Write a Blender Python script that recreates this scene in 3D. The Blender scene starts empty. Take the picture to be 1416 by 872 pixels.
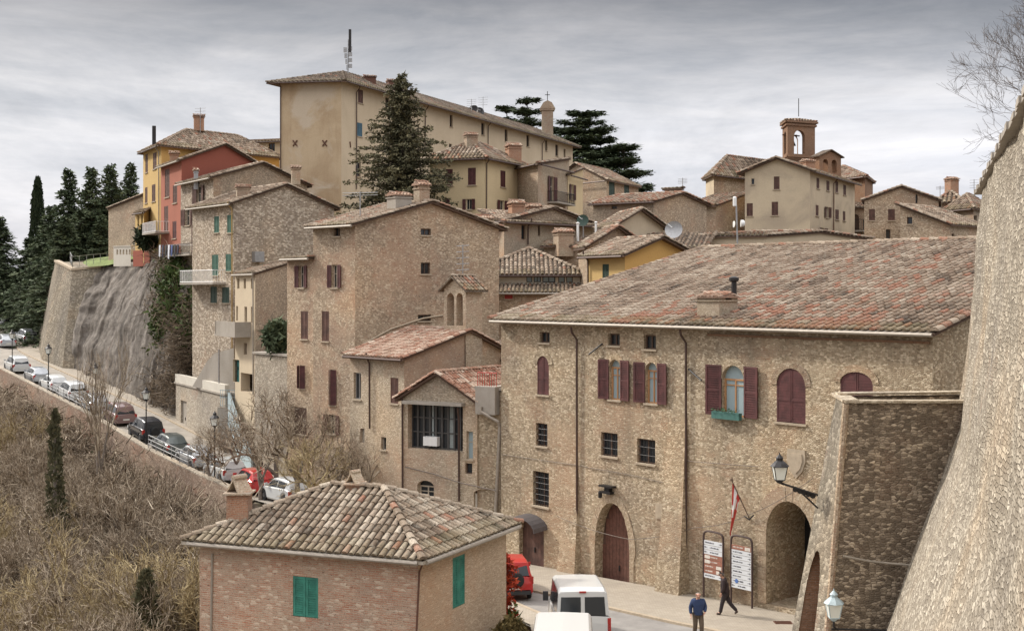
import bpy, math, random, colorsys
import numpy as np
from mathutils import Vector, Matrix, noise as mnoise
random.seed(7); np.random.seed(7)
F=1700.0; CX=708.0; HY=400.0
scn=bpy.context.scene
COL=scn.collection
R=math.radians
def P(px,py,Y): return Vector(((px-CX)/F*Y, Y, -(py-HY)/F*Y))
def XY(px,Y): return Vector(((px-CX)/F*Y, Y))
def ZZ(py,Y): return -(py-HY)/F*Y
# ------------------------------------------------------------------ object helpers
def tag(o,label=None,cat=None,group=None,kind=None):
    if label: o['label']=label
    if cat: o['category']=cat
    if group: o['group']=group
    if kind: o['kind']=kind
    return o
def thing(name,label,cat,loc=(0,0,0),group=None,rz=0):
    o=bpy.data.objects.new(name,None); COL.objects.link(o)
    o.location=loc; o.rotation_euler=(0,0,rz); o.empty_display_size=.3
    tag(o,label,cat,group); return o
class MB:
    def __init__(s): s.v=[]; s.f=[]; s.c=None; s.uv=None
    def vert(s,p): s.v.append((p[0],p[1],p[2])); return len(s.v)-1
    def face(s,pts): s.f.append([s.vert(p) for p in pts])
    def box(s,x0,x1,y0,y1,z0,z1):
        s.obox(Vector((0,0,0)),Vector((1,0,0)),Vector((0,1,0)),Vector((0,0,1)),x0,x1,y0,y1,z0,z1)
    def obox(s,o,a,b,c,a0,a1,b0,b1,c0,c1):
        q=[o+a*i+b*j+c*k for k in (c0,c1) for j in (b0,b1) for i in (a0,a1)]
        n=len(s.v); s.v+= [tuple(p) for p in q]
        for f in ((0,2,3,1),(4,5,7,6),(0,1,5,4),(2,6,7,3),(0,4,6,2),(1,3,7,5)): s.f.append([n+i for i in f])
    def tube(s,pts,rad,n=8,cap=True):
        pts=[Vector(p) for p in pts]; rr=rad if isinstance(rad,(list,tuple)) else [rad]*len(pts)
        prev=None; base=len(s.v)
        for i,p in enumerate(pts):
            d=(pts[min(i+1,len(pts)-1)]-pts[max(i-1,0)])
            if d.length<1e-9: d=Vector((0,0,1))
            d.normalize()
            if prev is None:
                up=Vector((0,0,1)) if abs(d.z)<.9 else Vector((1,0,0)); a=d.cross(up).normalized()
            else:
                a=(prev-d*prev.dot(d)); a=a.normalized() if a.length>1e-6 else d.orthogonal().normalized()
            prev=a; b=d.cross(a)
            for k in range(n):
                t=2*math.pi*k/n; s.v.append(tuple(p+(a*math.cos(t)+b*math.sin(t))*rr[i]))
        for i in range(len(pts)-1):
            for k in range(n):
                k2=(k+1)%n; s.f.append([base+i*n+k,base+i*n+k2,base+(i+1)*n+k2,base+(i+1)*n+k])
        if cap:
            s.f.append([base+k for k in range(n)][::-1]); s.f.append([base+(len(pts)-1)*n+k for k in range(n)])
    def lathe(s,c,prof,n=16,a=Vector((1,0,0)),b=Vector((0,1,0)),ax=Vector((0,0,1))):
        c=Vector(c); base=len(s.v)
        for r,h in prof:
            for k in range(n):
                t=2*math.pi*k/n; s.v.append(tuple(c+ax*h+(a*math.cos(t)+b*math.sin(t))*r))
        for i in range(len(prof)-1):
            for k in range(n):
                k2=(k+1)%n; s.f.append([base+i*n+k,base+i*n+k2,base+(i+1)*n+k2,base+(i+1)*n+k])
        s.f.append([base+k for k in range(n)][::-1]); s.f.append([base+(len(prof)-1)*n+k for k in range(n)])
    def prism(s,pts,d):
        pts=[Vector(p) for p in pts]; d=Vector(d); n=len(pts)
        s.face(pts); s.face([p+d for p in reversed(pts)])
        for i in range(n):
            j=(i+1)%n; s.face([pts[j],pts[i],pts[i]+d,pts[j]+d])
def worldloc(o):
    return o.location.copy() if o.parent is None else worldloc(o.parent)
def build(mb,name,mat,parent=None,label=None,smooth=False,kind=None,autouv=True,local=False):
    me=bpy.data.meshes.new(name)
    V=np.array(mb.v,dtype=float).reshape(-1,3)
    org=np.zeros(3)
    if parent is not None and not local: org=np.array(worldloc(parent))
    me.from_pydata((V-org).tolist(),[],[list(map(int,f)) for f in mb.f])
    if autouv and len(mb.f):
        uvl=me.uv_layers.new(name='UVMap')
        nl=len(me.loops); li=np.empty(nl,dtype=np.int32); me.loops.foreach_get('vertex_index',li)
        if mb.uv is not None: uv=np.array(mb.uv,dtype=float)[li]
        else:
            npol=len(me.polygons); nn=np.empty(npol*3); me.polygons.foreach_get('normal',nn); nn=nn.reshape(-1,3)
            lt=np.empty(npol,dtype=np.int32); me.polygons.foreach_get('loop_total',lt)
            N=np.repeat(nn,lt,axis=0); p=V[li]
            h=np.hypot(N[:,0],N[:,1]); h[h<1e-6]=1
            tx=-N[:,1]/h; ty=N[:,0]/h
            flat=np.abs(N[:,2])>.8
            u=np.where(flat,p[:,0],p[:,0]*tx+p[:,1]*ty); v=np.where(flat,p[:,1],p[:,2])
            uv=np.stack([u,v],1)
        uvl.data.foreach_set('uv',uv.astype(np.float32).ravel())
    if mb.c is not None:
        ca=me.color_attributes.new(name='tint',type='FLOAT_COLOR',domain='POINT')
        ca.data.foreach_set('color',np.array(mb.c,dtype=np.float32).ravel())
    if mat: me.materials.append(mat)
    if smooth: me.polygons.foreach_set('use_smooth',[True]*len(me.polygons))
    me.update()
    o=bpy.data.objects.new(name,me); COL.objects.link(o)
    if parent is not None: o.parent=parent
    if label: o['label']=label
    if kind: o['kind']=kind
    return o
def copy_tree(o,parent=None):
    c=o.copy(); COL.objects.link(c)
    if parent is not None: c.parent=parent
    for ch in list(o.children): copy_tree(ch,c)
    return c
# ------------------------------------------------------------------ materials
MATS={}
def newmat(name):
    m=bpy.data.materials.new(name); m.use_nodes=True; nt=m.node_tree
    b=nt.nodes['Principled BSDF']; MATS[name]=m
    return m,nt,b
def N(nt,t,**kw):
    n=nt.nodes.new(t)
    for k,v in kw.items(): setattr(n,k,v)
    return n
def L(nt,a,b): nt.links.new(a,b)
def ramp(nt,fac,stops,interp='LINEAR'):
    r=N(nt,'ShaderNodeValToRGB'); r.color_ramp.interpolation=interp
    els=r.color_ramp.elements
    while len(els)>1: els.remove(els[-1])
    els[0].position=stops[0][0]; els[0].color=(*stops[0][1],1) if len(stops[0][1])==3 else stops[0][1]
    for p,c in stops[1:]:
        e=els.new(p); e.color=(*c,1)
    L(nt,fac,r.inputs[0]); return r.outputs[0]
def mixc(nt,fac,a,b,bt='MIX'):
    m=N(nt,'ShaderNodeMix',data_type='RGBA',blend_type=bt)
    for s,v in ((m.inputs[0],fac),(m.inputs[6],a),(m.inputs[7],b)):
        if hasattr(v,'links') or isinstance(v,bpy.types.NodeSocket): L(nt,v,s)
        elif isinstance(v,(int,float)): s.default_value=v
        else: s.default_value=(*v,1)
    return m.outputs[2]
def math_(nt,op,a,b=None,clamp=False):
    m=N(nt,'ShaderNodeMath',operation=op,use_clamp=clamp)
    for s,v in ((m.inputs[0],a),(m.inputs[1],b)):
        if v is None: continue
        if isinstance(v,bpy.types.NodeSocket): L(nt,v,s)
        else: s.default_value=v
    return m.outputs[0]
def uvmap(nt,sx,sy,src='UV'):
    tc=N(nt,'ShaderNodeTexCoord'); mp=N(nt,'ShaderNodeMapping')
    mp.inputs['Scale'].default_value=(sx,sy,(sx+sy)/2); L(nt,tc.outputs[src],mp.inputs[0]); return mp.outputs[0]
def noise_(nt,vec,scale,detail=4,rough=.6,dist=0):
    n=N(nt,'ShaderNodeTexNoise'); n.inputs['Scale'].default_value=scale; n.inputs['Detail'].default_value=detail
    n.inputs['Roughness'].default_value=rough; n.inputs['Distortion'].default_value=dist
    L(nt,vec,n.inputs['Vector']); return n
def bump(nt,b,h,strength=.6,dist=.05):
    bp=N(nt,'ShaderNodeBump'); bp.inputs['Strength'].default_value=strength; bp.inputs['Distance'].default_value=dist
    L(nt,h,bp.inputs['Height']); L(nt,bp.outputs[0],b.inputs['Normal'])
def flat(name,col,rough=.7,metal=0,var=.15,scale=6):
    m,nt,b=newmat(name)
    v=uvmap(nt,1,1,'Object'); n=noise_(nt,v,scale,5)
    lo=tuple(c*(1-var) for c in col); hi=tuple(min(1,c*(1+var)) for c in col)
    L(nt,ramp(nt,n.outputs[0],[(.3,lo),(.7,hi)]),b.inputs['Base Color'])
    b.inputs['Roughness'].default_value=rough; b.inputs['Metallic'].default_value=metal
    return m
def stone(name,dark,mid,light,mortar,*a,**k):
    def ds(c):
        g=.3*c[0]+.55*c[1]+.15*c[2]; q=k.get('lum',1.07); return tuple((x*.80+g*.20)*q*w_ for x,w_ in zip(c,(.995,1.0,.975)))
    k2={x:v for x,v in k.items() if x!='lum'}
    return stone_(name,ds(dark),ds(mid),ds(light),ds(mortar),*a,**k2)
def stone_(name,dark,mid,light,mortar,sx=3.2,sy=5.5,brick=.3,brickcol=(.36,.17,.10),stain=.35,staincol=(.16,.14,.11),contrast=1,bs=.7,mort=.045,streak=0):
    m,nt,b=newmat(name)
    uv=uvmap(nt,1,1)
    wob=noise_(nt,uv,1.7,3,.6)
    add=N(nt,'ShaderNodeVectorMath',operation='MULTIPLY_ADD'); L(nt,wob.outputs['Color'],add.inputs[0]); add.inputs[1].default_value=(.09,.07,0); L(nt,uv,add.inputs[2])
    mp=N(nt,'ShaderNodeMapping'); mp.inputs['Scale'].default_value=(sx*2.7,sy*2.7,1); L(nt,add.outputs[0],mp.inputs[0])
    vo=N(nt,'ShaderNodeTexVoronoi',voronoi_dimensions='2D'); vo.inputs['Scale'].default_value=1; vo.inputs['Randomness'].default_value=.85; L(nt,mp.outputs[0],vo.inputs['Vector'])
    ve=N(nt,'ShaderNodeTexVoronoi',voronoi_dimensions='2D',feature='DISTANCE_TO_EDGE'); ve.inputs['Scale'].default_value=1; ve.inputs['Randomness'].default_value=.85; L(nt,mp.outputs[0],ve.inputs['Vector'])
    sep=N(nt,'ShaderNodeSeparateColor'); L(nt,vo.outputs['Color'],sep.inputs[0])
    c=ramp(nt,sep.outputs[0],[(0,tuple(a*.5+b_*.5 for a,b_ in zip(dark,mid))),(.14,tuple(a*.3+b_*.7 for a,b_ in zip(dark,mid))),(.45,mid),(.72,tuple(a*.55+b_*.45 for a,b_ in zip(mid,light))),(.9,light),(1,tuple(min(1,x*1.12) for x in light))])
    sp2=noise_(nt,uvmap(nt,1,1.5),5.5,4,.65); c=mixc(nt,ramp(nt,sp2.outputs[0],[(.33,(.75,.75,.75)),(.42,(0,0,0))]),c,dark)
    # brick courses showing in patches
    bt=N(nt,'ShaderNodeTexBrick'); bt.inputs['Scale'].default_value=1; bt.inputs['Brick Width'].default_value=.28; bt.inputs['Row Height'].default_value=.075
    bt.inputs['Mortar Size'].default_value=.012; bt.inputs['Color1'].default_value=(*brickcol,1); bt.inputs['Color2'].default_value=(*tuple(x*.6+y*.4 for x,y in zip(brickcol,light)),1); bt.inputs['Mortar'].default_value=(*mortar,1)
    L(nt,add.outputs[0],bt.inputs['Vector'])
    zn=noise_(nt,uv,.22,5,.65); zb=noise_(nt,uv,2.2,3)
    zm=math_(nt,'ADD',zn.outputs[0],math_(nt,'MULTIPLY',zb.outputs[0],.35))
    th=.82-brick*.36
    zf=ramp(nt,zm,[(th,(0,0,0)),(th+.10,(1,1,1))])
    mf=ramp(nt,ve.outputs['Distance'],[(mort*.4,(1,1,1)),(mort*1.8,(0,0,0))])
    c=mixc(nt,mf,c,mortar)
    if brick>0: c=mixc(nt,math_(nt,'MULTIPLY',zf,.75),c,bt.outputs['Color'])
    # pointing smeared over stones, patchy
    sm=noise_(nt,uv,1.1,6,.7)
    c=mixc(nt,ramp(nt,sm.outputs[0],[(.45,(0,0,0)),(.66,(.62,.62,.62))]),c,mortar)
    fine=noise_(nt,uv,28,3,.7)
    c=mixc(nt,.55,c,ramp(nt,fine.outputs[0],[(.32,(.30,.29,.28)),(.62,(1.08,1.08,1.08))]),'MULTIPLY')
    st=noise_(nt,uvmap(nt,1,.45),.35,6,.7)
    c=mixc(nt,math_(nt,'MULTIPLY',ramp(nt,st.outputs[0],[(.48,(0,0,0)),(.72,(1,1,1))]),stain),c,staincol)
    if streak:
        sk=noise_(nt,uvmap(nt,1.2,.06),1,5,.7)
        c=mixc(nt,math_(nt,'MULTIPLY',ramp(nt,sk.outputs[0],[(.5,(0,0,0)),(.65,(1,1,1))]),streak),c,staincol)
    pl=ramp(nt,sep.outputs[2],[(.86,(0,0,0)),(.92,(.38,.38,.38))]); c=mixc(nt,math_(nt,'MULTIPLY',pl,math_(nt,'SUBTRACT',1.0,mf)),c,tuple(min(.85,x*1.18) for x in light))
    pt_=noise_(nt,uvmap(nt,1,1.6),9,2,.5); c=mixc(nt,ramp(nt,pt_.outputs[0],[(.30,(.85,.85,.85)),(.37,(0,0,0))]),c,tuple(x*.6 for x in dark))
    ma=noise_(nt,uv,.16,5,.6,.3); c=mixc(nt,.85,c,ramp(nt,ma.outputs[0],[(.32,(.70,.70,.72)),(.45,(.90,.88,.85)),(.55,(1.02,1.0,.96)),(.68,(1.10,1.0,.88))]),'MULTIPLY')
    L(nt,c,b.inputs['Base Color']); b.inputs['Roughness'].default_value=.92; b.inputs['Specular IOR Level'].default_value=.2
    h=math_(nt,'ADD',math_(nt,'MINIMUM',math_(nt,'MULTIPLY',ve.outputs['Distance'],2.2),.5),math_(nt,'MULTIPLY',fine.outputs[0],.35))
    h=math_(nt,'ADD',h,math_(nt,'MULTIPLY',sep.outputs[1],.3))
    bump(nt,b,h,bs*.55,.06)
    return m
def plaster(name,col,stain=(.2,.16,.12),amt=.5,blot=None,sc=.35):
    m,nt,b=newmat(name)
    uv=uvmap(nt,1,1)
    n1=noise_(nt,uv,sc,7,.65,.4); n2=noise_(nt,uvmap(nt,1.4,.18),.9,5,.7); n3=noise_(nt,uv,9,5,.7)
    c=mixc(nt,math_(nt,'MULTIPLY',ramp(nt,n1.outputs[0],[(.42,(0,0,0)),(.7,(1,1,1))]),amt),col,stain)
    c=mixc(nt,math_(nt,'MULTIPLY',ramp(nt,n2.outputs[0],[(.5,(0,0,0)),(.75,(1,1,1))]),amt*.6),c,stain)
    if blot:
        n4=noise_(nt,uv,.22,6,.6,.6)
        c=mixc(nt,math_(nt,'MULTIPLY',ramp(nt,n4.outputs[0],[(.50,(0,0,0)),(.60,(1,1,1))]),.7),c,blot)
    c=mixc(nt,.35,c,ramp(nt,n3.outputs[0],[(.3,(.62,.62,.62)),(.7,(1,1,1))]),'MULTIPLY')
    L(nt,c,b.inputs['Base Color']); b.inputs['Roughness'].default_value=.93; b.inputs['Specular IOR Level'].default_value=.15
    bump(nt,b,n3.outputs[0],.25,.03)
    return m
def tilemat(name,lo,mid,hi,red=(.29,.135,.085),moss=.3):
    m,nt,b=newmat(name)
    at=N(nt,'ShaderNodeAttribute',attribute_name='tint'); sp=N(nt,'ShaderNodeSeparateColor'); L(nt,at.outputs['Color'],sp.inputs[0])
    v=uvmap(nt,1,1,'Object')
    c=ramp(nt,sp.outputs[0],[(0,lo),(.45,mid),(1,hi)])
    c=mixc(nt,sp.outputs[1],c,red)
    n=noise_(nt,v,7,6,.75); n2=noise_(nt,v,22,4,.7); n3=noise_(nt,v,.8,5,.6)
    c=mixc(nt,math_(nt,'MULTIPLY',ramp(nt,n.outputs[0],[(.52,(0,0,0)),(.64,(1,1,1))]),.5),c,(.36,.34,.28))
    c=mixc(nt,math_(nt,'MULTIPLY',ramp(nt,n2.outputs[0],[(.50,(0,0,0)),(.62,(1,1,1))]),.72),c,(.07,.06,.045))
    c=mixc(nt,math_(nt,'MULTIPLY',ramp(nt,math_(nt,'ADD',n3.outputs[0],math_(nt,'MULTIPLY',sp.outputs[2],.25)),[(.62,(0,0,0)),(.8,(1,1,1))]),moss),c,(.14,.13,.05))
    L(nt,c,b.inputs['Base Color']); b.inputs['Roughness'].default_value=.9; b.inputs['Specular IOR Level'].default_value=.2
    bump(nt,b,n2.outputs[0],.5,.02)
    return m
STW=dict(dark=(.17,.125,.085),mid=(.36,.275,.185),light=(.56,.46,.34),mortar=(.44,.35,.245))
M_pal=stone('palazzo_stone',(0.178,0.127,0.079),(0.403,0.299,0.186),(0.687,0.564,0.406),(0.497,0.385,0.253),3.0,5.2,brick=.42,brickcol=(.40,.21,.12),stain=.5,staincol=(.20,.165,.12),streak=.35,bs=1.1)
M_tall=stone('tall_house_stone',(0.162,0.112,0.082),(0.381,0.274,0.181),(0.623,0.504,0.373),(0.461,0.347,0.236),3.0,5.0,brick=.5,brickcol=(.38,.19,.12),stain=.4,staincol=(.2,.16,.12))
M_orat=stone('oratory_stone',(0.216,0.158,0.113),(0.433,0.336,0.237),(0.627,0.525,0.401),(0.497,0.399,0.288),4,8,brick=.5,brickcol=(.42,.24,.16),stain=.35,bs=.5)
M_grn=stone('rubble_stone_grey',(0.178,0.138,0.107),(0.355,0.276,0.203),(0.687,0.586,0.473),(0.403,0.316,0.237),2.0,3.4,brick=.1,stain=.3,lum=1.1,bs=1.1)
M_mid=stone('rubble_stone_brown',(0.175,0.126,0.093),(0.362,0.270,0.193),(0.562,0.444,0.327),(0.412,0.312,0.222),3.5,5,brick=.3,stain=.4)
M_fg=stone('brick_and_stone',(.28,.14,.09),(.50,.36,.25),(.70,.60,.47),(.50,.395,.29),1.7,4.6,brick=1.0,brickcol=(.50,.20,.12),stain=.2,staincol=(.36,.26,.18),bs=.5)
M_fg2=stone('pale_brick_wall',(.36,.24,.15),(.52,.375,.25),(.60,.46,.33),(.52,.385,.265),3,9,brick=.6,brickcol=(.50,.29,.18),stain=.3,staincol=(.42,.31,.21),bs=.35)
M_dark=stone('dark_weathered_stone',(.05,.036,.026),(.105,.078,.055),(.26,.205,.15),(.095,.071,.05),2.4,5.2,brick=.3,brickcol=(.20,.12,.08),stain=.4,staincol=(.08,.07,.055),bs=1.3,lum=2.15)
M_giant=stone('rampart_stone',(0.220,0.165,0.110),(0.400,0.320,0.225),(0.660,0.570,0.440),(0.470,0.385,0.280),2.2,3.2,brick=.12,brickcol=(.38,.20,.12),stain=.3,staincol=(.3,.23,.16),bs=.9)
M_base=stone('rough_grey_base_stone',(0.198,0.162,0.129),(0.371,0.312,0.247),(0.593,0.516,0.423),(0.420,0.354,0.276),2.6,3.6,brick=.1,stain=.5,streak=.4)
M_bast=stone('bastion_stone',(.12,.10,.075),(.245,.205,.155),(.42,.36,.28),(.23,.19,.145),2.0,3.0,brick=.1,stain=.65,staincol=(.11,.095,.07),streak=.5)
M_road_wall=stone('road_wall_stone',(.15,.095,.07),(.27,.18,.13),(.38,.29,.22),(.24,.17,.125),2.5,4,brick=.4,brickcol=(.34,.15,.09),stain=.6,staincol=(.14,.10,.07))
M_brick=stone('red_brick',(.15,.08,.05),(.24,.13,.08),(.34,.20,.125),(.27,.18,.12),4,12,brick=.85,brickcol=(.26,.125,.065),stain=.35,staincol=(.2,.12,.08),bs=.4)
M_chbrick=stone('orange_chimney_brick',(.26,.12,.075),(.40,.19,.115),(.46,.28,.19),(.38,.27,.19),5,12,brick=.9,brickcol=(.42,.18,.10),stain=.2,bs=.4)
M_chstone=stone('chimney_masonry',(.26,.19,.13),(.42,.33,.23),(.52,.43,.33),(.42,.34,.25),5,9,brick=.5,stain=.35,bs=.5)
M_beige=plaster('beige_plaster',(.55,.43,.285),(.36,.25,.15),.9,blot=(.60,.52,.41),sc=.16)
M_beige2=plaster('pale_beige_plaster',(.58,.48,.345),(.44,.355,.245),.5,sc=.2)
M_cream=plaster('cream_plaster',(.60,.50,.36),(.42,.34,.25),.45)
M_chouse=plaster('warm_white_plaster',(.60,.50,.355),(.42,.34,.25),.5,blot=(.42,.345,.26),sc=.22)
M_yel=plaster('yellow_plaster',(.58,.41,.18),(.45,.31,.14),.45)
M_yel2=plaster('ochre_yellow_plaster',(.58,.36,.13),(.50,.30,.10),.35)
M_yel3=plaster('pale_yellow_plaster',(.62,.50,.31),(.48,.38,.24),.45)
M_red=plaster('red_plaster',(.30,.10,.07),(.26,.09,.06),.4)
M_red2=plaster('orange_red_plaster',(.38,.15,.105),(.27,.12,.085),.4)
M_conc=plaster('grey_concrete',(.40,.36,.31),(.24,.21,.17),.6)
M_white=plaster('white_painted_wall',(.62,.58,.5),(.4,.36,.3),.4)
M_tile=tilemat('aged_roof_tiles',(.06,.045,.033),(.235,.172,.122),(.45,.375,.29))
M_tileg=tilemat('grey_lichened_roof_tiles',(.09,.078,.065),(.235,.205,.165),(.43,.405,.35),moss=.15)
M_tiler=tilemat('reddish_roof_tiles',(.10,.07,.05),(.28,.20,.145),(.44,.37,.29),moss=.1)
M_tilefg=tilemat('mossy_roof_tiles',(.055,.042,.031),(.225,.172,.122),(.46,.395,.31),moss=.22)
M_tileb=tilemat('bright_terracotta_tiles',(.20,.12,.08),(.40,.26,.19),(.58,.47,.37),moss=.1)
M_under=flat('roof_bedding',(.035,.028,.022),.95,var=.4,scale=3)
M_wood=flat('dark_timber',(.10,.06,.04),.8)
M_eave=flat('eave_board_grey',(.42,.37,.30),.8)
M_burg=flat('burgundy_paint',(.085,.027,.026),.6,var=.4,scale=2.5)
M_brown=flat('brown_paint',(.10,.048,.035),.65,var=.4,scale=2.5)
M_green=flat('green_paint',(.045,.12,.085),.6)
M_dgreen=flat('dark_green_paint',(.03,.06,.045),.6)
M_teal=flat('teal_paint',(.04,.21,.155),.55,var=.3,scale=3)
M_redp=flat('red_paint',(.42,.03,.02),.5)
M_bluep=flat('pale_blue_grey_paint',(.36,.44,.46),.5)
M_gut=flat('pale_gutter_metal',(.33,.29,.24),.5,.3)
M_pipe=flat('brown_drainpipe',(.075,.045,.035),.5,.3)
M_iron=flat('black_iron',(.03,.028,.028),.5,.5)
M_rust=flat('rusty_iron',(.12,.055,.035),.7,.2)
M_grey=flat('grey_metal',(.35,.35,.35),.4,.6)
M_whitep=flat('white_paint',(.72,.72,.70),.4,var=.04)
M_frame=flat('warm_wood_frame',(.42,.22,.10),.5)
M_paleframe=flat('pale_window_frame',(.42,.36,.28),.6)
M_sill=flat('stone_sill',(.38,.31,.225),.85)
M_door=flat('old_door_boards',(.085,.045,.032),.75,var=.4,scale=3)
M_intdark=flat('dark_interior',(.012,.011,.010),.9)  # near-black colour painted in place of the shade inside openings
M_curtain=flat('pale_curtain',(.26,.29,.28),.8)
m,nt,b=newmat('window_glass'); b.inputs['Base Color'].default_value=(.02,.025,.03,1); b.inputs['Roughness'].default_value=.12
M_glass=m
m,nt,b=newmat('pale_blue_glass'); b.inputs['Base Color'].default_value=(.30,.38,.40,1); b.inputs['Roughness'].default_value=.2
M_glassb=m
m,nt,b=newmat('frosted_lamp_glass'); b.inputs['Base Color'].default_value=(.72,.74,.68,1); b.inputs['Roughness'].default_value=.3
M_lampg=m
# ------------------------------------------------------------------ roof tiles
def tile_template(rad0,rad1,Lt,lift,nseg):
    v=[]
    for (r,y,z0) in ((rad0,0,lift),(rad1,Lt,.005)):
        for k in range(nseg+1):
            t=math.pi*k/nseg; v.append((-r*math.cos(t),y,z0+r*math.sin(t)*.85))
    f=[(k,k+1,nseg+2+k,nseg+1+k) for k in range(nseg)]
    f.append(tuple(range(nseg,-1,-1)))
    return np.array(v),f
def clip_col(P2,u):
    vs=[]
    n=len(P2)
    for i in range(n):
        (u0,v0),(u1,v1)=P2[i],P2[(i+1)%n]
        if (u0-u)*(u1-u)<=0 and abs(u1-u0)>1e-9: vs.append(v0+(v1-v0)*(u-u0)/(u1-u0))
    return (min(vs),max(vs)) if len(vs)>=2 else None
def tiles_on(mb,poly,pitch=.25,Lt=.42,nseg=4,red=.12,redf=None,jit=1,lift=.03,rf=.385):
    poly=[Vector(p) for p in poly]
    n=(poly[1]-poly[0]).cross(poly[2]-poly[0]).normalized()
    if n.z<0: n=-n
    s=(Vector((0,0,1))-n*n.z); s.normalize(); e=s.cross(n).normalized()
    o=poly[0]; P2=[((p-o).dot(e),(p-o).dot(s)) for p in poly]
    umin=min(p[0] for p in P2); umax=max(p[0] for p in P2); vmin0=min(p[1] for p in P2)
    ncol=max(1,int((umax-umin)/pitch)); pit=(umax-umin)/ncol
    TV,TF=tile_template(pit*rf,pit*rf*.83,Lt*1.18,lift,nseg); nv=len(TV)
    e_=np.array(e); s_=np.array(s); n_=np.array(n); o_=np.array(o)
    if mb.c is None: mb.c=[(0.3,0,0,1)]*len(mb.v)
    for i in range(ncol):
        u=umin+(i+.5)*pit; r=clip_col(P2,u)
        if not r: continue
        v0,v1=r
        du=random.gauss(0,.006*jit); ct=random.gauss(0,.09)
        v=v0 if v0-vmin0>.02 and v0-vmin0<.0 else v0
        v+=random.uniform(-.02,.02)
        while v<v1-.08:
            a=random.gauss(0,.035*jit); ca,sa=math.cos(a),math.sin(a)
            sc=random.uniform(.93,1.05)
            T=TV.copy(); 
            if v+Lt*1.18>v1: T[:,1]*=max(.2,(v1-v)/(Lt*1.18))
            X=(T[:,0]*ca-T[:,1]*sa)*sc; Y=T[:,0]*sa+T[:,1]*ca
            Z=T[:,2]*sc+random.uniform(0,.012)*jit
            W=o_+np.outer(u+du+X,e_)+np.outer(v+Y,s_)+np.outer(Z+.02,n_)
            b=len(mb.v); mb.v.extend(map(tuple,W)); mb.f.extend([tuple(b+k for k in f) for f in TF])
            c=W[0]
            nz=mnoise.noise(Vector((c[0]*.35,c[1]*.35,c[2]*.35)))
            rd=red
            if redf: rd=redf(c)
            g=min(1,max(0,random.gauss(.85,.2))) if random.random()<rd*(1+1.6*nz) else random.uniform(0,.10)
            t=min(1,max(0,.5+ct+.3*nz+random.gauss(0,.17)))
            edge=1.0 if v-v0<Lt*1.5 else 0.0
            mb.c.extend([(t,g,edge,1)]*nv)
            v+=Lt*random.uniform(.97,1.03)
def ridge_line(mb,p0,p1,rad=.13,Lt=.42,red=.12,nseg=5):
    p0=Vector(p0); p1=Vector(p1); d=p1-p0; ln=d.length
    if ln<.2: return
    s=d.normalized()
    if s.z<0: pass
    e=s.cross(Vector((0,0,1))).normalized(); n=e.cross(s)
    TV,TF=tile_template(rad,rad*.85,Lt*1.15,.04,nseg); nv=len(TV)
    if mb.c is None: mb.c=[(0.3,0,0,1)]*len(mb.v)
    k=max(1,round(ln/Lt)); 
    for i in range(k):
        W=np.array(p0)+np.outer(TV[:,0]*random.uniform(.92,1.08)+random.gauss(0,.01),np.array(e))+np.outer(i*ln/k+TV[:,1]*min(1,(ln/k)/Lt),np.array(s))+np.outer(TV[:,2]+.05,np.array(n))
        b=len(mb.v); mb.v.extend(map(tuple,W)); mb.f.extend([tuple(b+q for q in f) for f in TF])
        mb.c.extend([(min(1,max(0,random.gauss(.6,.2))),.8 if random.random()<red else .05,0,1)]*nv)
# ------------------------------------------------------------------ walls and openings
class Wall:
    def __init__(s,p0,p1):
        s.p0=Vector((p0[0],p0[1])); s.p1=Vector((p1[0],p1[1])); d=s.p1-s.p0; s.L=d.length; s.t=d/s.L; s.n=Vector((s.t.y,-s.t.x))
        s.t3=Vector((s.t.x,s.t.y,0)); s.n3=Vector((s.n.x,s.n.y,0))
    def pt(s,u,z,d=0): return Vector((s.p0.x+s.t.x*u+s.n.x*d, s.p0.y+s.t.y*u+s.n.y*d, z))
    def px(s,px,py,d=0):
        k=(px-CX)/F; ox=s.p0.x+s.n.x*d; oy=s.p0.y+s.n.y*d
        u=(k*oy-ox)/(s.t.x-k*s.t.y); Y=oy+s.t.y*u
        return u,-(py-HY)/F*Y
    def P(s,px,py,d=0):
        u,z=s.px(px,py,d); return s.pt(u,z,d)
    def box(s,mb,u0,u1,z0,z1,d0,d1):
        mb.obox(s.pt(0,0,0),s.t3,s.n3,Vector((0,0,1)),u0,u1,d0,d1,z0,z1)
def arch_curve(u0,u1,zs,kind,rise,n=12):
    w=u1-u0; pts=[]
    if kind=='round':
        for k in range(n+1):
            t=math.pi*(1-k/n); pts.append((u0+w/2+w/2*math.cos(t),zs+rise*math.sin(t)))
    else: # pointed
        h=n//2
        for k in range(h+1):
            q=k/h; a=q*math.pi/2; pts.append((u0+w/2*(1-math.cos(a)**.85 if q<1 else 1),zs+rise*math.sin(a)**1.15))
        pts+= [(u0+u1-p[0],p[1]) for p in reversed(pts[:-1])]
    return pts
def op_geom(w,o):
    x0,y0,x1,y1=o['r']; d=0
    if o.get('k')=='ajar':
        o['k']='open'; wd_=x1-x0; x0+=wd_*.27; x1-=wd_*.27; o['ajar']=1
    ua,_=w.px(x0,0); ub,_=w.px(x1,0); xm=(x0+x1)/2
    _,zt=w.px(xm,y0); _,zbm=w.px(xm,y1)
    o['u0'],o['u1'],o['z0'],o['z1']=ua,ub,zbm,zt
    if o.get('ajar'): o['sw']=(ub-ua)*.56
    if o.get('arch'):
        wd=ub-ua; rs=o.get('rise',.5)*wd; o['zs']=zt-rs
        o['curve']=arch_curve(ua,ub,zt-rs,o['arch'],rs)
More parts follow.
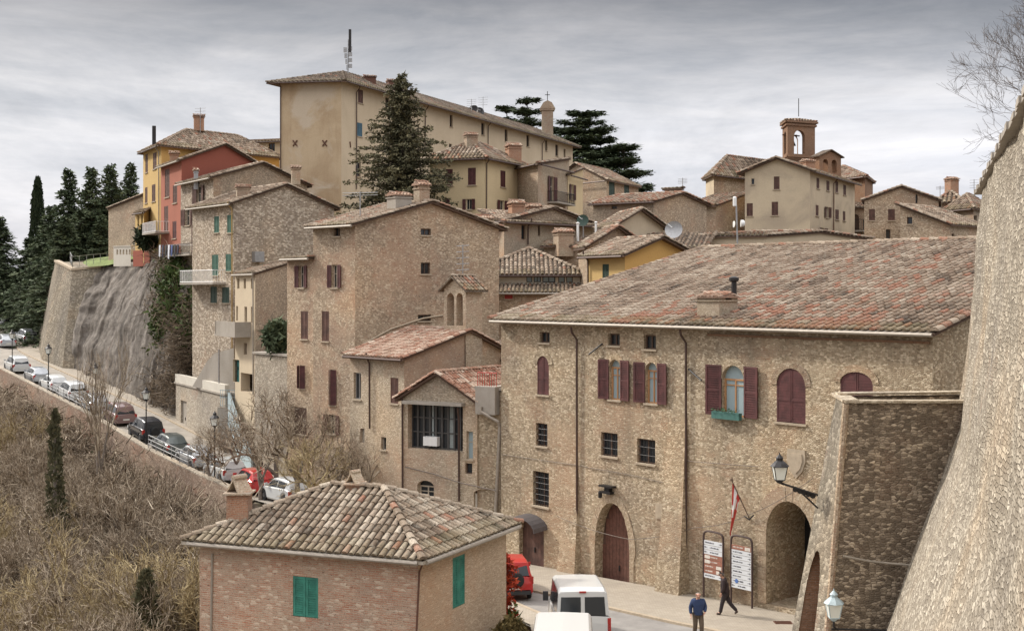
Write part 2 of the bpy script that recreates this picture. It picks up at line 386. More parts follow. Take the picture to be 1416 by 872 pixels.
def wall_mesh(mb,w,prof,zb,ops,dep=.22):
    us={0.0,w.L}
    for u,_ in prof: us.add(min(max(u,0),w.L))
    for o in ops: us.add(o['u0']); us.add(o['u1'])
    us=sorted(u for u in us if -1e-6<=u<=w.L+1e-6)
    def top(u):
        for (a,za),(b,zb_) in zip(prof,prof[1:]):
            if a-1e-6<=u<=b+1e-6: return za+(zb_-za)*(u-a)/(b-a) if b>a else zb_
        return prof[-1][1]
    for ua,ub in zip(us,us[1:]):
        if ub-ua<1e-5: continue
        um=(ua+ub)/2
        hs=sorted([(o['z0'],o['z1']) for o in ops if o['u0']<um<o['u1']])
        z=zb
        for h0,h1 in hs:
            if h0>z+1e-4: mb.face([w.pt(ua,z),w.pt(ub,z),w.pt(ub,h0),w.pt(ua,h0)])
            z=max(z,h1)
        mb.face([w.pt(ua,z),w.pt(ub,z),w.pt(ub,top(ub)),w.pt(ua,top(ua))])
    for o in ops:
        dp=o.get('dep',dep)
        u0,u1,z0,z1=o['u0'],o['u1'],o['z0'],o['z1']
        if o.get('arch'):
            cv=o['curve']; zs=o['zs']
            for (a,za),(b,zb_) in zip(cv,cv[1:]):
                mb.face([w.pt(a,za),w.pt(b,zb_),w.pt(b,z1+1e-4),w.pt(a,z1+1e-4)])
                mb.face([w.pt(a,za,-dp),w.pt(b,zb_,-dp),w.pt(b,zb_),w.pt(a,za)])
        else:
            zs=z1; mb.face([w.pt(u0,z1,-dp),w.pt(u1,z1,-dp),w.pt(u1,z1),w.pt(u0,z1)])
        mb.face([w.pt(u0,z0),w.pt(u0,z0,-dp),w.pt(u0,zs,-dp),w.pt(u0,zs)])
        mb.face([w.pt(u1,z0,-dp),w.pt(u1,z0),w.pt(u1,zs),w.pt(u1,zs,-dp)])
        mb.face([w.pt(u0,z0),w.pt(u1,z0),w.pt(u1,z0,-dp),w.pt(u0,z0,-dp)])
def leaf(mb,w,hu,hz0,hz1,width,ang,side,slats=True,curve=None,d0=.0,th=.045):
    """shutter leaf hinged at u=hu; side=-1 hinge on the left; ang 0 closed .. 180 flat open"""
    a=R(ang); s=1 if side<0 else -1
    dirv=w.t3*(s*math.cos(a))+w.n3*math.sin(a)
    nrm=dirv.cross(Vector((0,0,1)))
    if ang<90 and nrm.dot(w.n3)<0: nrm=-nrm
    if ang>=90:
        if nrm.dot(w.n3)<0: nrm=-nrm
    o=w.pt(hu,0,d0); Z=Vector((0,0,1)); fr=min(.09,width*.18)
    def topz(x):
        if not curve: return hz1
        u=hu+s*x
        for (p,zp),(q,zq) in zip(curve,curve[1:]):
            if p-1e-6<=u<=q+1e-6 and q>p: return zp+(zq-zp)*(u-p)/(q-p)
        return curve[0][1] if x<.02 else curve[len(curve)//2][1]
    if curve:
        n=7; xs=[width*k/n for k in range(n+1)]
        pts=[o+dirv*0+Z*hz0,o+dirv*width+Z*hz0]+[o+dirv*x+Z*(topz(x)-.01) for x in reversed(xs)]
        mb.prism(pts,nrm*th)
        for zz in (hz0+.02,hz0+(hz1-hz0)*.40,):
            mb.obox(o,dirv,nrm,Z,.01,width-.01,th,th+.02,zz,zz+.09)
        mb.obox(o,dirv,nrm,Z,0,.06,th,th+.015,hz0,topz(.03)-.03); mb.obox(o,dirv,nrm,Z,width-.06,width-.004,th,th+.015,hz0,topz(width)-.08)
        ns=int((hz1-hz0)/.11)
        for k in range(ns):
            zz=hz0+.06+k*.11
            if zz<topz(width*.3)-.1: mb.obox(o,dirv,nrm,Z,.07,width-.07,th,th+.008,zz,zz+.035)
        return
    mb.obox(o,dirv,nrm,Z,0,fr,0,th,hz0,hz1); mb.obox(o,dirv,nrm,Z,width-fr,width,0,th,hz0,hz1)
    mb.obox(o,dirv,nrm,Z,fr,width-fr,0,th*.98,hz0,hz0+fr); mb.obox(o,dirv,nrm,Z,fr,width-fr,0,th*.98,hz1-fr,hz1)
    zm=hz0+(hz1-hz0)*.5; mb.obox(o,dirv,nrm,Z,fr,width-fr,0,th*.98,zm-fr*.4,zm+fr*.4)
    mb.obox(o,dirv,nrm,Z,fr,width-fr,0,th*.25,hz0+fr,hz1-fr)
    ns=min(20,max(4,int((hz1-hz0)/.085))); 
    for k in range(ns):
        zz=hz0+fr+(hz1-hz0-2*fr)*(k+.1)/ns; hh=(hz1-hz0-2*fr)/ns*.55
        mb.obox(o,dirv,nrm,Z,fr,width-fr,th*.25,th*.75,zz,zz+hh)
def window(w,o,root):
    k=o.get('k','shut'); u0,u1,z0,z1=o['u0'],o['u1'],o['z0'],o['z1']; dp=o.get('dep',.22)
    col=o.get('c',M_burg); nm='door' if k in('door','gate') else 'window'
    W=u1-u0; H=z1-z0; cv=o.get('curve')
    glass=MB()
    if cv: glass.face([w.pt(u0,z0,-dp+.02),w.pt(u1,z0,-dp+.02)]+[w.pt(a,b,-dp+.02) for a,b in reversed(cv)])
    else: w.box(glass,u0,u1,z0,z1,-dp-.03,-dp+.02)
    gm={'door':M_door,'gate':M_door,'intdark':M_intdark,'blue':M_glassb}.get(k,o.get('g',M_glass))
    root_o=build(glass,nm,gm,root,label=o.get('lab'))
    def sub(mb,n,m): return build(mb,n,m,root_o)
    if k in('shut','ajar','open','glass','blue','grate','dark'):
        fm=MB(); f=min(.07,W*.12); 
        a,b=-dp+.02,-dp+.07
        if not cv:
            w.box(fm,u0,u0+f,z0,z1,a,b); w.box(fm,u1-f,u1,z0,z1,a,b); w.box(fm,u0+f,u1-f,z1-f,z1,a,b-.002); w.box(fm,u0+f,u1-f,z0,z0+f,a,b-.002)
        else:
            w.box(fm,u0,u0+f,z0,o['zs'],a,b); w.box(fm,u1-f,u1,z0,o['zs'],a,b); w.box(fm,u0+f,u1-f,z0,z0+f,a,b-.002)
            w.box(fm,u0+f,u1-f,o['zs']-f,o['zs'],a,b-.003)
        um=(u0+u1)/2
        if W>.5: w.box(fm,um-f*.45,um+f*.45,z0+f,(o['zs'] if cv else z1)-f,a,b-.004)
        if k in('glass','open','blue') and H>1.0: w.box(fm,u0+f,u1-f,z0+H*.6,z0+H*.6+.04,a,b-.008)
        sub(fm,'frame',o.get('fc',M_wood if k in('dark','grate') else M_paleframe))
        if o.get('sill',True) and z0>-12:
            s=MB(); w.box(s,u0-.08,u1+.08,z0-.07,z0+.012,-.1,.09); sub(s,'sill',M_sill)
    if k=='shut':
        um=(u0+u1)/2
        for side in(-1,1):
            l=MB(); 
            if W>.55 or cv: leaf(l,w,u0 if side<0 else u1,z0+.02,z1-.01,W/2-.008,0,side,curve=cv,d0=-.06)
            elif side<0: leaf(l,w,u0,z0+.02,z1-.01,W-.01,0,side,d0=-.06)
            else: continue
            sub(l,'shutter',col)
    if k=='ajar':
        for side in(-1,1):
            l=MB(); leaf(l,w,u0 if side<0 else u1,z0+.02,z1-.01,W/2-.01,o.get('ang',60)+random.uniform(-12,12),side,d0=-.02); sub(l,'shutter',col)
    if k=='open':
        sw=o.get('sw',W/2)
        for side in o.get('sides',(-1,1)):
            l=MB(); sd=dict(curve=None)
            leaf(l,w,(u0-.03) if side<0 else (u1+.03),z0+.02,z1-.01,sw,o.get('ang',172),side,d0=.02)
            sub(l,'shutter',col)
    if k=='grate':
        g=MB(); nv=max(2,int(W/.16)); nh=max(2,int(H/.28))
        for i in range(1,nv): u=u0+W*i/nv; g.tube([w.pt(u,z0,-.06),w.pt(u,z1,-.06)],.014,5)
        for i in range(1,nh): z=z0+H*i/nh; g.tube([w.pt(u0,z,-.06),w.pt(u1,z,-.06)],.014,5)
        sub(g,'grating',o.get('gc',M_iron))
    if k in('door','gate'):
        d=MB(); nb=max(2,int(W/.22))
        for i in range(nb):
            a=u0+W*i/nb; b=u0+W*(i+1)/nb-.015; zt=z1
            if cv:
                um=(a+b)/2; zt=min([zp+(zq-zp)*((x-p)/(q-p)) for (p,zp),(q,zq) in zip(cv,cv[1:]) for x in (a,b) if p<=x<=q and q>p] or [z1])
            w.box(d,a,b,z0,zt-.01,-dp+.02,-dp+.05)
        sub(d,'door_boards',col)
        h=MB(); w.box(h,(u0+u1)/2-.03,(u0+u1)/2+.03,z0+.9,z0+1.15,-dp+.05,-dp+.10); sub(h,'handle',M_iron)
    return root_o
def chimney(root,c,w,h,zb,body=None,style='gable',label=None,rz=0,top=M_tileb):
    body=body or M_chstone
    a=Vector((math.cos(rz),math.sin(rz),0)); b=Vector((-math.sin(rz),math.cos(rz),0)); Z=Vector((0,0,1)); o=Vector((c[0],c[1],zb))
    h*=.72; m=MB(); hh=h*.68
    m.obox(o,a,b,Z,-w/2,w/2,-w/2,w/2,-.8,hh)
    m.obox(o,a,b,Z,-w/2-.06,w/2+.06,-w/2-.06,w/2+.06,hh,hh+.07)
    ch=build(m,'chimney',body,root,label=label)
    p=MB(); ps=.10*w/.6
    for i in(-1,-.0,1):
        for j in(-1,1):
            p.obox(o,a,b,Z,i*(w/2-ps)-ps,i*(w/2-ps)+ps,j*(w/2-ps)-ps,j*(w/2-ps)+ps,hh+.07,h*.87)
    build(p,'flue_piers',body,ch)
    f=MB(); f.obox(o,a,b,Z,-w/2+ps*1.5,w/2-ps*1.5,-w/2+ps*1.5,w/2-ps*1.5,hh+.071,h*.86); build(f,'flue',M_intdark,ch)
    t=MB(); x=w/2+.12; z0=h*.87; z1=h*1.05
    q=[o+a*(-x)+b*(-x)+Z*z0,o+a*x+b*(-x)+Z*z0,o+a*x+b*x+Z*z0,o+a*(-x)+b*x+Z*z0]; r0=o+a*(-x)+Z*z1; r1=o+a*x+Z*z1
    t.face([q[0],q[1],r1,r0]); t.face([q[2],q[3],r0,r1]); t.face([q[1],q[2],r1]); t.face([q[3],q[0],r0]); t.face(q[::-1])
    t.c=[(.3,0,0,1)]*len(t.v)
    tiles_on(t,[q[0],q[1],r1,r0],pitch=.2,Lt=.34,nseg=3,red=.3); tiles_on(t,[q[2],q[3],r0,r1],pitch=.2,Lt=.34,nseg=3,red=.3); ridge_line(t,r0,r1,.09,red=.4)
    build(t,'cap',top,ch)
    return ch
def house(name,label,cat,A,B,C,zb,ez,rise,roof='x',r=.5,mats=None,tile=M_tile,ops=(),oh=.5,ov=.25,pitch=.27,Lt=.42,nseg=4,red=.12,redf=None,
          gutter=(0,),gcol=M_pipe,pipes=(),group=None,rf=.385,zshape=None,inset=None,notile=(),lab_wall=None,D=None,wallname='wall',under=M_wood):
    A,B,C=Vector(A[:2]),Vector(B[:2]),Vector(C[:2]); D=A+C-B
    base=(A+B+C+D)/4
    root=thing(name,label,cat,(base.x,base.y,zb),group)
    walls=[Wall(A,B),Wall(B,C),Wall(C,D),Wall(D,A)]
    a=(B-A); la=a.length; a/=la; c=(C-B); lc=c.length; c/=lc
    def pt(s,t,z): q=A+a*s+c*t; return Vector((q.x,q.y,z))
    flatp=[[(0,ez),(w.L,ez)] for w in walls]; profs=flatp; slopes=[]; lines=[]
    if roof=='x':
        tr=lc*r; k=rise/tr; kb=rise/(lc-tr)
        slopes=[[pt(-ov,-oh,ez-k*oh),pt(la+ov,-oh,ez-k*oh),pt(la+ov,tr,ez+rise),pt(-ov,tr,ez+rise)],
                [pt(la+ov,lc+oh,ez-kb*oh),pt(-ov,lc+oh,ez-kb*oh),pt(-ov,tr,ez+rise),pt(la+ov,tr,ez+rise)]]
        profs=[flatp[0],[(0,ez),(tr,ez+rise),(lc,ez)],flatp[2],[(0,ez),(lc-tr,ez+rise),(lc,ez)]]
        lines=[(slopes[0][3],slopes[0][2])]+[(slopes[0][1],slopes[0][2]),(slopes[1][0],slopes[1][3]),(slopes[0][0],slopes[0][3])]
    elif roof=='y':
        sr=la*r; k=rise/sr; kb=rise/(la-sr)
        slopes=[[pt(la+oh,-ov,ez-kb*oh),pt(la+oh,lc+ov,ez-kb*oh),pt(sr,lc+ov,ez+rise),pt(sr,-ov,ez+rise)],
                [pt(-oh,lc+ov,ez-k*oh),pt(-oh,-ov,ez-k*oh),pt(sr,-ov,ez+rise),pt(sr,lc+ov,ez+rise)]]
        profs=[[(0,ez),(sr,ez+rise),(la,ez)],flatp[1],[(0,ez),(la-sr,ez+rise),(la,ez)],flatp[3]]
        lines=[(slopes[0][3],slopes[0][2]),(slopes[0][0],slopes[0][3]),(slopes[1][1],slopes[1][2])]
    elif roof=='hip':
        i=inset if inset is not None else min(la,lc)/2
        k=rise/(min(la,lc)/2); ze=ez-k*oh*.0-rise*oh/(min(la,lc)/2)
        q=[pt(-oh,-oh,ze),pt(la+oh,-oh,ze),pt(la+oh,lc+oh,ze),pt(-oh,lc+oh,ze)]
        if lc>=la: R0=pt(la/2,i,ez+rise); R1=pt(la/2,lc-i,ez+rise); slopes=[[q[0],q[1],R0],[q[1],q[2],R1,R0],[q[2],q[3],R1],[q[3],q[0],R0,R1]]
        else: R0=pt(i,lc/2,ez+rise); R1=pt(la-i,lc/2,ez+rise); slopes=[[q[0],q[1],R1,R0],[q[1],q[2],R1],[q[2],q[3],R0,R1],[q[3],q[0],R0]]
        if lc>=la: lines=[(q[0],R0),(q[1],R0),(q[2],R1),(q[3],R1),(R0,R1)]
        else: lines=[(q[0],R0),(q[3],R0),(q[1],R1),(q[2],R1),(R0,R1)]
        slopes=[[p for j,p in enumerate(s) if (p-s[j-1]).length>1e-3] for s in slopes]
    elif roof=='t+':   # rises away from wall AB
        k=rise/lc
        slopes=[[pt(-ov,-oh,ez-k*oh),pt(la+ov,-oh,ez-k*oh),pt(la+ov,lc+ov,ez+rise+k*ov),pt(-ov,lc+ov,ez+rise+k*ov)]]
        profs=[flatp[0],[(0,ez),(lc,ez+rise)],[(0,ez+rise),(la,ez+rise)],[(0,ez+rise),(lc,ez)]]
        lines=[(slopes[0][1],slopes[0][2])]
    elif roof=='s+' or roof=='s-':
        zl,zr=(ez,ez+rise) if roof=='s+' else (ez+rise,ez); k=(zr-zl)/la
        slopes=[[pt(-oh,-ov,zl-k*oh),pt(la+oh,-ov,zr+k*oh),pt(la+oh,lc+ov,zr+k*oh),pt(-oh,lc+ov,zl-k*oh)]]
        profs=[[(0,zl),(la,zr)],[(0,zr),(lc,zr)],[(0,zr),(la,zl)],[(0,zl),(lc,zl)]]
        lines=[(slopes[0][0],slopes[0][1])]
    elif roof=='flat':
        slopes=[]
    ops=[dict(o) for o in ops]
    for o in ops: op_geom(walls[o.get('w',0)],o)
    mats=mats or [M_mid]
    groups={}
    for i,w in enumerate(walls):
        m=mats[min(i,len(mats)-1)] if len(mats)>1 else mats[0]
        mb=groups.setdefault(m.name,(MB(),m))[0]
        p=[(u,z-.04) for u,z in profs[i]]
        wall_mesh(mb,w,p,zb,[o for o in ops if o.get('w',0)==i])
    for k_,(mb,m) in groups.items(): build(mb,wallname,m,root)
    for o in ops:
        if o.get('k')!='hole': window(walls[o.get('w',0)],o,root)
    robj=None
    if slopes:
        rm=MB()
        for s in slopes: rm.prism([p+Vector((0,0,-.0)) for p in s],Vector((0,0,-.11)))
        sl=build(rm,'eaves',under,root)
        tm=MB(); tm.c=[]
        for j,s in enumerate(slopes):
            tm.c=tm.c if tm.c is not None else []
            n=(s[1]-s[0]).cross(s[2]-s[0]); 
            b=len(tm.v); q=[p+Vector((0,0,.012)) for p in s]; tm.face(q if n.z>0 else q[::-1]); tm.c.extend([(.12,0,0,1)]*len(q))
            if j in notile: continue
            tiles_on(tm,s,pitch,Lt,nseg,red,redf,rf=rf)
        for l in lines: ridge_line(tm,l[0],l[1],.14 if pitch<.3 else .17,Lt,red*1.2)
        robj=build(tm,'roof',tile,root)
    elif roof=='flat':
        rm=MB(); q=[pt(-.12,-.12,ez),pt(la+.12,-.12,ez),pt(la+.12,lc+.12,ez),pt(-.12,lc+.12,ez)]; rm.prism(q,(0,0,.14)); robj=build(rm,'roof',M_conc,root)
    # gutters on real eaves
    for g in gutter:
        gm=MB(); w=walls[g]; 
        if roof=='flat': continue
        kk={'x':rise/(lc*r),'y':rise/(la*(1-r)),'hip':rise/(min(la,lc)/2),'t+':rise/lc}.get(roof,0)
        z=ez-kk*oh-.07
        gm.tube([w.pt(-ov*.8,z,oh+.03),w.pt(w.L+ov*.8,z,oh+.03)],.075,8); build(gm,'gutter',gcol,root)
    for pd in pipes:
        wi,x,y0,y1=pd[:4]; w=walls[wi]; u,zt=w.px(x,y0); _,z1=w.px(x,y1)
        pm=MB(); k0=min(.5,oh)
        pm.tube([w.pt(u,zt+.35,k0),w.pt(u,zt+.1,k0*.9),w.pt(u,zt-.25,.12),w.pt(u,z1,.10)],.055,7)
        build(pm,'drainpipe',pd[4] if len(pd)>4 else M_pipe,root)
    return dict(root=root,walls=walls,pt=pt,roof=robj,slopes=slopes,A=A,B=B,C=C,D=D,la=la,lc=lc)
def roof_z(slope,x,y):
    n=(slope[1]-slope[0]).cross(slope[2]-slope[0]); p=slope[0]
    return p.z-(n.x*(x-p.x)+n.y*(y-p.y))/n.z
def ch_on(h,j,px,Y,w,hh,body=None,label=None,rz=.3,top=M_tileb):
    q=XY(px,Y); z=roof_z(h['slopes'][j],q.x,q.y)
    return chimney(h['roof'] if False else h['root'],(q.x,q.y),w,hh,z,body,label=label,rz=rz,top=top)
# ------------------------------------------------------------------ camera, light, sky
cd=bpy.data.cameras.new('camera'); cam=bpy.data.objects.new('camera',cd); COL.objects.link(cam)
cam.location=(0,0,0); cam.rotation_euler=(R(90),0,0); cd.sensor_width=36; cd.lens=36*F/1416; cd.shift_y=-36/1416; cd.clip_start=.5; cd.clip_end=12000
scn.camera=cam
SUN_EL=36; SUN_AZ=-62   # azimuth measured from +Y clockwise
sd=Vector((math.sin(R(SUN_AZ))*math.cos(R(SUN_EL)),math.cos(R(SUN_AZ))*math.cos(R(SUN_EL)),math.sin(R(SUN_EL))))
ld=bpy.data.lights.new('sun','SUN'); lo=bpy.data.objects.new('sun',ld); COL.objects.link(lo)
ld.energy=2.3; ld.angle=R(6); ld.color=(1,.94,.85)
lo.rotation_euler=sd.to_track_quat('Z','Y').to_euler(); lo.location=(-60,60,80)
w=bpy.data.worlds.new('World'); scn.world=w; w.use_nodes=True; nt=w.node_tree; bg=nt.nodes['Background']
sky=N(nt,'ShaderNodeTexSky',sky_type='NISHITA'); sky.sun_disc=False; sky.sun_elevation=R(SUN_EL); sky.sun_rotation=R(SUN_AZ); sky.air_density=1.2; sky.dust_density=3
tc=N(nt,'ShaderNodeTexCoord')
mp=N(nt,'ShaderNodeMapping'); mp.inputs['Scale'].default_value=(1.3,1.3,4.2); mp.inputs['Rotation'].default_value=(.10,.06,.3); L(nt,tc.outputs['Generated'],mp.inputs[0])
n1=noise_(nt,mp.outputs[0],2.4,10,.64,.35); 
mp2=N(nt,'ShaderNodeMapping'); mp2.inputs['Scale'].default_value=(3,3,22); mp2.inputs['Rotation'].default_value=(-.05,.08,0); L(nt,tc.outputs['Generated'],mp2.inputs[0])
n2=noise_(nt,mp2.outputs[0],2.0,8,.62,.9)
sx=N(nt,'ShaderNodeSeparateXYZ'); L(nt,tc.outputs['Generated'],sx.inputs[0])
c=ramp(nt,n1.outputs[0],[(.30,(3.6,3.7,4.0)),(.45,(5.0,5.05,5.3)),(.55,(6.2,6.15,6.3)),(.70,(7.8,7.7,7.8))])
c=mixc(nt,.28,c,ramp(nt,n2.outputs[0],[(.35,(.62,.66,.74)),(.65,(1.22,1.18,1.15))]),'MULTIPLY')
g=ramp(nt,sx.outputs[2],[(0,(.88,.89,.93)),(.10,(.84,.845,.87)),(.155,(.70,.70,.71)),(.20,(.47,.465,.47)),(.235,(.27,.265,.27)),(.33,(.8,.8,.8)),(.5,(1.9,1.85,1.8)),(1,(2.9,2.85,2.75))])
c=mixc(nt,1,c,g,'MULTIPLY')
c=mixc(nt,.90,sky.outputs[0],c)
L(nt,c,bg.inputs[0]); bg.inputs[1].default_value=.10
scn.view_settings.view_transform='Standard'; scn.view_settings.look='None'; scn.view_settings.exposure=.78; scn.view_settings.gamma=1
scn.render.engine='CYCLES'
# ------------------------------------------------------------------ terrain
OL=[(1.2,12,-12.2),(1.2,30,-12.3),(1.0,40,-12.5),(.9,47,-13.0),(-1.5,53,-13.3),(-6.5,61,-13.2),(-12.7,70,-12.7),(-16.7,75,-12.7),(-21.1,82,-12.6),(-26.6,90,-12.1),(-34.7,102,-10.9),(-43.5,114,-9.7),(-52.9,127,-8.5),(-62,140,-7.3),(-69,153,-6.0),(-72,175,-4.8),(-72,210,-4)]
def offs(line,d):
    out=[]
    for i,p in enumerate(line):
        a=line[max(i-1,0)]; b=line[min(i+1,len(line)-1)]
        t=Vector((b[0]-a[0],b[1]-a[1])).normalized(); n=Vector((t.y,-t.x)); out.append((p[0]+n.x*d,p[1]+n.y*d,p[2]))
    return out
TL=[(60,-10),(40,20),(15.8,44.6),(-.6,63.2),(-1.5,66),(-5.9,70),(-9.5,75.4),(-14.6,80.4),(-16.5,85),(-20.4,92),(-22.5,97.5),(-26.5,104),(-30.0,111),(-34,118),(-39.5,126),(-44.5,132),(-49,137),(-50,150),(-50,400)]
def seg_dist(X,Y,line):
    best=np.full(X.shape,1e18); sg=np.zeros(X.shape); zz=np.zeros(X.shape); 
    for i in range(len(line)-1):
        ax,ay=line[i][:2]; bx,by=line[i+1][:2]; dx,dy=bx-ax,by-ay; l2=dx*dx+dy*dy
        t=np.clip(((X-ax)*dx+(Y-ay)*dy)/l2,0,1); px=ax+t*dx; py=ay+t*dy
        d=(X-px)**2+(Y-py)**2; s=np.sign(dx*(Y-ay)-dy*(X-ax)); m=d<best-1e-9
        best=np.where(m,d,best); sg=np.where(m,-s,sg)
        if len(line[0])>2: zz=np.where(m,line[i][2]+t*(line[i+1][2]-line[i][2]),zz)
    return np.sqrt(best)*sg,zz   # positive = right of the line direction
SZ_Y=[20,36,43,48,55,62,75,400]; SZ_Z=[-12.2,-12.4,-12.75,-13.1,-13.4,-13.85,-13.6,-13.6]
def sstep(x): x=np.clip(x,0,1); return x*x*(3-2*x)
def H(X,Y):
    X=np.asarray(X,float); Y=np.asarray(Y,float)
    dO,zO=seg_dist(X,Y,OL)          # + = town side
    dT,_=seg_dist(X,Y,TL)           # walking right->left : right-hand side = behind the town line
    street=np.interp(Y,SZ_Y,SZ_Z)
    wst=sstep((X+12)/10)            # piazza weight
    low=zO*(1-wst)+street*wst
    out=np.minimum(low-3.3+.30*np.minimum(dO,0),low-.3)
    out=np.maximum(out,-27)
    z=np.where(dO<0,low+(out-low)*np.clip(-dO/1.2,0,1),low)
    Wd=np.interp(X,[-60,-29,-24,-14,0,40],[3.5,3.5,12,32,46,60])
    hi=np.interp(X,[-60,-28,-10,60],[2.4,2.0,3,2])+.035*np.maximum(Y-120,0)*np.where(X<-30,.6,1)
    up=sstep(dT/Wd)
    z=np.where(dT>0,z+(hi-z)*up,z)
    far=sstep((np.hypot(X,Y)-230)/300); z=z*(1-far)+(-60)*far
    rr=np.hypot(X,Y); hills=sstep((rr-1500)/1500)*(95+40*np.sin(X*.0016+1)+22*np.sin(X*.005+Y*.002))
    return z+hills
def Hs(x,y): return float(H(np.array([x]),np.array([y]))[0])
fx=np.concatenate([-np.geomspace(7000,112,26),np.arange(-110,60,1.5),np.geomspace(61,7000,26)])
fy=np.concatenate([-np.geomspace(2000,6,12),np.arange(0,205,1.5),np.geomspace(206,8000,28)])
GX,GY=np.meshgrid(fx,fy); GZ=H(GX,GY)-.10
rng=np.random.RandomState(3)
dOg,_=seg_dist(GX,GY,OL); near=(np.hypot(GX,GY)<230)&(dOg<-3)
GZ=GZ+np.where(near,rng.normal(0,.18,GX.shape),0)
g_=MB(); g_.v=np.stack([GX.ravel(),GY.ravel(),GZ.ravel()],1).tolist(); nx=len(fx)
g_.f=[(j*nx+i,j*nx+i+1,(j+1)*nx+i+1,(j+1)*nx+i) for j in range(len(fy)-1) for i in range(nx-1)]
m,nt,b=newmat('ground_soil'); v=uvmap(nt,1,1,'Object'); a_=noise_(nt,v,.35,7,.7); b2=noise_(nt,v,4,6,.75)
c=ramp(nt,b2.outputs[0],[(.3,(.055,.04,.03)),(.5,(.12,.09,.065)),(.7,(.21,.17,.12))])
c=mixc(nt,ramp(nt,a_.outputs[0],[(.5,(0,0,0)),(.65,(.7,.7,.7))]),c,(.09,.095,.035)); L(nt,c,b.inputs['Base Color']); b.inputs['Roughness'].default_value=1; bump(nt,b,b2.outputs[0],.8,.15)
M_soil=m
build(g_,'ground',m,kind='structure')
# roads
def drape(name,left,right,lift,mat,step=1.0,nw=6,label=None):
    """sheet between two polylines of equal count, draped on H"""
    mb=MB(); rows=[]
    for i in range(len(left)-1):
        a0,a1=Vector(left[i][:2]),Vector(left[i+1][:2]); b0,b1=Vector(right[i][:2]),Vector(right[i+1][:2])
        n=max(1,int((a1-a0).length/step))
        for k in range(n+(1 if i==len(left)-2 else 0)):
            t=k/n; rows.append((a0.lerp(a1,t),b0.lerp(b1,t)))
    P_=[[p.lerp(q,j/nw) for j in range(nw+1)] for p,q in rows]
    X=np.array([[q.x for q in r] for r in P_]); Y=np.array([[q.y for q in r] for r in P_]); Z=H(X,Y)+lift
    mb.v=np.stack([X.ravel(),Y.ravel(),Z.ravel()],1).tolist(); w_=nw+1
    mb.f=[(j*w_+i,j*w_+i+1,(j+1)*w_+i+1,(j+1)*w_+i) for j in range(len(P_)-1) for i in range(nw)]
    return build(mb,name,mat,kind='structure')
m,nt,b=newmat('asphalt_worn'); v=uvmap(nt,1,1,'Object'); a_=noise_(nt,v,.5,7,.7); b2=noise_(nt,v,30,4,.7)
c=ramp(nt,a_.outputs[0],[(.35,(.22,.205,.19)),(.65,(.33,.31,.285))]); c=mixc(nt,.5,c,ramp(nt,b2.outputs[0],[(.3,(.6,.6,.6)),(.7,(1,1,1))]),'MULTIPLY'); L(nt,c,b.inputs['Base Color']); b.inputs['Roughness'].default_value=.9; bump(nt,b,b2.outputs[0],.3,.01)
M_asph=m
m,nt,b=newmat('pale_paving'); v=uvmap(nt,1,1,'Object'); a_=noise_(nt,v,.6,7,.7); b2=noise_(nt,v,14,5,.7)
bt=N(nt,'ShaderNodeTexBrick'); bt.inputs['Scale'].default_value=2.2; bt.inputs['Mortar Size'].default_value=.012; bt.inputs['Color1'].default_value=(.43,.375,.30,1); bt.inputs['Color2'].default_value=(.37,.32,.25,1); bt.inputs['Mortar'].default_value=(.23,.195,.155,1); L(nt,v,bt.inputs['Vector'])
c=mixc(nt,ramp(nt,a_.outputs[0],[(.4,(0,0,0)),(.7,(.6,.6,.6))]),bt.outputs[0],(.25,.215,.175)); c=mixc(nt,.4,c,ramp(nt,b2.outputs[0],[(.3,(.6,.6,.6)),(.7,(1,1,1))]),'MULTIPLY'); L(nt,c,b.inputs['Base Color']); b.inputs['Roughness'].default_value=.9
M_pave=m
m,nt,b=newmat('road_concrete'); v=uvmap(nt,1,1,'Object'); a_=noise_(nt,v,.5,7,.7); b2=noise_(nt,v,10,5,.7)
c=ramp(nt,a_.outputs[0],[(.35,(.24,.215,.18)),(.65,(.38,.34,.29))]); c=mixc(nt,.4,c,ramp(nt,b2.outputs[0],[(.3,(.6,.6,.6)),(.7,(1,1,1))]),'MULTIPLY'); L(nt,c,b.inputs['Base Color']); b.inputs['Roughness'].default_value=.95
M_rdc=m
side=OL[5:]; drape('road',offs(side,.3),offs(side,5.6),.05,M_rdc)
drape('pavement',offs(side,5.6),offs(side,8.5),.16,M_pave,nw=4)
# kerb of the pavement
kb=MB(); ins=offs(side,5.55)
for p,q in zip(ins,ins[1:]):
    n=max(1,int(math.dist(p[:2],q[:2])/1.0))
    for k in range(n):
        a=Vector(p[:2]).lerp(Vector(q[:2]),k/n); b_=Vector(p[:2]).lerp(Vector(q[:2]),(k+.97)/n)
        za,zb_=Hs(*a)+.17,Hs(*b_)+.17; d=(b_-a).normalized(); nn=Vector((d.y,-d.x))*.14
        pts=[Vector((a.x,a.y,za)),Vector((b_.x,b_.y,zb_)),Vector((b_.x+nn.x,b_.y+nn.y,zb_)),Vector((a.x+nn.x,a.y+nn.y,za))]
        kb.prism(pts[::-1],(0,0,-.25))
build(kb,'kerb',M_sill,kind='structure')
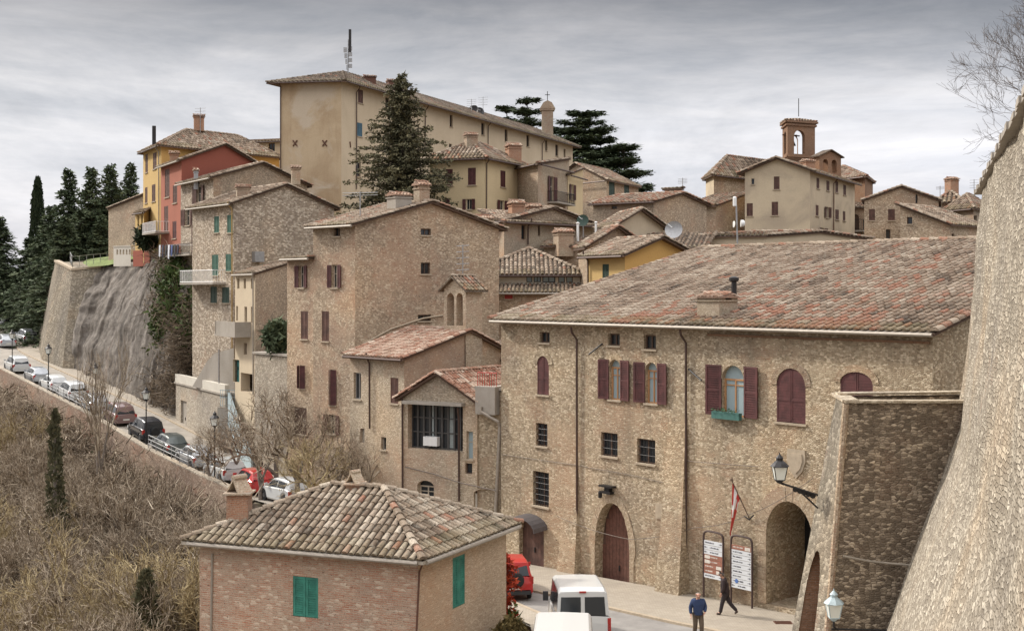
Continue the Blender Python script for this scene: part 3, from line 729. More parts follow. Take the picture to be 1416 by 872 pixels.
# piazza
fac=[(16.5,43.8),(10.4,50.3),(5.2,56.2),(-.5,62.8),(-5,67.5)]
edge=[(12,41),(7.3,47.0),(2.3,52.6),(-2.5,58.5),(-8,64)]
lefte=[(1.2,22),(1.0,40),(.9,47),(-1.5,53),(-8,64)]
drape('pavement',[(p[0],p[1]) for p in edge],[(p[0],p[1]) for p in fac],.13,M_pave,nw=4)
drape('road',[(1.2,14),(1.1,30),(1.0,40),(.9,47),(-1.5,53),(-8,63.9)],[(24,14),(18,30),(12,41),(7.3,47),(2.3,52.6),(-8,64)],.05,M_asph,nw=10)
kerbs=None
drape('pavement',[(1.0,38),(1.0,44),(.7,47.5),(-1.4,52.6)],[(2.4,38),(2.3,44),(1.8,48.2),(-.6,53.0)],.14,M_pave,nw=3)
def kerb(line,z0=.15):
    kb=MB()
    for p,q in zip(line,line[1:]):
        n=max(1,int(math.dist(p,q)/1.0))
        for k in range(n):
            a=Vector(p).lerp(Vector(q),k/n); b_=Vector(p).lerp(Vector(q),(k+.985)/n); za,zb_=Hs(*a)+z0,Hs(*b_)+z0; d=(b_-a).normalized(); nn=Vector((-d.y,d.x))*.09
            pts=[Vector((a.x-nn.x,a.y-nn.y,za)),Vector((b_.x-nn.x,b_.y-nn.y,zb_)),Vector((b_.x+nn.x,b_.y+nn.y,zb_)),Vector((a.x+nn.x,a.y+nn.y,za))]
            kb.prism(pts,(0,0,-.3))
    build(kb,'kerb',M_sill,kind='structure')
kerb(edge,.145); kerb([(2.4,38),(2.3,44),(1.8,48.2),(-.6,53.0)],.155)
# bits of iron in the paving
mh=MB()
for (x,y) in ((780,853),(1083,861)):
    for Y in np.arange(40,56,.1):
        z=Hs((x-CX)/F*Y,Y)+.14
        if ZZ(y,Y)<z: break
    q=P(x,y,Y); mh=MB(); mh.box(q.x-.34,q.x+.34,q.y-.24,q.y+.24,z-.02,z+.012)
    for k in range(7): mh.box(q.x-.3,q.x+.3,q.y-.21+k*.065,q.y-.19+k*.065,z+.012,z+.02)
    o=build(mh,'drain_grate',M_rust); tag(o,'iron drain grate set in the paving '+('in front of the dark arch' if x>1000 else 'beside the white minibus'),'drain cover')
# retaining wall of the road with railings
rwl=thing('retaining_wall','long brown stone retaining wall under the row of parked cars','wall',(-26,90,-15))
mb=MB(); rl=OL[7:15]
outer=offs(rl,-.25); inner=offs(rl,.2)
for i in range(len(rl)-1):
    n=int(math.dist(rl[i][:2],rl[i+1][:2])/2)
    for k in range(n):
        def at(line,t,dz=0):
            a,b_=line[i],line[i+1]; x=a[0]+(b_[0]-a[0])*t; y=a[1]+(b_[1]-a[1])*t; return x,y,a[2]+(b_[2]-a[2])*t
        t0,t1=k/n,(k+1)/n
        x0,y0,z0=at(outer,t0); x1,y1,z1=at(outer,t1); u0,v0,_=at(inner,t0); u1,v1,_=at(inner,t1)
        h=.42; bt_=-5.0
        o0=Vector((x0,y0,z0+h)); o1=Vector((x1,y1,z1+h)); i0=Vector((u0,v0,z0+h)); i1=Vector((u1,v1,z1+h)); dn=Vector((0,0,bt_))
        off=Vector((-.5,-.35,0))
        mb.face([o1,o0,o0+dn+off,o1+dn+off]); mb.face([o0,o1,i1,i0]); mb.face([i0,i1,i1+Vector((0,0,-1)),i0+Vector((0,0,-1))])
build(mb,'wall',M_road_wall,rwl)
mb=MB()
for a,b_ in zip(offs(rl,-.32),offs(rl,-.32)[1:]):
    pass
cp=MB()
for i in range(len(rl)-1):
    a,b_=outer[i],outer[i+1]; c_,d_=inner[i],inner[i+1]; ex=Vector((0,0,.42))
    A_=[Vector(a)+ex,Vector(b_)+ex,Vector(d_)+ex,Vector(c_)+ex]
    cen=sum(A_,Vector())/4
    cp.prism([p+(Vector((p.x-cen.x,0,0))*.0)+Vector((0,0,.004)) for p in A_],(0,0,.09))
build(cp,'coping',M_base,rwl)
def rail(i0,i1,t0,t1,label):
    a=Vector(OL[i0]); b_=Vector(OL[i1]); a2=a.lerp(b_,t0); b3=a.lerp(b_,t1)
    r=thing('railing',label,'railing',(a2.x,a2.y,a2.z+.5))
    pm=MB(); n=max(2,int((b3-a2).length/1.6)); 
    for k in range(n+1):
        p=a2.lerp(b3,k/n)+Vector((0,0,.5)); pm.tube([p,p+Vector((0,0,.95))],.035,6)
    build(pm,'posts',M_grey,r)
    for h in (.35,.65,.95):
        q=MB(); q.tube([a2+Vector((0,0,.5+h)),b3+Vector((0,0,.5+h))],.035,6); build(q,'rail',M_grey,r)
rail(8,9,.15,1,'pale metal railing beside the dark grey hatchback and white cars')
rail(10,11,.0,.9,'metal railing on the road wall below the row of white cars')
# ------------------------------------------------------------------ bastion and cliff on the left
def loft(mb,rows):
    n=len(rows[0]); b0=len(mb.v)
    for r in rows: mb.v.extend([tuple(p) for p in r])
    for j in range(len(rows)-1):
        for i in range(n-1): mb.f.append([b0+j*n+i,b0+j*n+i+1,b0+(j+1)*n+i+1,b0+(j+1)*n+i])
def dens(pts,step):
    out=[]
    for a,b_ in zip(pts,pts[1:]):
        n=max(1,int((b_-a).length/step)); out+=[a.lerp(b_,k/n) for k in range(n)]
    return out+[pts[-1]]
r=thing('stone_bastion','tall battered stone bastion at the left end of the cliff above the road bend','wall',(-50,134,-9))
base=[P(44,478,158),P(53,503,136),P(84,512,130),P(132,535,129.5)]; top=[P(76,362,150),P(80,364,139),P(100,374,134),P(140,370,133)]
mb=MB(); rows=[]
for k in range(15):
    t=k/14; rows.append([a.lerp(b_,t)+Vector((0,0,-1.5*(1-t))) for a,b_ in zip(base,top)])
loft(mb,rows); mb.face([top[0],top[1],top[2],top[3],P(140,362,150)])
build(mb,'wall',M_bast,r)
mb=MB()
for a,b_ in zip(top[:3],top[1:]): 
    d=(b_-a); d.z=0; d.normalize(); nn=Vector((d.y,-d.x,0)); mb.prism([a+nn*.12,b_+nn*.12,b_-nn*.45,a-nn*.45],(0,0,.25))
build(mb,'coping',M_sill,r)
rr=thing('railing','thin metal railing on the grassy top of the stone bastion','railing',(-48,135,2.5))
mb=MB(); pts=[P(97,366,139)+Vector((0,0,.2)),P(104,371,134.5)+Vector((0,0,.2)),P(150,365,134)+Vector((0,0,.3))]; pts=[P(97,364,142),P(100,371,134.6),P(148,366,140)]
for a,b_ in zip(pts,pts[1:]):
    n=5
    for k in range(n+1): p=a.lerp(b_,k/n); mb.tube([p+Vector((0,0,-.3)),p+Vector((0,0,1.3))],.03,5)
    for h in (.7,1.3): mb.tube([a+Vector((0,0,h)),b_+Vector((0,0,h))],.025,5)
build(mb,'bars',M_grey,rr)
cb=[P(96,512,131.5),P(128,530,124),P(175,552,116),P(215,573,110),P(244,590,105.2),P(280,566,106),P(318,548,102)]
ct=[P(135,371,133.5),P(160,366,131.5),P(190,361,127.5),P(212,350,121.0),P(245,352,111.5),P(280,392,104.5),P(312,470,100)]
nC=150
def samp(pts,n):
    d=dens(pts,.3); return [d[int(i*(len(d)-1)/(n-1))] for i in range(n)]
cb2,ct2=samp(cb,nC),samp(ct,nC); rows=[]
for k in range(70):
    t=k/69; row=[]
    for i,(a,b_) in enumerate(zip(cb2,ct2)):
        p=a.lerp(b_,t); bul=math.sin(math.pi*min(1,t*1.05))*.9
        nz=mnoise.noise(Vector((i*.10,t*1.3,0)))*.45*math.sin(math.pi*min(t*1.0+.08,1))+mnoise.noise(Vector((i*.30,t*5,5)))*.28+mnoise.noise(Vector((i*.06,t*9,7)))*.35
        rough=mnoise.noise(Vector((i*.3,t*22,9)))*(.25 if i<nC*.62 else .55)
        off=(bul+nz+rough*.5)*(1 if t<.97 else .2)
        row.append(p+Vector((-.45,-.85,.1))*off+Vector((0,0,-1.5*(1-t)**6)))
    rows.append(row)
CLIFF=[list(r_) for r_ in rows]
rows.append([p+Vector((1.2,3.0,.1)) for p in rows[-1]])
mb=MB(); loft(mb,rows)
m,nt,b=newmat('cliff_netted_rock'); v=uvmap(nt,1,1,'Object')
mp=N(nt,'ShaderNodeMapping'); mp.inputs['Scale'].default_value=(.9,.9,.10); mp.inputs['Rotation'].default_value=(0,R(-13),0); L(nt,v,mp.inputs[0])
s1=noise_(nt,mp.outputs[0],.8,8,.65,.4); s2=noise_(nt,v,1.5,8,.75); s3=noise_(nt,v,.12,4,.6); sr=noise_(nt,mp.outputs[0],.33,5,.6,.3)
c=ramp(nt,s1.outputs[0],[(.30,(.075,.064,.054)),(.45,(.145,.125,.105)),(.57,(.23,.205,.18)),(.72,(.38,.345,.31))])
c=mixc(nt,ramp(nt,sr.outputs[0],[(.55,(0,0,0)),(.66,(.5,.5,.5))]),c,(.19,.13,.09))
c=mixc(nt,.85,c,ramp(nt,s2.outputs[0],[(.36,(.42,.40,.38)),(.62,(1.15,1.13,1.1))]),'MULTIPLY')
sx=N(nt,'ShaderNodeSeparateXYZ'); L(nt,v,sx.inputs[0])
grn=math_(nt,'MULTIPLY',ramp(nt,sx.outputs[0],[(0,(0,0,0)),(1,(1,1,1))]),1)
mr=N(nt,'ShaderNodeMapRange'); mr.inputs[1].default_value=-34.5; mr.inputs[2].default_value=-31; L(nt,sx.outputs[0],mr.inputs[0])
g2=ramp(nt,s2.outputs[0],[(.40,(.4,.4,.4)),(.6,(1,1,1))])
c=mixc(nt,math_(nt,'MULTIPLY',math_(nt,'MULTIPLY',mr.outputs[0],g2),.8),c,(.105,.085,.068))
L(nt,c,b.inputs['Base Color']); b.inputs['Roughness'].default_value=.95; bump(nt,b,s2.outputs[0],.9,.35)
build(mb,'cliff',m,kind='structure',smooth=True)
# grass on top
mb=MB(); q=[P(104,373,134.2),P(150,368,131.5),P(186,359,129),P(178,352,136),P(120,360,150)]
mb.face([p+Vector((0,0,.12)) for p in q])
m=flat('short_grass',(.13,.17,.045),.95,var=.5,scale=2); build(mb,'grass_bank',m,kind='structure')
# ================================================================== buildings
def O(x0,y0,x1,y1,k='shut',w=0,**kw): return dict(r=(x0,y0,x1,y1),k=k,w=w,**kw)
HB='stone house'
def redf_pal(c):
    # newer red tiles lie along the eaves and lower right of the roof
    k=(c[0]/max(c[1],1)*F+CX); y=HY-c[2]/c[1]*F
    return .12
pa=XY(693,63); pb=XY(1290,44.7)
nrm=Vector((.75,.66)).normalized()
def redpal(c):
    q=Vector((c[0],c[1]))-pa; ab=(pb-pa); l=ab.length; u=q.dot(ab)/l; v=q.dot(nrm)
    s=u/l; e=math.exp(-max(v,0)/2.6)
    return min(.6,max(.01,.03+.5*e*(1 if s>.35 else .1)+.09*(s>.42)))
pal=house('stone_palazzo','broad stone building with burgundy shutters, arched gates and a huge tiled roof','palazzo',
  pa,pb,pb+nrm*22,-16,-1.45,3.9,'x',r=16.3/22,mats=[M_pal],tile=M_tile,oh=.5,ov=.35,pitch=.34,Lt=.52,nseg=6,rf=.33,redf=redpal,notile=(1,),gcol=M_gut,
  ops=[O(746,459,760,474,'dark'),O(841,461,857,478,'dark'),O(890,463,907,483,'dark'),
   O(743,492,759,546,arch='round'),O(1074,509,1114,585,arch='round'),O(1162,514,1207,592,arch='round',rise=.3),
   O(843,497,858,553,'open',arch='round',sw=.62,c=M_burg,g=M_glassb,fc=M_frame),O(893,501,909,558,'open',arch='round',sw=.62,g=M_glassb,fc=M_frame),
   O(999,505,1029,576,'open',arch='round',sw=.78,g=M_glassb,fc=M_frame),
   O(741,585,757,617,'grate'),O(737,652,759,700,'grate',dep=.3),O(831,598,854,631,'grate'),O(881,607,906,641,'grate'),
   O(718,710,752,789,'gate',arch='round',rise=.45,c=M_brown,dep=.3,lab='brown board gate under the curved awning'),
   O(823,695,871,818,'gate',arch='pointed',rise=.95,c=flat('red_brown_door',(.12,.052,.035),.75,var=.3),dep=.55,lab='tall pointed gate with weathered red brown boards'),
   O(1060,693,1124,842,'hole',arch='round',rise=.62,dep=2.6)],
  pipes=[(0,800,462,806),(0,951,466,832)])
W0=pal['walls'][0]; PR=pal['root']
# near-black box behind the arch, standing in for the shade deep in the passage
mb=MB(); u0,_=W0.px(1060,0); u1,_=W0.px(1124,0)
W0.box(mb,u0-.3,u1+.3,-14,-7.5,-2.9,-2.62); build(mb,'passage_shade_box',M_intdark,PR)
# window surrounds : pale stone arches proud of the wall
for o in [O(743,492,759,546,arch='round'),O(1074,509,1114,585,arch='round'),O(1162,514,1207,592,arch='round',rise=.3),O(843,497,858,553,arch='round'),O(893,501,909,558,arch='round'),O(999,505,1029,576,arch='round')]:
    mb=MB(); op_geom(W0,o); cv=o['curve']; um=(o['u0']+o['u1'])/2
    for (a,za),(b_,zb_) in zip(cv,cv[1:]):
        def ex(u,z): 
            d=Vector((u-um,(z-o['zs'])+.05)); d.normalize(); return u+d.x*.28,z+d.y*.28
        a2=ex(a,za); b2=ex(b_,zb_)
        mb.prism([W0.pt(a,za,.004),W0.pt(b_,zb_,.004),W0.pt(b2[0],b2[1],.004),W0.pt(a2[0],a2[1],.004)],W0.n3*.03)
    build(mb,'arch_surround',M_pal,PR)
VS=stone('voussoir_stone',(.30,.20,.12),(.46,.34,.22),(.56,.45,.32),(.42,.32,.22),5,5,brick=.5,stain=.3)
for o,dd in ((O(823,695,871,818,arch='pointed',rise=.95),.38),(O(1060,693,1124,842,arch='round',rise=.62),.6)):
    mb=MB(); op_geom(W0,o); cv=o['curve']; um=(o['u0']+o['u1'])/2; n=len(cv)
    dense=[]
    for (a,za),(b_,zb_) in zip(cv,cv[1:]):
        for k in range(2): dense.append((a+(b_-a)*k/2,za+(zb_-za)*k/2))
    dense.append(cv[-1])
    pts=[(o['u0'],o['z0']+(o['zs']-o['z0'])*k/6) for k in range(6)]+dense+[(o['u1'],o['z0']+(o['zs']-o['z0'])*k/6) for k in range(5,-1,-1)]
    for j,((a,za),(b_,zb_)) in enumerate(zip(pts,pts[1:])):
        def ex(u,z): 
            if z<o['zs']: return (u+(-dd*.7 if u<um else dd*.7),z)
            d=Vector((u-um,(z-o['zs'])*1.1+.02)); d.normalize(); return u+d.x*dd,z+d.y*dd
        a2=ex(a,za); b2=ex(b_,zb_); s=.012
        mb.prism([W0.pt(a,za+s,.004),W0.pt(b_,zb_-s*0,.004),W0.pt(b2[0],b2[1],.004),W0.pt(a2[0],a2[1]+s,.004)],W0.n3*random.uniform(.02,.045))
    build(mb,'gate_surround',VS,PR)
# sloped buttresses
def butt(x0,x1,yt,yb,d0,d1):
    mb=MB()
    ua,zt=W0.px(x0,yt); ub,_=W0.px(x1,yt); _,zb=W0.px(x0,yb)
    n=8
    for k in range(n):
        t0,t1=k/n,(k+1)/n; e0=d0+(d1-d0)*t0**1.3; e1=d0+(d1-d0)*t1**1.3; z0=zt+(zb-zt)*t0; z1=zt+(zb-zt)*t1; g0=.25*t0; g1=.25*t1
        mb.face([W0.pt(ua-g1,z1,e1),W0.pt(ub+g1,z1,e1),W0.pt(ub+g0,z0,e0),W0.pt(ua-g0,z0,e0)])
        mb.face([W0.pt(ua-g1,z1,0),W0.pt(ua-g1,z1,e1),W0.pt(ua-g0,z0,e0),W0.pt(ua-g0,z0,0)])
        mb.face([W0.pt(ub+g1,z1,e1),W0.pt(ub+g1,z1,0),W0.pt(ub+g0,z0,0),W0.pt(ub+g0,z0,e0)])
    build(mb,'buttress',M_pal,PR)
butt(783,799,640,812,.0,.55); butt(926,948,545,845,.0,.85)
# cornice band below the eaves, plaque, coat of arms, bracket over the gate
mb=MB(); W0.box(mb,0,W0.L,-1.62,-1.5,.0,.12); u,z=W0.px(1010,462); W0.box(mb,u-1.2,W0.L-.1,z-.1,z,.0,.07); build(mb,'cornice',M_brick,PR)
mb=MB(); u0,z0=W0.px(907,716); u1,z1=W0.px(921,697); W0.box(mb,u0,u1,z0,z1,0,.04); W0.box(mb,u0+.08,u1-.08,z0+.06,z1-.06,.04,.05); build(mb,'plaque',M_sill,PR)
mb=MB(); u,z=W0.px(1102,640)
sh=[(-.42,.55),(.42,.55),(.45,.1),(.3,-.3),(0,-.6),(-.3,-.3),(-.45,.1)]
mb.prism([W0.pt(u+a,z+b_,.003) for a,b_ in sh],W0.n3*.07); mb.prism([W0.pt(u+a*.7,z+b_*.7,.07) for a,b_ in sh],W0.n3*.04)
build(mb,'coat_of_arms',M_sill,PR)
mb=MB(); u,z=W0.px(843,672); W0.box(mb,u-.42,u+.42,z-.02,z+.06,.0,.32); W0.box(mb,u-.16,u+.16,z-.22,z-.02,.0,.2); W0.box(mb,u-.28,u+.28,z-.32,z-.22,.0,.28); build(mb,'gate_bracket',M_iron,PR)
t=W0.P(830,683,.18); mb=MB(); mb.lathe(t,[(.07,.16),(.10,.1),(.09,-.14),(.02,-.18)],8); build(mb,'gate_lamp',M_iron,PR)
# iron props
for a,b_ in (((833,475),(814,490)),((952,510),(970,526))):
    mb=MB(); mb.tube([W0.P(*a,.05),W0.P(*b_,.25)],.04,6); build(mb,'iron_tie',M_iron,PR)
mb=MB(); mb.tube([W0.P(783,703,.06),W0.P(776,798,.06)],.04,6); build(mb,'conduit',M_iron,PR)
# awning over left gate
mb=MB(); u0,_=W0.px(716,0); u1,_=W0.px(755,0); _,z=W0.px(735,727); n=10
for k in range(n):
    t0,t1=math.pi*k/n,math.pi*(k+1)/n; um=(u0+u1)/2; rw=(u1-u0)/2+.12
    q=lambda t,d,s=1: W0.pt(um-rw*math.cos(t)*s,z+.62*math.sin(t)*s-.10*d,d)
    mb.face([q(t0,.0),q(t1,.0),q(t1,.9),q(t0,.9)]); mb.face([q(t0,.0,.97),q(t0,.9,.97),q(t1,.9,.97),q(t1,.0,.97)]); mb.face([q(t0,.9),q(t1,.9),q(t1,.9,.97),q(t0,.9,.97)])
build(mb,'awning',flat('dark_canopy',(.08,.07,.07),.6),PR)
# planter on sill of the open window
fb=thing('window_box','small green window box on the sill of the open arched window','planter',tuple(W0.P(1010,577,.2)))
mb=MB(); u0,z0=W0.px(990,579); u1,z1=W0.px(1028,571); W0.box(mb,u0,u1,z0+.06,z1+.0,.1,.30); build(mb,'box',flat('planter_green',(.05,.14,.12),.6),fb)
mb=MB()
for k in range(70):
    p=W0.pt(random.uniform(u0,u1),z1+.06,random.uniform(.1,.42)); a=Vector((random.gauss(0,.07),random.gauss(0,.07),random.uniform(-.1,.12))); mb.face([p,p+a,p+a*.6+Vector((.05,0,.03))])
build(mb,'leaves',flat('geranium_leaf',(.05,.12,.05),.8),fb)
# chimney + pipe on the roof
ch_on(pal,0,992,54.2,1.25,1.15,M_chstone,'low stone chimney with tiled cap',rz=math.atan2((pb-pa).y,(pb-pa).x))
q=XY(1015,55.0); z=roof_z(pal['slopes'][0],q.x,q.y); mb=MB(); mb.tube([(q.x,q.y,z-.3),(q.x,q.y,z+1.15)],.12,10); mb.lathe((q.x,q.y,z+1.15),[(.14,0),(.22,.05),(.22,.18),(.08,.24)],10); build(mb,'stove_pipe',M_iron,PR)
# ------------------------------------------------------------------ loggia house with glazed front
lg=house('gabled_house','small gabled stone house with wide dark glazed loggia, left of the big palazzo','stone house',
  XY(556,66),XY(660,63.9),XY(660,63.9)+Vector((.6,.8))*5,-16,-5.75,1.35,'y',mats=[M_orat,M_pal],tile=M_tileb,oh=.25,ov=.3,pitch=.27,Lt=.44,nseg=5,red=.5,gutter=(),
  ops=[O(577,664,600,705,'glass',arch='round',rise=.3,dep=.35),O(645,596,654,635,'blue'),O(643,640,653,655,'dark',sill=False),O(564,559,640,622,'hole',dep=.5),O(655,676,688,712,'gate',c=M_white,arch='round',rise=.2)],
  pipes=[(0,558,548,700),(0,636,572,692)])
wl=lg['walls'][0]; o=O(564,559,640,622,dep=.5); op_geom(wl,o)
g=MB(); wl.box(g,o['u0'],o['u1'],o['z0'],o['z1'],-.56,-.5); lw=build(g,'loggia_window',M_glass,lg['root'],label='wide dark glazing of many narrow panes')
fm=MB(); n=9
for k in range(n+1):
    u=o['u0']+(o['u1']-o['u0'])*k/n; wl.box(fm,max(u-.05,o['u0']),min(u+.05,o['u1']),o['z0'],o['z1'],-.5,-.40)
for t in (0.02,.36,.68,.97): z=o['z0']+(o['z1']-o['z0'])*t; wl.box(fm,o['u0'],o['u1'],z-.03,z+.03,-.5,-.42)
build(fm,'frame',flat('dark_grey_frame',(.07,.065,.06),.6),lw)
g=MB()
for k,ww in ((6,.8),(3.1,.3),(1.6,.35)):
    u=o['u0']+(o['u1']-o['u0'])*k/n; wl.box(g,u+.06,u+.06+(o['u1']-o['u0'])/n*ww,o['z0']+.1,o['z1']-.1,-.499,-.47)
build(g,'curtain',M_curtain,lw)
g=MB(); wl.box(g,o['u0']-.1,o['u1']+.15,o['z1'],o['z1']+.16,0,.45); build(g,'lintel_ledge',M_conc,lg['root'])
u,z=wl.px(596,612); g=MB(); wl.box(g,u-.55,u+.3,z-.18,z+.3,-.44,-.1)
wu=build(g,'air_conditioner',M_whitep,lg['root'])
# annex between the loggia house and the palazzo
an=house('narrow_annex','narrow annex with a grey concrete terrace box beside the palazzo','annex',
  XY(661,64.0),XY(694,63.3),XY(694,63.3)+Vector((.75,.66))*3.5,-16,-5.2,.0,'flat',mats=[M_pal],ops=[O(663,560,664,561,'hole')] if False else [],gutter=())
wa=an['walls'][0]; mb=MB(); u0,z0=wa.px(664,571); u1,z1=wa.px(691,534); wa.box(mb,u0,u1,z0,z1,-.2,.5); build(mb,'terrace_box',M_conc,an['root'])
mb=MB(); mb.tube([wa.P(665,562,.55),wa.P(665,569,.58),wa.P(689,583,.3),wa.P(691,590,.2),wa.P(685,712,.2)],.085,8); build(mb,'drainpipe',M_gut,an['root'],label='pale grey pipe bending down the annex corner')
mb=MB()
for k in range(9):
    p=wa.pt(.1+k*.14,-5.05,.2); mb.tube([p,p+Vector((0,0,.75))],.018,5)
mb.tube([wa.pt(.1,-4.3,.2),wa.pt(1.25,-4.3,.2)],.025,5); build(mb,'balcony_rail',M_redp,an['root'])
# ------------------------------------------------------------------ oratory with bell gable
orr=house('stone_oratory','low oratory with twin arched bell gable, right of the tall house','oratory',
  XY(484,71.2),XY(559,67.6),XY(559,67.6)+Vector((.69,.727)).normalized()*8.2,-17,-3.72,1.35,'x',r=.60,mats=[M_orat,stone('oratory_brickwork',(.24,.16,.115),(.42,.315,.22),(.56,.46,.35),(.45,.35,.255),3,7,brick=.75,brickcol=(.44,.25,.16),stain=.4)],tile=M_tileb,oh=.35,ov=.25,pitch=.28,Lt=.48,nseg=5,red=.28,
  ops=[O(489,515,499,552,'dark',fc=M_grey),O(540,522,551,558,'shut',c=M_brown),O(527,604,534,622,'dark',fc=M_conc),O(498,592,504,612,'gate',c=M_conc)],pipes=[(0,513,496,592)])
ro=orr['root']; bg0=XY(614,72.4); bg1=XY(644,70.9); bg2=XY(659,72.1)
class _:pass
wb=Wall(bg0,bg1); mb=MB(); tb=1.25
for side in (0,1):
    pass
ops=[O(618,405,628,450,arch='round'),O(631,405,640,450,arch='round')]
for q in ops: op_geom(wb,q); q['dep']=tb
wall_mesh(mb,wb,[(0,.06),(wb.L/2,.6),(wb.L,.06)],-3.2,ops)
w2=Wall(bg1,bg1+(-wb.n)*tb); wall_mesh(mb,w2,[(0,.06),(tb,.06)],-8,[])
w4=Wall(bg0+(-wb.n)*tb,bg0); wall_mesh(mb,w4,[(0,.06),(tb,.06)],-3.4,[])
w3=Wall(bg1+(-wb.n)*tb,bg0+(-wb.n)*tb)
o3=[dict(u0=wb.L-q['u1'],u1=wb.L-q['u0'],z0=q['z0'],z1=q['z1'],zs=q['zs'],dep=.01,arch='round',curve=[(wb.L-a,z) for a,z in reversed(q['curve'])]) for q in ops]
wall_mesh(mb,w3,[(0,.06),(wb.L/2,.6),(wb.L,.06)],-3.2,o3)
bgm=build(mb,'bell_gable',M_orat,ro)
rm=MB(); rm.c=[]
for s_,e_ in ((0,1),(1,0)):
    a=wb.pt(-.25 if s_==0 else wb.L+.25,-.09,.25); b_=wb.pt(-.25 if s_==0 else wb.L+.25,-.09,-tb-.25); r0=wb.pt(wb.L/2,.74,.25); r1=wb.pt(wb.L/2,.74,-tb-.25)
    rm.prism([a,b_,r1,r0],(0,0,-.07)); rm.c=[(.2,0,0,1)]*len(rm.v) if rm.c is not None else None
    tiles_on(rm,[a,b_,r1,r0],.22,.36,4,red=.3)
ridge_line(rm,wb.pt(wb.L/2,.75,.25),wb.pt(wb.L/2,.75,-tb-.25),.1)
rm.c=rm.c+[(.3,0,0,1)]*(len(rm.v)-len(rm.c)); build(rm,'gable_roof',M_tile,bgm)
for q in ops:
    um=(q['u0']+q['u1'])/2; z=q['zs']+.05; b=MB(); b.lathe(wb.pt(um,z-.55,-tb*.5),[(.20,0),(.17,.08),(.12,.22),(.08,.36),(.03,.40)],12); b.tube([wb.pt(q['u0'],z-.08,-tb*.5),wb.pt(q['u1'],z-.08,-tb*.5)],.03,5); build(b,'bell',M_iron,bgm)
# small link house behind oratory (red barred window)
house('link_house','small house with a steep reddish tiled roof and a red barred window, behind the oratory','stone house',XY(652,76),XY(705,73),XY(705,73)+Vector((.7,.7))*7,-12,-4.05,2.0,'t+',mats=[M_orat],tile=M_tiler,oh=.3,pitch=.27,nseg=4,red=.45,
  ops=[O(673,500,691,527,'grate',gc=M_redp,fc=M_redp,c=M_redp)],pipes=[(0,663,495,545)],gutter=(0,))
# ------------------------------------------------------------------ tall house
TA=XY(433,78.05); TB=XY(491,75); TC=XY(690,81)
tall=house('tall_stone_house','tallest stone house in the centre, blank gable wall with small dark openings','stone house',TA,TB,TC,-18,4.05,1.5,'x',mats=[M_tall],oh=.45,ov=.3,pitch=.27,nseg=4,red=.08,
  ops=[O(461,314,470,327,'dark'),O(454,366,472,398,'ajar',c=M_burg),O(445,430,455,472,'shut',c=M_brown),O(451,511,470,560,'ajar',c=M_burg,ang=35),O(449,573,470,600,'ajar',c=M_brown),
   O(582,316,596,325.5,'dark',w=1),O(582,363,595,379,'grate',w=1),O(578,435,596,444,'dark',w=1)],gutter=(0,),gcol=M_gut)
wing=house('tall_house_wing','lower left wing of the tallest house with four shuttered windows one above another','stone house',XY(397,80.4),XY(433,78.1),XY(433,78.1)+Vector((.82,.57))*7,-18,2.02,.55,'t+',mats=[M_tall],oh=.45,ov=.15,pitch=.27,nseg=4,red=.05,
  ops=[O(409,367,425,398,'ajar',c=M_burg),O(416,430,426,469,'shut',c=M_brown),O(410,505,426,537,'ajar',c=M_burg,ang=50),O(407,563,424,600,'shut',c=M_wood)],gutter=(0,),gcol=M_gut)
# pale scar of an older roof line on the gable wall
wt=tall['walls'][1]; mb=MB()
pts=[(500,477),(540,455),(585,440),(612,436)]
for a,b_ in zip(pts,pts[1:]): mb.tube([wt.P(*a,.02),wt.P(*b_,.02)],.06,5)
build(mb,'old_roof_flashing',M_sill,tall['root'])
for (px,Y,w_,h_,bd,lab) in ((583,78.7,.75,1.75,M_chstone,'tall chimney with tiled cap'),(552,78.0,1.15,1.2,M_conc,'broad squat grey chimney'),(617,81.5,.7,.9,M_chbrick,'small orange brick chimney'),(668,83,1.0,1.4,M_chstone,'open sided chimney near the right eave')):
    q=XY(px,Y); s=tall['slopes'][0]; zz=min(roof_z(tall['slopes'][0],q.x,q.y),roof_z(tall['slopes'][1],q.x,q.y)); chimney(tall['root'],q,w_,h_,zz,bd,label=lab,rz=.6)
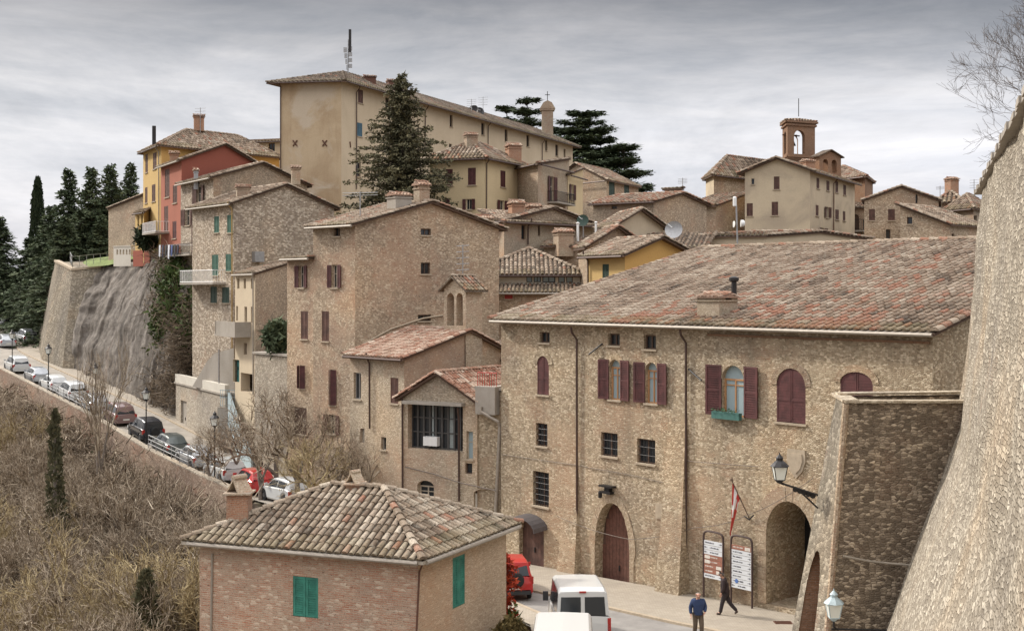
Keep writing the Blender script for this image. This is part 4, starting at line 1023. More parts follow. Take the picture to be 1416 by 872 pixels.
# ------------------------------------------------------------------ annex left of tall house, with terrace base
house('narrow_pale_house','narrow pale house front with two rows of slit windows, left of the tall house','house',XY(325,91),XY(353,87.5),XY(402,91.5),-12,1.15,.85,'t+',mats=[M_cream,M_mid],oh=.2,ov=.1,pitch=.3,nseg=3,red=.05,
  ops=[O(328,385,331,399,'dark',sill=False),O(337,385,340,399,'dark',sill=False),O(347,385,350,399,'dark',sill=False),O(326.5,423,329,443,'dark',sill=False),O(338,424,341.5,445,'dark',sill=False),O(347,424,350,446,'dark',sill=False),O(322,497,331,528,'door',c=flat('teal_green_door',(.03,.13,.12),.6)),O(337,474,341,490,'dark',sill=False),O(333,516,349,542,'hole',dep=.7)],gutter=(0,),gcol=M_gut,pipes=[(0,352,383,545,M_gut)])
ws=Wall(XY(325,91),XY(353,87.5)); 
def balcony(name,label,w,x0,x1,yt,yb,dep=1.0,solid=False,mat=M_whitep,parent=None,slab=M_conc):
    r=parent; u0,z1=w.px(x0,yt); u1,z0=w.px(x1,yb)
    _,z1=w.px((x0+x1)/2,yt); _,z0=w.px((x0+x1)/2,yb)
    s=MB(); w.box(s,u0,u1,z0-.14,z0,0,dep); bo=build(s,name,slab,r,label=label)
    g=MB()
    if solid:
        w.box(g,u0+.4,u1,z0,z1,dep-.1,dep); w.box(g,u1-.1,u1-.002,z0,z1-.003,0,dep-.1)
        for k in range(4): g.tube([w.pt(u0+.03+k*.1,z0,dep-.05),w.pt(u0+.03+k*.1,z1,dep-.05)],.02,5)
    else:
        n=max(4,int((u1-u0)/.16))
        for k in range(n+1): u=u0+.02+(u1-u0-.04)*k/n; g.tube([w.pt(u,z0,dep-.04),w.pt(u,z1,dep-.04)],.014,4,False)
        for k in range(5): g.tube([w.pt(u0+.02,z0,dep*k/5),w.pt(u0+.02,z1,dep*k/5)],.014,4,False); g.tube([w.pt(u1-.02,z0,dep*k/5),w.pt(u1-.02,z1,dep*k/5)],.014,4,False)
        for zz in (z1,z0+.08): g.tube([w.pt(u0+.02,zz,0),w.pt(u0+.02,zz,dep-.04),w.pt(u1-.02,zz,dep-.04),w.pt(u1-.02,zz,0)],.025,5,False)
    build(g,'railing',mat if not solid else M_conc,bo); return bo
pale_root=[o for o in bpy.data.objects if o.name.startswith('narrow_pale_house')][0]
balcony('balcony',None,ws,318,347,444,462,1.2,True,parent=pale_root)
house('terrace_base','rough grey stone terrace base left of the tall house, below the dark bush','terrace wall',XY(352,86.3),XY(402,82.0),XY(402,82.0)+Vector((.8,.6))*4,-16,-4.5,0,'flat',mats=[M_base],gutter=())
# ------------------------------------------------------------------ garage terrace with stairs
ga,gb=XY(243,103.5),XY(312,91.5)
gar=house('garage_terrace','low pale garage with flat terrace and small doorway at the cliff foot','garage',ga,gb,gb+Vector((.83,.55))*5,-15,-7.9,0,'flat',mats=[stone('pale_garage_stone',(.24,.20,.16),(.38,.32,.26),(.52,.46,.38),(.40,.34,.275),2.2,3.6,brick=.1,stain=.3)],ops=[O(250,554,258,596,'gate',c=M_conc)],gutter=())
wg=gar['walls'][0]; mb=MB(); wg.box(mb,0,wg.L,-7.76,-7.1,-.3,.06); build(mb,'parapet',M_white,gar['root'])
mb=MB()
pp=[(266,534),(286,500),(297,488),(323,481),(325,545),(300,542)]; Y=97.5
mb.prism([P(x,y,Y-(x-266)*.07) for x,y in pp],(.2,.6,0)); build(mb,'sloped_wing_wall',M_conc,gar['root'])
mb=MB(); q=P(303,545,93.2); mb.tube([q,q+Vector((0,0,3.4))],.07,6); build(mb,'post',M_grey,gar['root'])
st=thing('outdoor_staircase','steep outdoor staircase with pale blue parapet going down beside the pale garage','staircase',tuple(P(325,600,88)))
s0=P(318,560,91.2); s1=P(350,652,85.2); n=24; mb=MB(); wd=Vector((1.35,.95,0)).normalized()*1.7
for k in range(n):
    a=s0.lerp(s1,k/n); b_=s0.lerp(s1,(k+1)/n); a2=Vector((a.x,a.y,b_.z)); 
    dd=Vector((b_.x-a.x,b_.y-a.y,0))
    mb.prism([a2,a2+dd,a2+dd+wd,a2+wd],(0,0,-.9)); 
build(mb,'steps',flat('dark_step_stone',(.17,.155,.14),.9),st)
for k,nm in ((0,'parapet'),(1,'parapet')):
    mb=MB(); off=wd*k*1.0; a=s0+off; b_=s1+off; sd_=wd.normalized()*.16*(-1 if k==0 else 1)
    zt=Vector((0,0,.95 if k==0 else .2)); zb_=Vector((0,0,-1.6))
    mb.prism([a+zb_,b_+zb_,b_+zt,a+zt],sd_); build(mb,nm,M_bluep if k==0 else M_conc,st)
mb=MB(); q=P(322,563,91.6); mb.box(q.x-1.1,q.x+2.0,q.y-.2,q.y+3,q.z-3,q.z+.05); build(mb,'landing',M_conc,st)
mb=MB()
z=q.z+.05
for k in range(9): x=q.x-.9+k*.17; mb.tube([(x,q.y-.1,z),(x,q.y-.1,z+1.25)],.02,5)
for h in (.1,.7,1.25): mb.tube([(q.x-.95,q.y-.1,z+h),(q.x+.6,q.y-.1,z+h)],.025,5)
mb.box(q.x+.6,q.x+2.0,q.y-.15,q.y+.05,z,z+1.1)
build(mb,'railing',M_bluep,st)
# ------------------------------------------------------------------ green shutter house
gs=house('green_shutter_house','stone house with pale green shutters and a white balcony, above the cliff foot','stone house',XY(266,101),XY(323,95),XY(462,101.3),-14,6.75,1.6,'x',mats=[M_grn],oh=.45,ov=.25,pitch=.3,nseg=3,red=.04,
  ops=[O(296,299,303,322,'shut',c=M_green),O(314,297,322,322,'shut',c=M_green),O(293,352,302,381,'shut',c=M_green,lab='green shuttered balcony door'),O(312,351,321,375,'shut',c=M_green),O(291,396,300,419,'shut',c=M_dgreen),O(307,397,317,419,'shut',c=M_dgreen)],gcol=M_gut,pipes=[(0,322.5,285,500,flat('ochre_pipe',(.33,.22,.08),.6))])
balcony('balcony','white railed balcony',gs['walls'][0],266,312,374,391,1.1,parent=gs['root'])
w_=gs['walls'][1]; mb=MB(); u0,z0=w_.px(348,362); u1,z1=w_.px(361,348); w_.box(mb,u0,u1,z0,z1,.05,.5); build(mb,'air_conditioner',M_grey,gs['root'])
ch_on(gs,0,336,98,1.0,1.1,M_chstone,'square chimney with small openings'); ch_on(gs,0,409,105,.7,1.0,M_chstone)
# middle house
mh_=house('middle_stone_house','stone house with brown shutters and laundry balcony, right of the red house','stone house',XY(250,111),XY(295,104),XY(425,112.3),-6,9.55,1.55,'x',mats=[M_grn,M_mid],oh=.45,ov=.25,pitch=.32,nseg=3,red=.04,
  ops=[O(268,257,283,284,'ajar',c=M_brown),O(252,289,267,312,'ajar',c=M_brown),O(267,310,281,351,'ajar',c=M_brown,lab='balcony door')],gcol=M_gut)
balcony('balcony',None,mh_['walls'][0],247,281,338,352,1.2,parent=mh_['root'],mat=M_iron)
ch_on(mh_,0,271,107,.35,1.3,M_grey)
wm=mh_['walls'][0]
cl=thing('laundry','dark and white laundry hanging on the balcony of the middle stone house','laundry',tuple(wm.P(252,345,1.3)))
cols=[(.6,.62,.65),(.04,.04,.06),(.05,.05,.05),(.65,.66,.7),(.08,.11,.25),(.04,.04,.04),(.03,.03,.05)]
for k,c_ in enumerate(cols):
    u,z=wm.px(240+k*4.2,339); mb=MB(); h_=random.uniform(.8,1.25)
    pts=[wm.pt(u,z,1.3),wm.pt(u+.45,z-.02,1.3),wm.pt(u+.42,z-h_,1.36),wm.pt(u+.2,z-h_*1.05,1.28),wm.pt(u+.03,z-h_*.95,1.34)]
    mb.prism(pts,wm.n3*.04); build(mb,'garment',flat('cloth_%d'%k,c_,.9),cl)
mb=MB(); mb.tube([wm.P(238,339,1.32),wm.P(272,339,1.32)],.01,4); build(mb,'line',M_grey,cl)
# red house
rh=house('red_house','brick red plastered house with tall dark shutters between yellow house and stone house','house',XY(222.5,118.5),XY(251,112),XY(366,120.5),2.2,11.85,1.85,'x',mats=[M_red2,M_red],oh=.45,ov=.3,pitch=.33,nseg=3,red=.05,
  ops=[O(228,234,234.5,273,'shut',c=M_brown),O(239,256,245,281,'shut',c=M_brown),O(227,285,232.6,321,'shut',c=M_brown),O(238.5,306,244,330,'shut',c=M_burg)],gcol=M_gut)
balcony('balcony',None,rh['walls'][0],215,234,308,322,1.3,parent=rh['root'])
ch_on(rh,0,241,117,.8,1.2,M_chbrick); ch_on(rh,1,374,123,.6,1.3,M_chbrick)
# yellow house
yh=house('tall_yellow_house','tall yellow house with dark shutters at the top left of the cliff','house',XY(198,126.5),XY(223,120),XY(386,131),2.6,14.25,2.1,'hip',mats=[M_yel,M_yel2],oh=.5,pitch=.36,Lt=.5,nseg=3,red=.1,
  ops=[O(211.5,211,216.6,234,'shut',c=M_brown),O(210,255,215,279,'shut',c=M_brown),O(201,213,204.5,239,'shut',c=M_brown),O(200.5,259,204,281,'shut',c=M_brown)],inset=4,pipes=[(0,221,206,330,M_gut)])
ch_on(yh,0,275,127.5,1.0,1.15,M_chbrick,'red brick chimney'); 
q=XY(213,125); mb=MB(); mb.tube([(q.x,q.y,14.4),(q.x,q.y,16.6)],.2,8); build(mb,'flue_pipe',M_iron,yh['root'])
house('yellow_extension','low yellow extension with two narrow windows at the foot of the yellow house','house',XY(187,124.5),XY(199,122.5),XY(206,124),2.6,7.7,.4,'t+',mats=[M_yel],oh=.2,pitch=.35,nseg=3,ops=[O(190,298,192.5,314,'dark'),O(195,297,197.5,313,'dark')])
house('grey_stone_barn','plain windowless stone house with a sloping roof between dark conifers and yellow house','stone house',XY(150,137),XY(201,131),XY(215,140),1,9.0,1.15,'s+',mats=[M_mid],oh=.3,ov=.2,pitch=.36,nseg=3,gutter=())
house('cream_back_house','cream house behind the yellow one, dark window next to the huge beige building','house',XY(318,137),XY(389,135),XY(400,150),2,16.3,2.0,'t+',mats=[M_beige2],oh=.4,pitch=.4,Lt=.5,nseg=3,ops=[O(371,198,380,215,'dark')],red=.2)
# parapet with slots + red gate + hedge on cliff top
cw=thing('white_parapet','short white parapet wall with a row of slots on the cliff top','wall',tuple(P(168,360,126)))
wc=Wall(XY(157,127.5),XY(181,125.5)); mb=MB(); ops=[O(161+k*4.3,345,163.3+k*4.3,352) for k in range(5)]
for q in ops: op_geom(wc,q)
_,zt=wc.px(169,341); _,zb_=wc.px(169,368); wall_mesh(mb,wc,[(0,zt),(wc.L,zt)],zb_,ops,dep=.35); wc.box(mb,-.05,wc.L+.05,zt,zt+.1,-.4,.05); build(mb,'wall',M_white,cw)
wc2=Wall(XY(184,124.5),XY(207,121.5)); mb=MB(); _,zt=wc2.px(195,346); _,zb_=wc2.px(195,368)
wc2.box(mb,0,wc2.L,zb_,zt,-.3,0); o=build(mb,'red_wall',M_red); tag(o,'low brick red garden wall on the cliff edge below the yellow house','wall')
# ------------------------------------------------------------------ huge beige building
K=house('huge_beige_building','huge long beige plastered building with small square windows on the hilltop','palazzo',XY(387,125.5),XY(472,124.5),XY(792,181),3,21.4,1.6,'hip',mats=[M_beige,M_beige2],tile=tilemat('dark_far_tiles',(.05,.038,.03),(.15,.115,.085),(.30,.25,.195)),oh=.9,pitch=.42,Lt=.6,nseg=3,red=.05,inset=6,gutter=(0,1),
  ops=[O(495,124,502,143,'shut',c=M_brown,w=1),O(494,170,501,189,'shut',c=flat('blue_shutter',(.05,.12,.17),.6),w=1),O(492,222,499,244,'dark',w=1),O(533,135,538.5,152,'dark',w=1),O(622,159,626,176,'dark',w=1),O(665.5,170,670,187,'dark',w=1),O(698,179,702,196,'dark',w=1),O(728,187,732,203,'dark',w=1),O(754,194,757,209,'dark',w=1),O(768,200,772,216,'dark',w=1),O(779.5,206,782,220,'dark',w=1),O(621,199,625,206,'dark',w=1,sill=False)],
  pipes=[(1,492,124,262),(0,388.5,118,250),(1,587,150,230),(1,674,172,206),(1,749,196,222)])
wk=K['walls'][0]; mb=MB()
for x,y in ((408,198),(449,198)):
    for s_ in (-1,1): mb.tube([wk.P(x-3,y-4*s_,.05),wk.P(x+3,y+4*s_,.05)],.07,5)
wk1=K['walls'][1]; mb.tube([wk1.P(484,196,.05),wk1.P(485,204,.05)],.07,5)
build(mb,'iron_tie',M_rust,K['root'])
ch_on(K,1,511,133,1.2,.9,M_rust); ch_on(K,1,543,141,1.2,.9,M_rust)
q=XY(757,176); zr=roof_z(K['slopes'][1],q.x,q.y); mb=MB()
zr-=.6; mb.box(q.x-.8,q.x+.8,q.y-.7,q.y+.7,zr-1,zr+4.0); mb.box(q.x-1.0,q.x+1.0,q.y-.85,q.y+.85,zr+4.0,zr+4.25); mb.prism([(q.x-1.1,q.y-.9,zr+4.25),(q.x+1.1,q.y-.9,zr+4.25),(q.x+.6,q.y-.9,zr+5.1),(q.x,q.y-.9,zr+5.4),(q.x-.6,q.y-.9,zr+5.1)],(0,1.8,0)); build(mb,'roof_turret',M_chstone,K['root'])
mb=MB(); mb.tube([(q.x,q.y,zr+5.3),(q.x,q.y,zr+6.8)],.05,4); mb.tube([(q.x-.35,q.y,zr+6.3),(q.x+.35,q.y,zr+6.3)],.05,4); build(mb,'cross',M_iron,K['root'])
# ------------------------------------------------------------------ yellow complex below it
ny=house('pale_yellow_house','pale yellow hip roofed house with burgundy shutters below the huge beige building','house',XY(594,109.5),XY(670,108),XY(722,114.5),2,11.75,1.55,'hip',mats=[M_yel3],oh=.5,pitch=.34,Lt=.5,nseg=3,red=.12,gutter=(0,1),
  ops=[O(616,234,626,257,c=M_burg),O(647,232,658,256,c=M_burg),O(640,275,657,290,'ajar',c=M_burg),O(614,274,622,290,c=M_burg),O(692,236,699,259,c=M_burg,w=1),O(687,277,701,292,'ajar',c=M_burg,w=1)],pipes=[(1,671.5,222,290)])
ch_on(ny,0,651,110.5,1.0,1.3,M_chstone); ch_on(ny,1,710,114,1.2,1.9,M_chbrick,'taller orange brick chimney with two vents')
nb=house('stone_bay_house','stone bay with a tall shuttered balcony door beside the pale yellow house','house',XY(716,113.6),XY(744,109.5),XY(787,117),2,11.2,1.2,'t+',mats=[M_mid,M_chstone],oh=.4,pitch=.34,nseg=3,gutter=(0,1),
  ops=[O(757,244,769,279,'ajar',c=M_burg,w=1)])
balcony('balcony',None,nb['walls'][1],757,782,267,281,1.0,parent=nb['root'],mat=M_iron)
house('yellow_corner_house','small pale yellow house with one burgundy window at the right end of the yellow row','house',XY(778,117.5),XY(785,116.5),XY(806,121),2,10.9,1.0,'t+',mats=[M_yel3],oh=.4,pitch=.34,nseg=3,gutter=(1,),ops=[O(787,255,795,276.5,'ajar',c=M_burg,w=1)])
house('brick_gable_house','brown house with green shutters at the right, below the dark cedar','house',XY(757,142),XY(839,134),XY(883,142.5),2,12.0,2.1,'y',mats=[M_mid,M_tall],oh=.4,pitch=.38,Lt=.5,nseg=3,red=.15,gutter=(0,),ops=[O(842,251,850,271,c=M_dgreen,w=1),O(863,254,870,271,c=M_dgreen,w=1)])
# ------------------------------------------------------------------ mid roofs
lh=house('long_low_house','long low stone house with a reddish roof and broad blank gable in the middle distance','stone house',XY(820,103),XY(904,100),XY(977,104.5),0,7.2,.8,'x',mats=[M_mid,M_mid],tile=M_tiler,oh=.35,pitch=.33,nseg=3,red=.4,ops=[O(845,284.5,853,289,'dark',sill=False)])
house('pale_gable_house','low house with a pale plaster gable and dark eaves behind the small yellow house','house',XY(828,94),XY(853,89),XY(917,92.5),-2,4.75,1.15,'x',mats=[M_mid,M_cream],oh=.4,ov=.5,pitch=.3,nseg=3,red=.15,gutter=())
house('dark_gable_house','low dark stone gable house just left of the small yellow house','stone house',XY(800,86.5),XY(812,84.0),XY(893,87.0),-3,3.0,1.35,'x',mats=[M_mid],oh=.35,ov=.4,pitch=.3,nseg=3,gutter=())
sy=house('small_yellow_house','small bright yellow house with a dark green window behind the big palazzo roof','house',XY(812,81),XY(864,77.6),XY(957,81.8),-6,2.3,1.08,'x',mats=[M_yel,M_yel2],oh=.5,ov=.45,pitch=.27,nseg=4,red=.04,ops=[O(833,365,842,388,'shut',c=M_dgreen)],pipes=[(0,815,355,400)])
ch_on(sy,0,843,80.5,.6,.3,M_chstone) if False else None
cl_=house('clerestory_house','tiled hip roof house with a band of pale clerestory windows right of the tall house','house',XY(652,86),XY(806,86),XY(806,94),-4,1.2,1.75,'hip',mats=[M_white],oh=.45,pitch=.30,nseg=4,red=.03,inset=3.6,gutter=(0,),gcol=M_pipe,
  ops=[O(728,379,736,390,'blue',sill=False,fc=M_iron),O(738,379,748,390,'blue',sill=False,fc=M_iron),O(750,379,768,390.5,'blue',sill=False,fc=M_iron),O(772,379,781,391,'blue',sill=False,fc=M_iron),O(783,379,792,391,'blue',sill=False,fc=M_iron)])
house('clerestory_lower_house','brown lower storey with a narrow tiled strip roof and one red shutter, under the clerestory','house',XY(650,84.2),XY(830,84.0),XY(830,86.4),-10,-.15,.62,'t+',mats=[M_tall],oh=.3,pitch=.28,nseg=4,red=.06,gcol=M_gut,ops=[O(698,403,709,413.5,'shut',c=M_redp)])
qh=house('row_house_with_chimneys','old tiled gable house just behind the two orange brick chimneys','stone house',XY(655,93.5),XY(697,91.5),XY(824,98.5),-2,5.15,1.15,'x',mats=[M_tall,M_mid],oh=.35,pitch=.3,nseg=3,red=.1,gutter=(0,),
  ops=[O(721,311,727,331,'dark',w=1,sill=False),O(770,317,776,323,'dark',w=1)],)
qh2=house('low_tiled_row','low old row house beneath two orange brick chimneys, behind the clerestory house','stone house',XY(697,91),XY(822,97.5),XY(822,97.5)+Vector((-.4,.9))*4.5,-2,5.1,1.0,'t+',mats=[M_chstone],oh=.5,pitch=.3,nseg=4,red=.1,ops=[O(721,311,727,331,'dark',sill=False),O(770,317,776,323,'dark'),O(744,312,747,326,'dark',sill=False)],pipes=[(0,729,308,338)])
ch_on(qh2,0,714,94.5,1.0,1.6,M_chbrick,'large orange brick chimney with tiled cap'); ch_on(qh2,0,737,95.8,.95,1.3,M_chbrick,'smaller orange brick chimney')
x2=house('old_tiled_annex','patched low roof with brick chimney between the chimneyed row and the small yellow house','annex',XY(752,90),XY(812,89),XY(822,96),-3,3.2,.9,'t+',mats=[M_tall],tile=M_tile,oh=.4,pitch=.3,nseg=3,red=.1,gutter=())
ch_on(x2,0,779,89.5,1.15,1.5,M_chstone,'broad brown brick chimney')
house('flat_wall_house','low grey house with a long thin tiled ridge behind the palazzo roof','house',XY(976,90),XY(1060,89),XY(1200,95),-3,3.9,.4,'x',mats=[M_cream],oh=.3,pitch=.3,nseg=3,red=.15,gutter=())
house('low_tiled_house','low tiled roof to the left of the rooftop dish mast, behind the palazzo roof','house',XY(880,85.5),XY(972,84.5),XY(985,91),-4,2.9,1.25,'t+',mats=[M_mid],oh=.3,pitch=.3,nseg=3,red=.05,gutter=())
# ------------------------------------------------------------------ church group
cb_=house('warm_white_house','large pale plastered house with a front gable and many dark windows, beneath the bell tower','house',XY(1030,116),XY(1120,114),XY(1182,128),0,11.1,1.15,'y',mats=[M_chouse],oh=.6,ov=.45,pitch=.36,nseg=3,red=.1,gutter=(1,),
  ops=[O(1070,244,1078,262,c=M_brown),O(1067,279,1076,298,c=M_brown),O(1032.5,281,1041,299,c=M_brown),O(1039,247,1043,255,'dark'),O(1129,246,1133,261,c=M_brown,w=1),O(1142.7,250,1147,264,c=M_brown,w=1),O(1155,250.6,1159,266.5,c=M_brown,w=1),O(1166,255.5,1170,270,c=M_brown,w=1),O(1128,283.5,1132,298.6,c=M_brown,w=1),O(1139.6,286,1148,301,'ajar',c=M_brown,w=1),O(1155,289.6,1160,304,c=M_brown,w=1),O(1165.4,292,1169,305.5,c=M_brown,w=1),O(1132,315,1142.7,333,'ajar',c=M_brown,w=1)],pipes=[(1,1151.5,250,330,M_rust)])
ch_on(cb_,0,1117,117.5,1.0,1.0,M_chbrick)
house('church','church with a hipped roof and pale corner pilaster left of the bell tower','church',XY(976,128),XY(987,123.5),XY(1110,135),0,11.85,2.0,'hip',mats=[M_chouse,M_tall],oh=.5,pitch=.42,Lt=.5,nseg=3,red=.15,inset=3,gutter=(1,))
house('church_side_aisle','low tiled side aisle in front of the church, left of the pale gabled house','church',XY(945,119),XY(990,116.5),XY(1035,121),0,8.0,1.5,'t+',mats=[M_tall],oh=.4,pitch=.38,nseg=3,red=.2,gutter=())
house('little_roof_room','tiny flat topped room with a dark roof edge above the long low house','house',XY(919,118),XY(941,117),XY(943,120),0,9.6,.2,'t+',mats=[M_chstone],oh=.3,pitch=.4,nseg=3,gutter=())
# bell tower
bt_=thing('bell_tower','square red brick bell tower with tall arched openings and a bell','bell tower',tuple(P(1104,300,128)))
ta,tb_,tc_=XY(1082,130),XY(1089,127),XY(1127,128.5); td=ta+tc_-tb_
ws_=[Wall(ta,tb_),Wall(tb_,tc_),Wall(tc_,td),Wall(td,ta)]
zt=17.45; zbb=4
o1=O(1098,180,1113,213,arch='round'); op_geom(ws_[1],o1); o1['dep']=.45
mb=MB(); wall_mesh(mb,ws_[1],[(0,zt),(ws_[1].L,zt)],zbb,[o1])
L1=ws_[1].L; o2=dict(o1); o2.update(u0=L1-o1['u1'],u1=L1-o1['u0'],curve=[(L1-a,z) for a,z in reversed(o1['curve'])]); wall_mesh(mb,ws_[2+0] if False else Wall(tc_+(ta-tb_),td),[(0,zt),(L1,zt)],zbb,[o2])
for i in (0,3):
    pass
wl0=Wall(ta,tb_); oa=O(1084,182,1087,213,arch='round'); op_geom(wl0,oa); oa['dep']=.45; wall_mesh(mb,wl0,[(0,zt),(wl0.L,zt)],zbb,[oa])
wr0=Wall(tc_,td); wall_mesh(mb,wr0,[(0,zt),(wr0.L,zt)],zbb,[])
for wv in (ws_[1],wl0,wr0,Wall(tc_+(ta-tb_),td)): 
    wv.box(mb,-.14,wv.L+.14,zt-.5,zt-.32,-.02,.15); wv.box(mb,-.24,wv.L+.24,zt-.18,zt,-.02,.25)
    zz=o1['z0']-.35; wv.box(mb,-.10,wv.L+.10,zz,zz+.22,-.02,.11)
cen=(ta+tb_+tc_+td)/4
mb.prism([Vector((p.x,p.y,o1['z0']-1.0)) for p in (ta,tb_,tc_,td)],(0,0,.5))
twm=build(mb,'tower_walls',M_brick,bt_)
rm=MB(); q=[Vector((cen.x+(p.x-cen.x)*1.17,cen.y+(p.y-cen.y)*1.17,zt+.02)) for p in (ta,tb_,tc_,td)]; ap=Vector((cen.x,cen.y,zt+.42)); rm.prism(q,(0,0,-.015)); rm.c=[(.3,0,0,1)]*len(rm.v)
for i in range(4): tiles_on(rm,[q[i],q[(i+1)%4],ap],.36,.45,3,red=.4)
build(rm,'roof',M_tiler,bt_)
um=(o1['u0']+o1['u1'])/2; c0=ws_[1].pt(um,0,-1.4); zc=o1['z0']+1.0
mb=MB(); mb.lathe((c0.x,c0.y,zc),[(.52,0),(.46,.12),(.34,.4),(.28,.75),(.2,.95),(.05,1.02)],16); bell=build(mb,'bell',M_iron,bt_)
mb=MB(); mb.tube([ws_[1].pt(um-1.1,zc+1.08,-1.4),ws_[1].pt(um+1.1,zc+1.08,-1.4)],.07,6); build(mb,'yoke',M_rust,bell)
mb=MB(); mb.tube([(cen.x,cen.y,zt+.7),(cen.x,cen.y,zt+2.6)],.04,4); build(mb,'rod',M_iron,bt_)
# small bell gable
b2=thing('small_bell_gable','small red brick bell gable with two round arches right of the bell tower','bell gable',tuple(P(1147,260,125)))
wv=Wall(XY(1133,124),XY(1163,125.5)); mb=MB(); oo=[O(1138,220,1145,238,arch='round'),O(1150,221,1157,239,arch='round')]
for q in oo: op_geom(wv,q); q['dep']=.8
zt2=wv.px(1148,215)[1]; wall_mesh(mb,wv,[(0,zt2),(wv.L/2,zt2+.45),(wv.L,zt2)],7,oo)
wz=Wall(wv.pt(wv.L,0,-.8).xy,wv.pt(0,0,-.8).xy); o3=[dict(u0=wv.L-q['u1'],u1=wv.L-q['u0'],z0=q['z0'],z1=q['z1'],zs=q['zs'],dep=.01,arch='round',curve=[(wv.L-a,z) for a,z in reversed(q['curve'])]) for q in oo]
wall_mesh(mb,wz,[(0,zt2),(wv.L/2,zt2+.45),(wv.L,zt2)],7,o3); 
for pa_,pb_ in ((wv.p1,wz.p0),(wz.p1,wv.p0)): ww=Wall(pa_,pb_); wall_mesh(mb,ww,[(0,zt2),(ww.L,zt2)],7,[])
build(mb,'wall',M_brick,b2)
rm=MB()
for s_ in (0,1):
    e=-.25 if s_==0 else wv.L+.25; rm.prism([wv.pt(e,zt2-.1,.25),wv.pt(wv.L/2,zt2+.62,.25),wv.pt(wv.L/2,zt2+.62,-1.05),wv.pt(e,zt2-.1,-1.05)],(0,0,-.1))
build(rm,'roof',M_tiler,b2)
house('brick_apse','brick block with a hipped tiled roof right of the small bell gable','church',XY(1125,139),XY(1196,131.5),XY(1207,139),0,12.2,1.7,'hip',mats=[M_brick],tile=M_tiler,oh=.4,pitch=.4,nseg=3,red=.2,gutter=(0,))
rc=house('recessed_arch_house','narrow recessed house with an arched balcony door between the pale house and the stone gable','house',XY(1168,129.5),XY(1199,128.5),XY(1203,133),0,8.6,.9,'t+',mats=[M_tall],oh=.3,pitch=.36,nseg=3,gutter=(),ops=[O(1177,296,1188,318,'door',arch='round',c=M_wood),O(1176,326,1187,340,'dark',arch='round',sill=False)])
balcony('balcony',None,rc['walls'][0],1170,1196,304,319,1.0,parent=rc['root'],mat=M_iron)
# right group
r1=house('stone_gable_house','wide stone gable house with two dark square windows right of the church','stone house',XY(1195,112),XY(1298,112),XY(1298,122),0,8.15,1.2,'y',mats=[M_tall],oh=.25,ov=.2,pitch=.36,nseg=3,gutter=(),ops=[O(1201.5,289,1210,305,c=M_brown),O(1228,289,1237.5,305,c=M_brown),O(1225,317,1231.5,335,'dark'),O(1266,269,1269,281,'dark',sill=False)])
r2=house('lean_to_stone_house','stone house with a long roof sloping down to the right beside the rampart','stone house',XY(1245,107),XY(1313,104.5),XY(1362,108.5),0,5.6,1.75,'s-',mats=[M_tall],oh=.3,ov=.35,pitch=.34,nseg=3,red=.05,gutter=(),ops=[O(1254,300,1261.5,310,'dark'),O(1316,323,1320,336,'dark',w=1)],pipes=[])
house('far_right_house','small hip roofed house partly behind the rampart edge at far right','house',XY(1307,121),XY(1346,117),XY(1372,121),0,7.9,1.4,'hip',mats=[M_chstone],oh=.35,pitch=.36,nseg=3,red=.15,ops=[O(1347,298,1351,312,'dark',w=1)])
h4=house('far_right_back_house','low tiled hip roof with a red brick chimney behind the stone gable house','house',XY(1296,127),XY(1330,126),XY(1340,134),0,9.2,1.0,'hip',mats=[M_chstone],oh=.35,pitch=.4,nseg=3,red=.25,gutter=())
ch_on(h4,0,1316,128,1.0,1.3,M_chbrick)
# ------------------------------------------------------------------ foreground pyramid roof house
fa,fb_,fc_=XY(276,43.3),XY(578,40.35),XY(700,46.0)
def redfg(c): return .06
FG=house('foreground_brick_house','nearest square brick and stone house with a mossy pyramid roof and teal shutters','brick house',fa,fb_,fc_,-18,-8.62,1.45,'hip',mats=[M_fg,M_fg2],tile=M_tilefg,oh=.42,pitch=.27,Lt=.42,nseg=6,red=.05,notile=(),gutter=(0,1),gcol=M_gut,under=M_eave,
  ops=[O(405,797,440,853,'shut',c=M_teal,sill=False),O(626,768,643,838,'shut',w=1,c=M_teal,sill=False)])
wf=FG['walls'][1]; mb=MB(); mb.tube([wf.P(585,778,.4),wf.P(580,790,.05),wf.P(576,872,.05),wf.P(576,1000,.05)],.035,6); build(mb,'cable',M_rust,FG['root'])
mb=MB(); mb.tube([FG['walls'][0].P(293.5,765,.03),FG['walls'][0].P(290,1000,.03)],.04,6); build(mb,'drainpipe',M_gut,FG['root'])
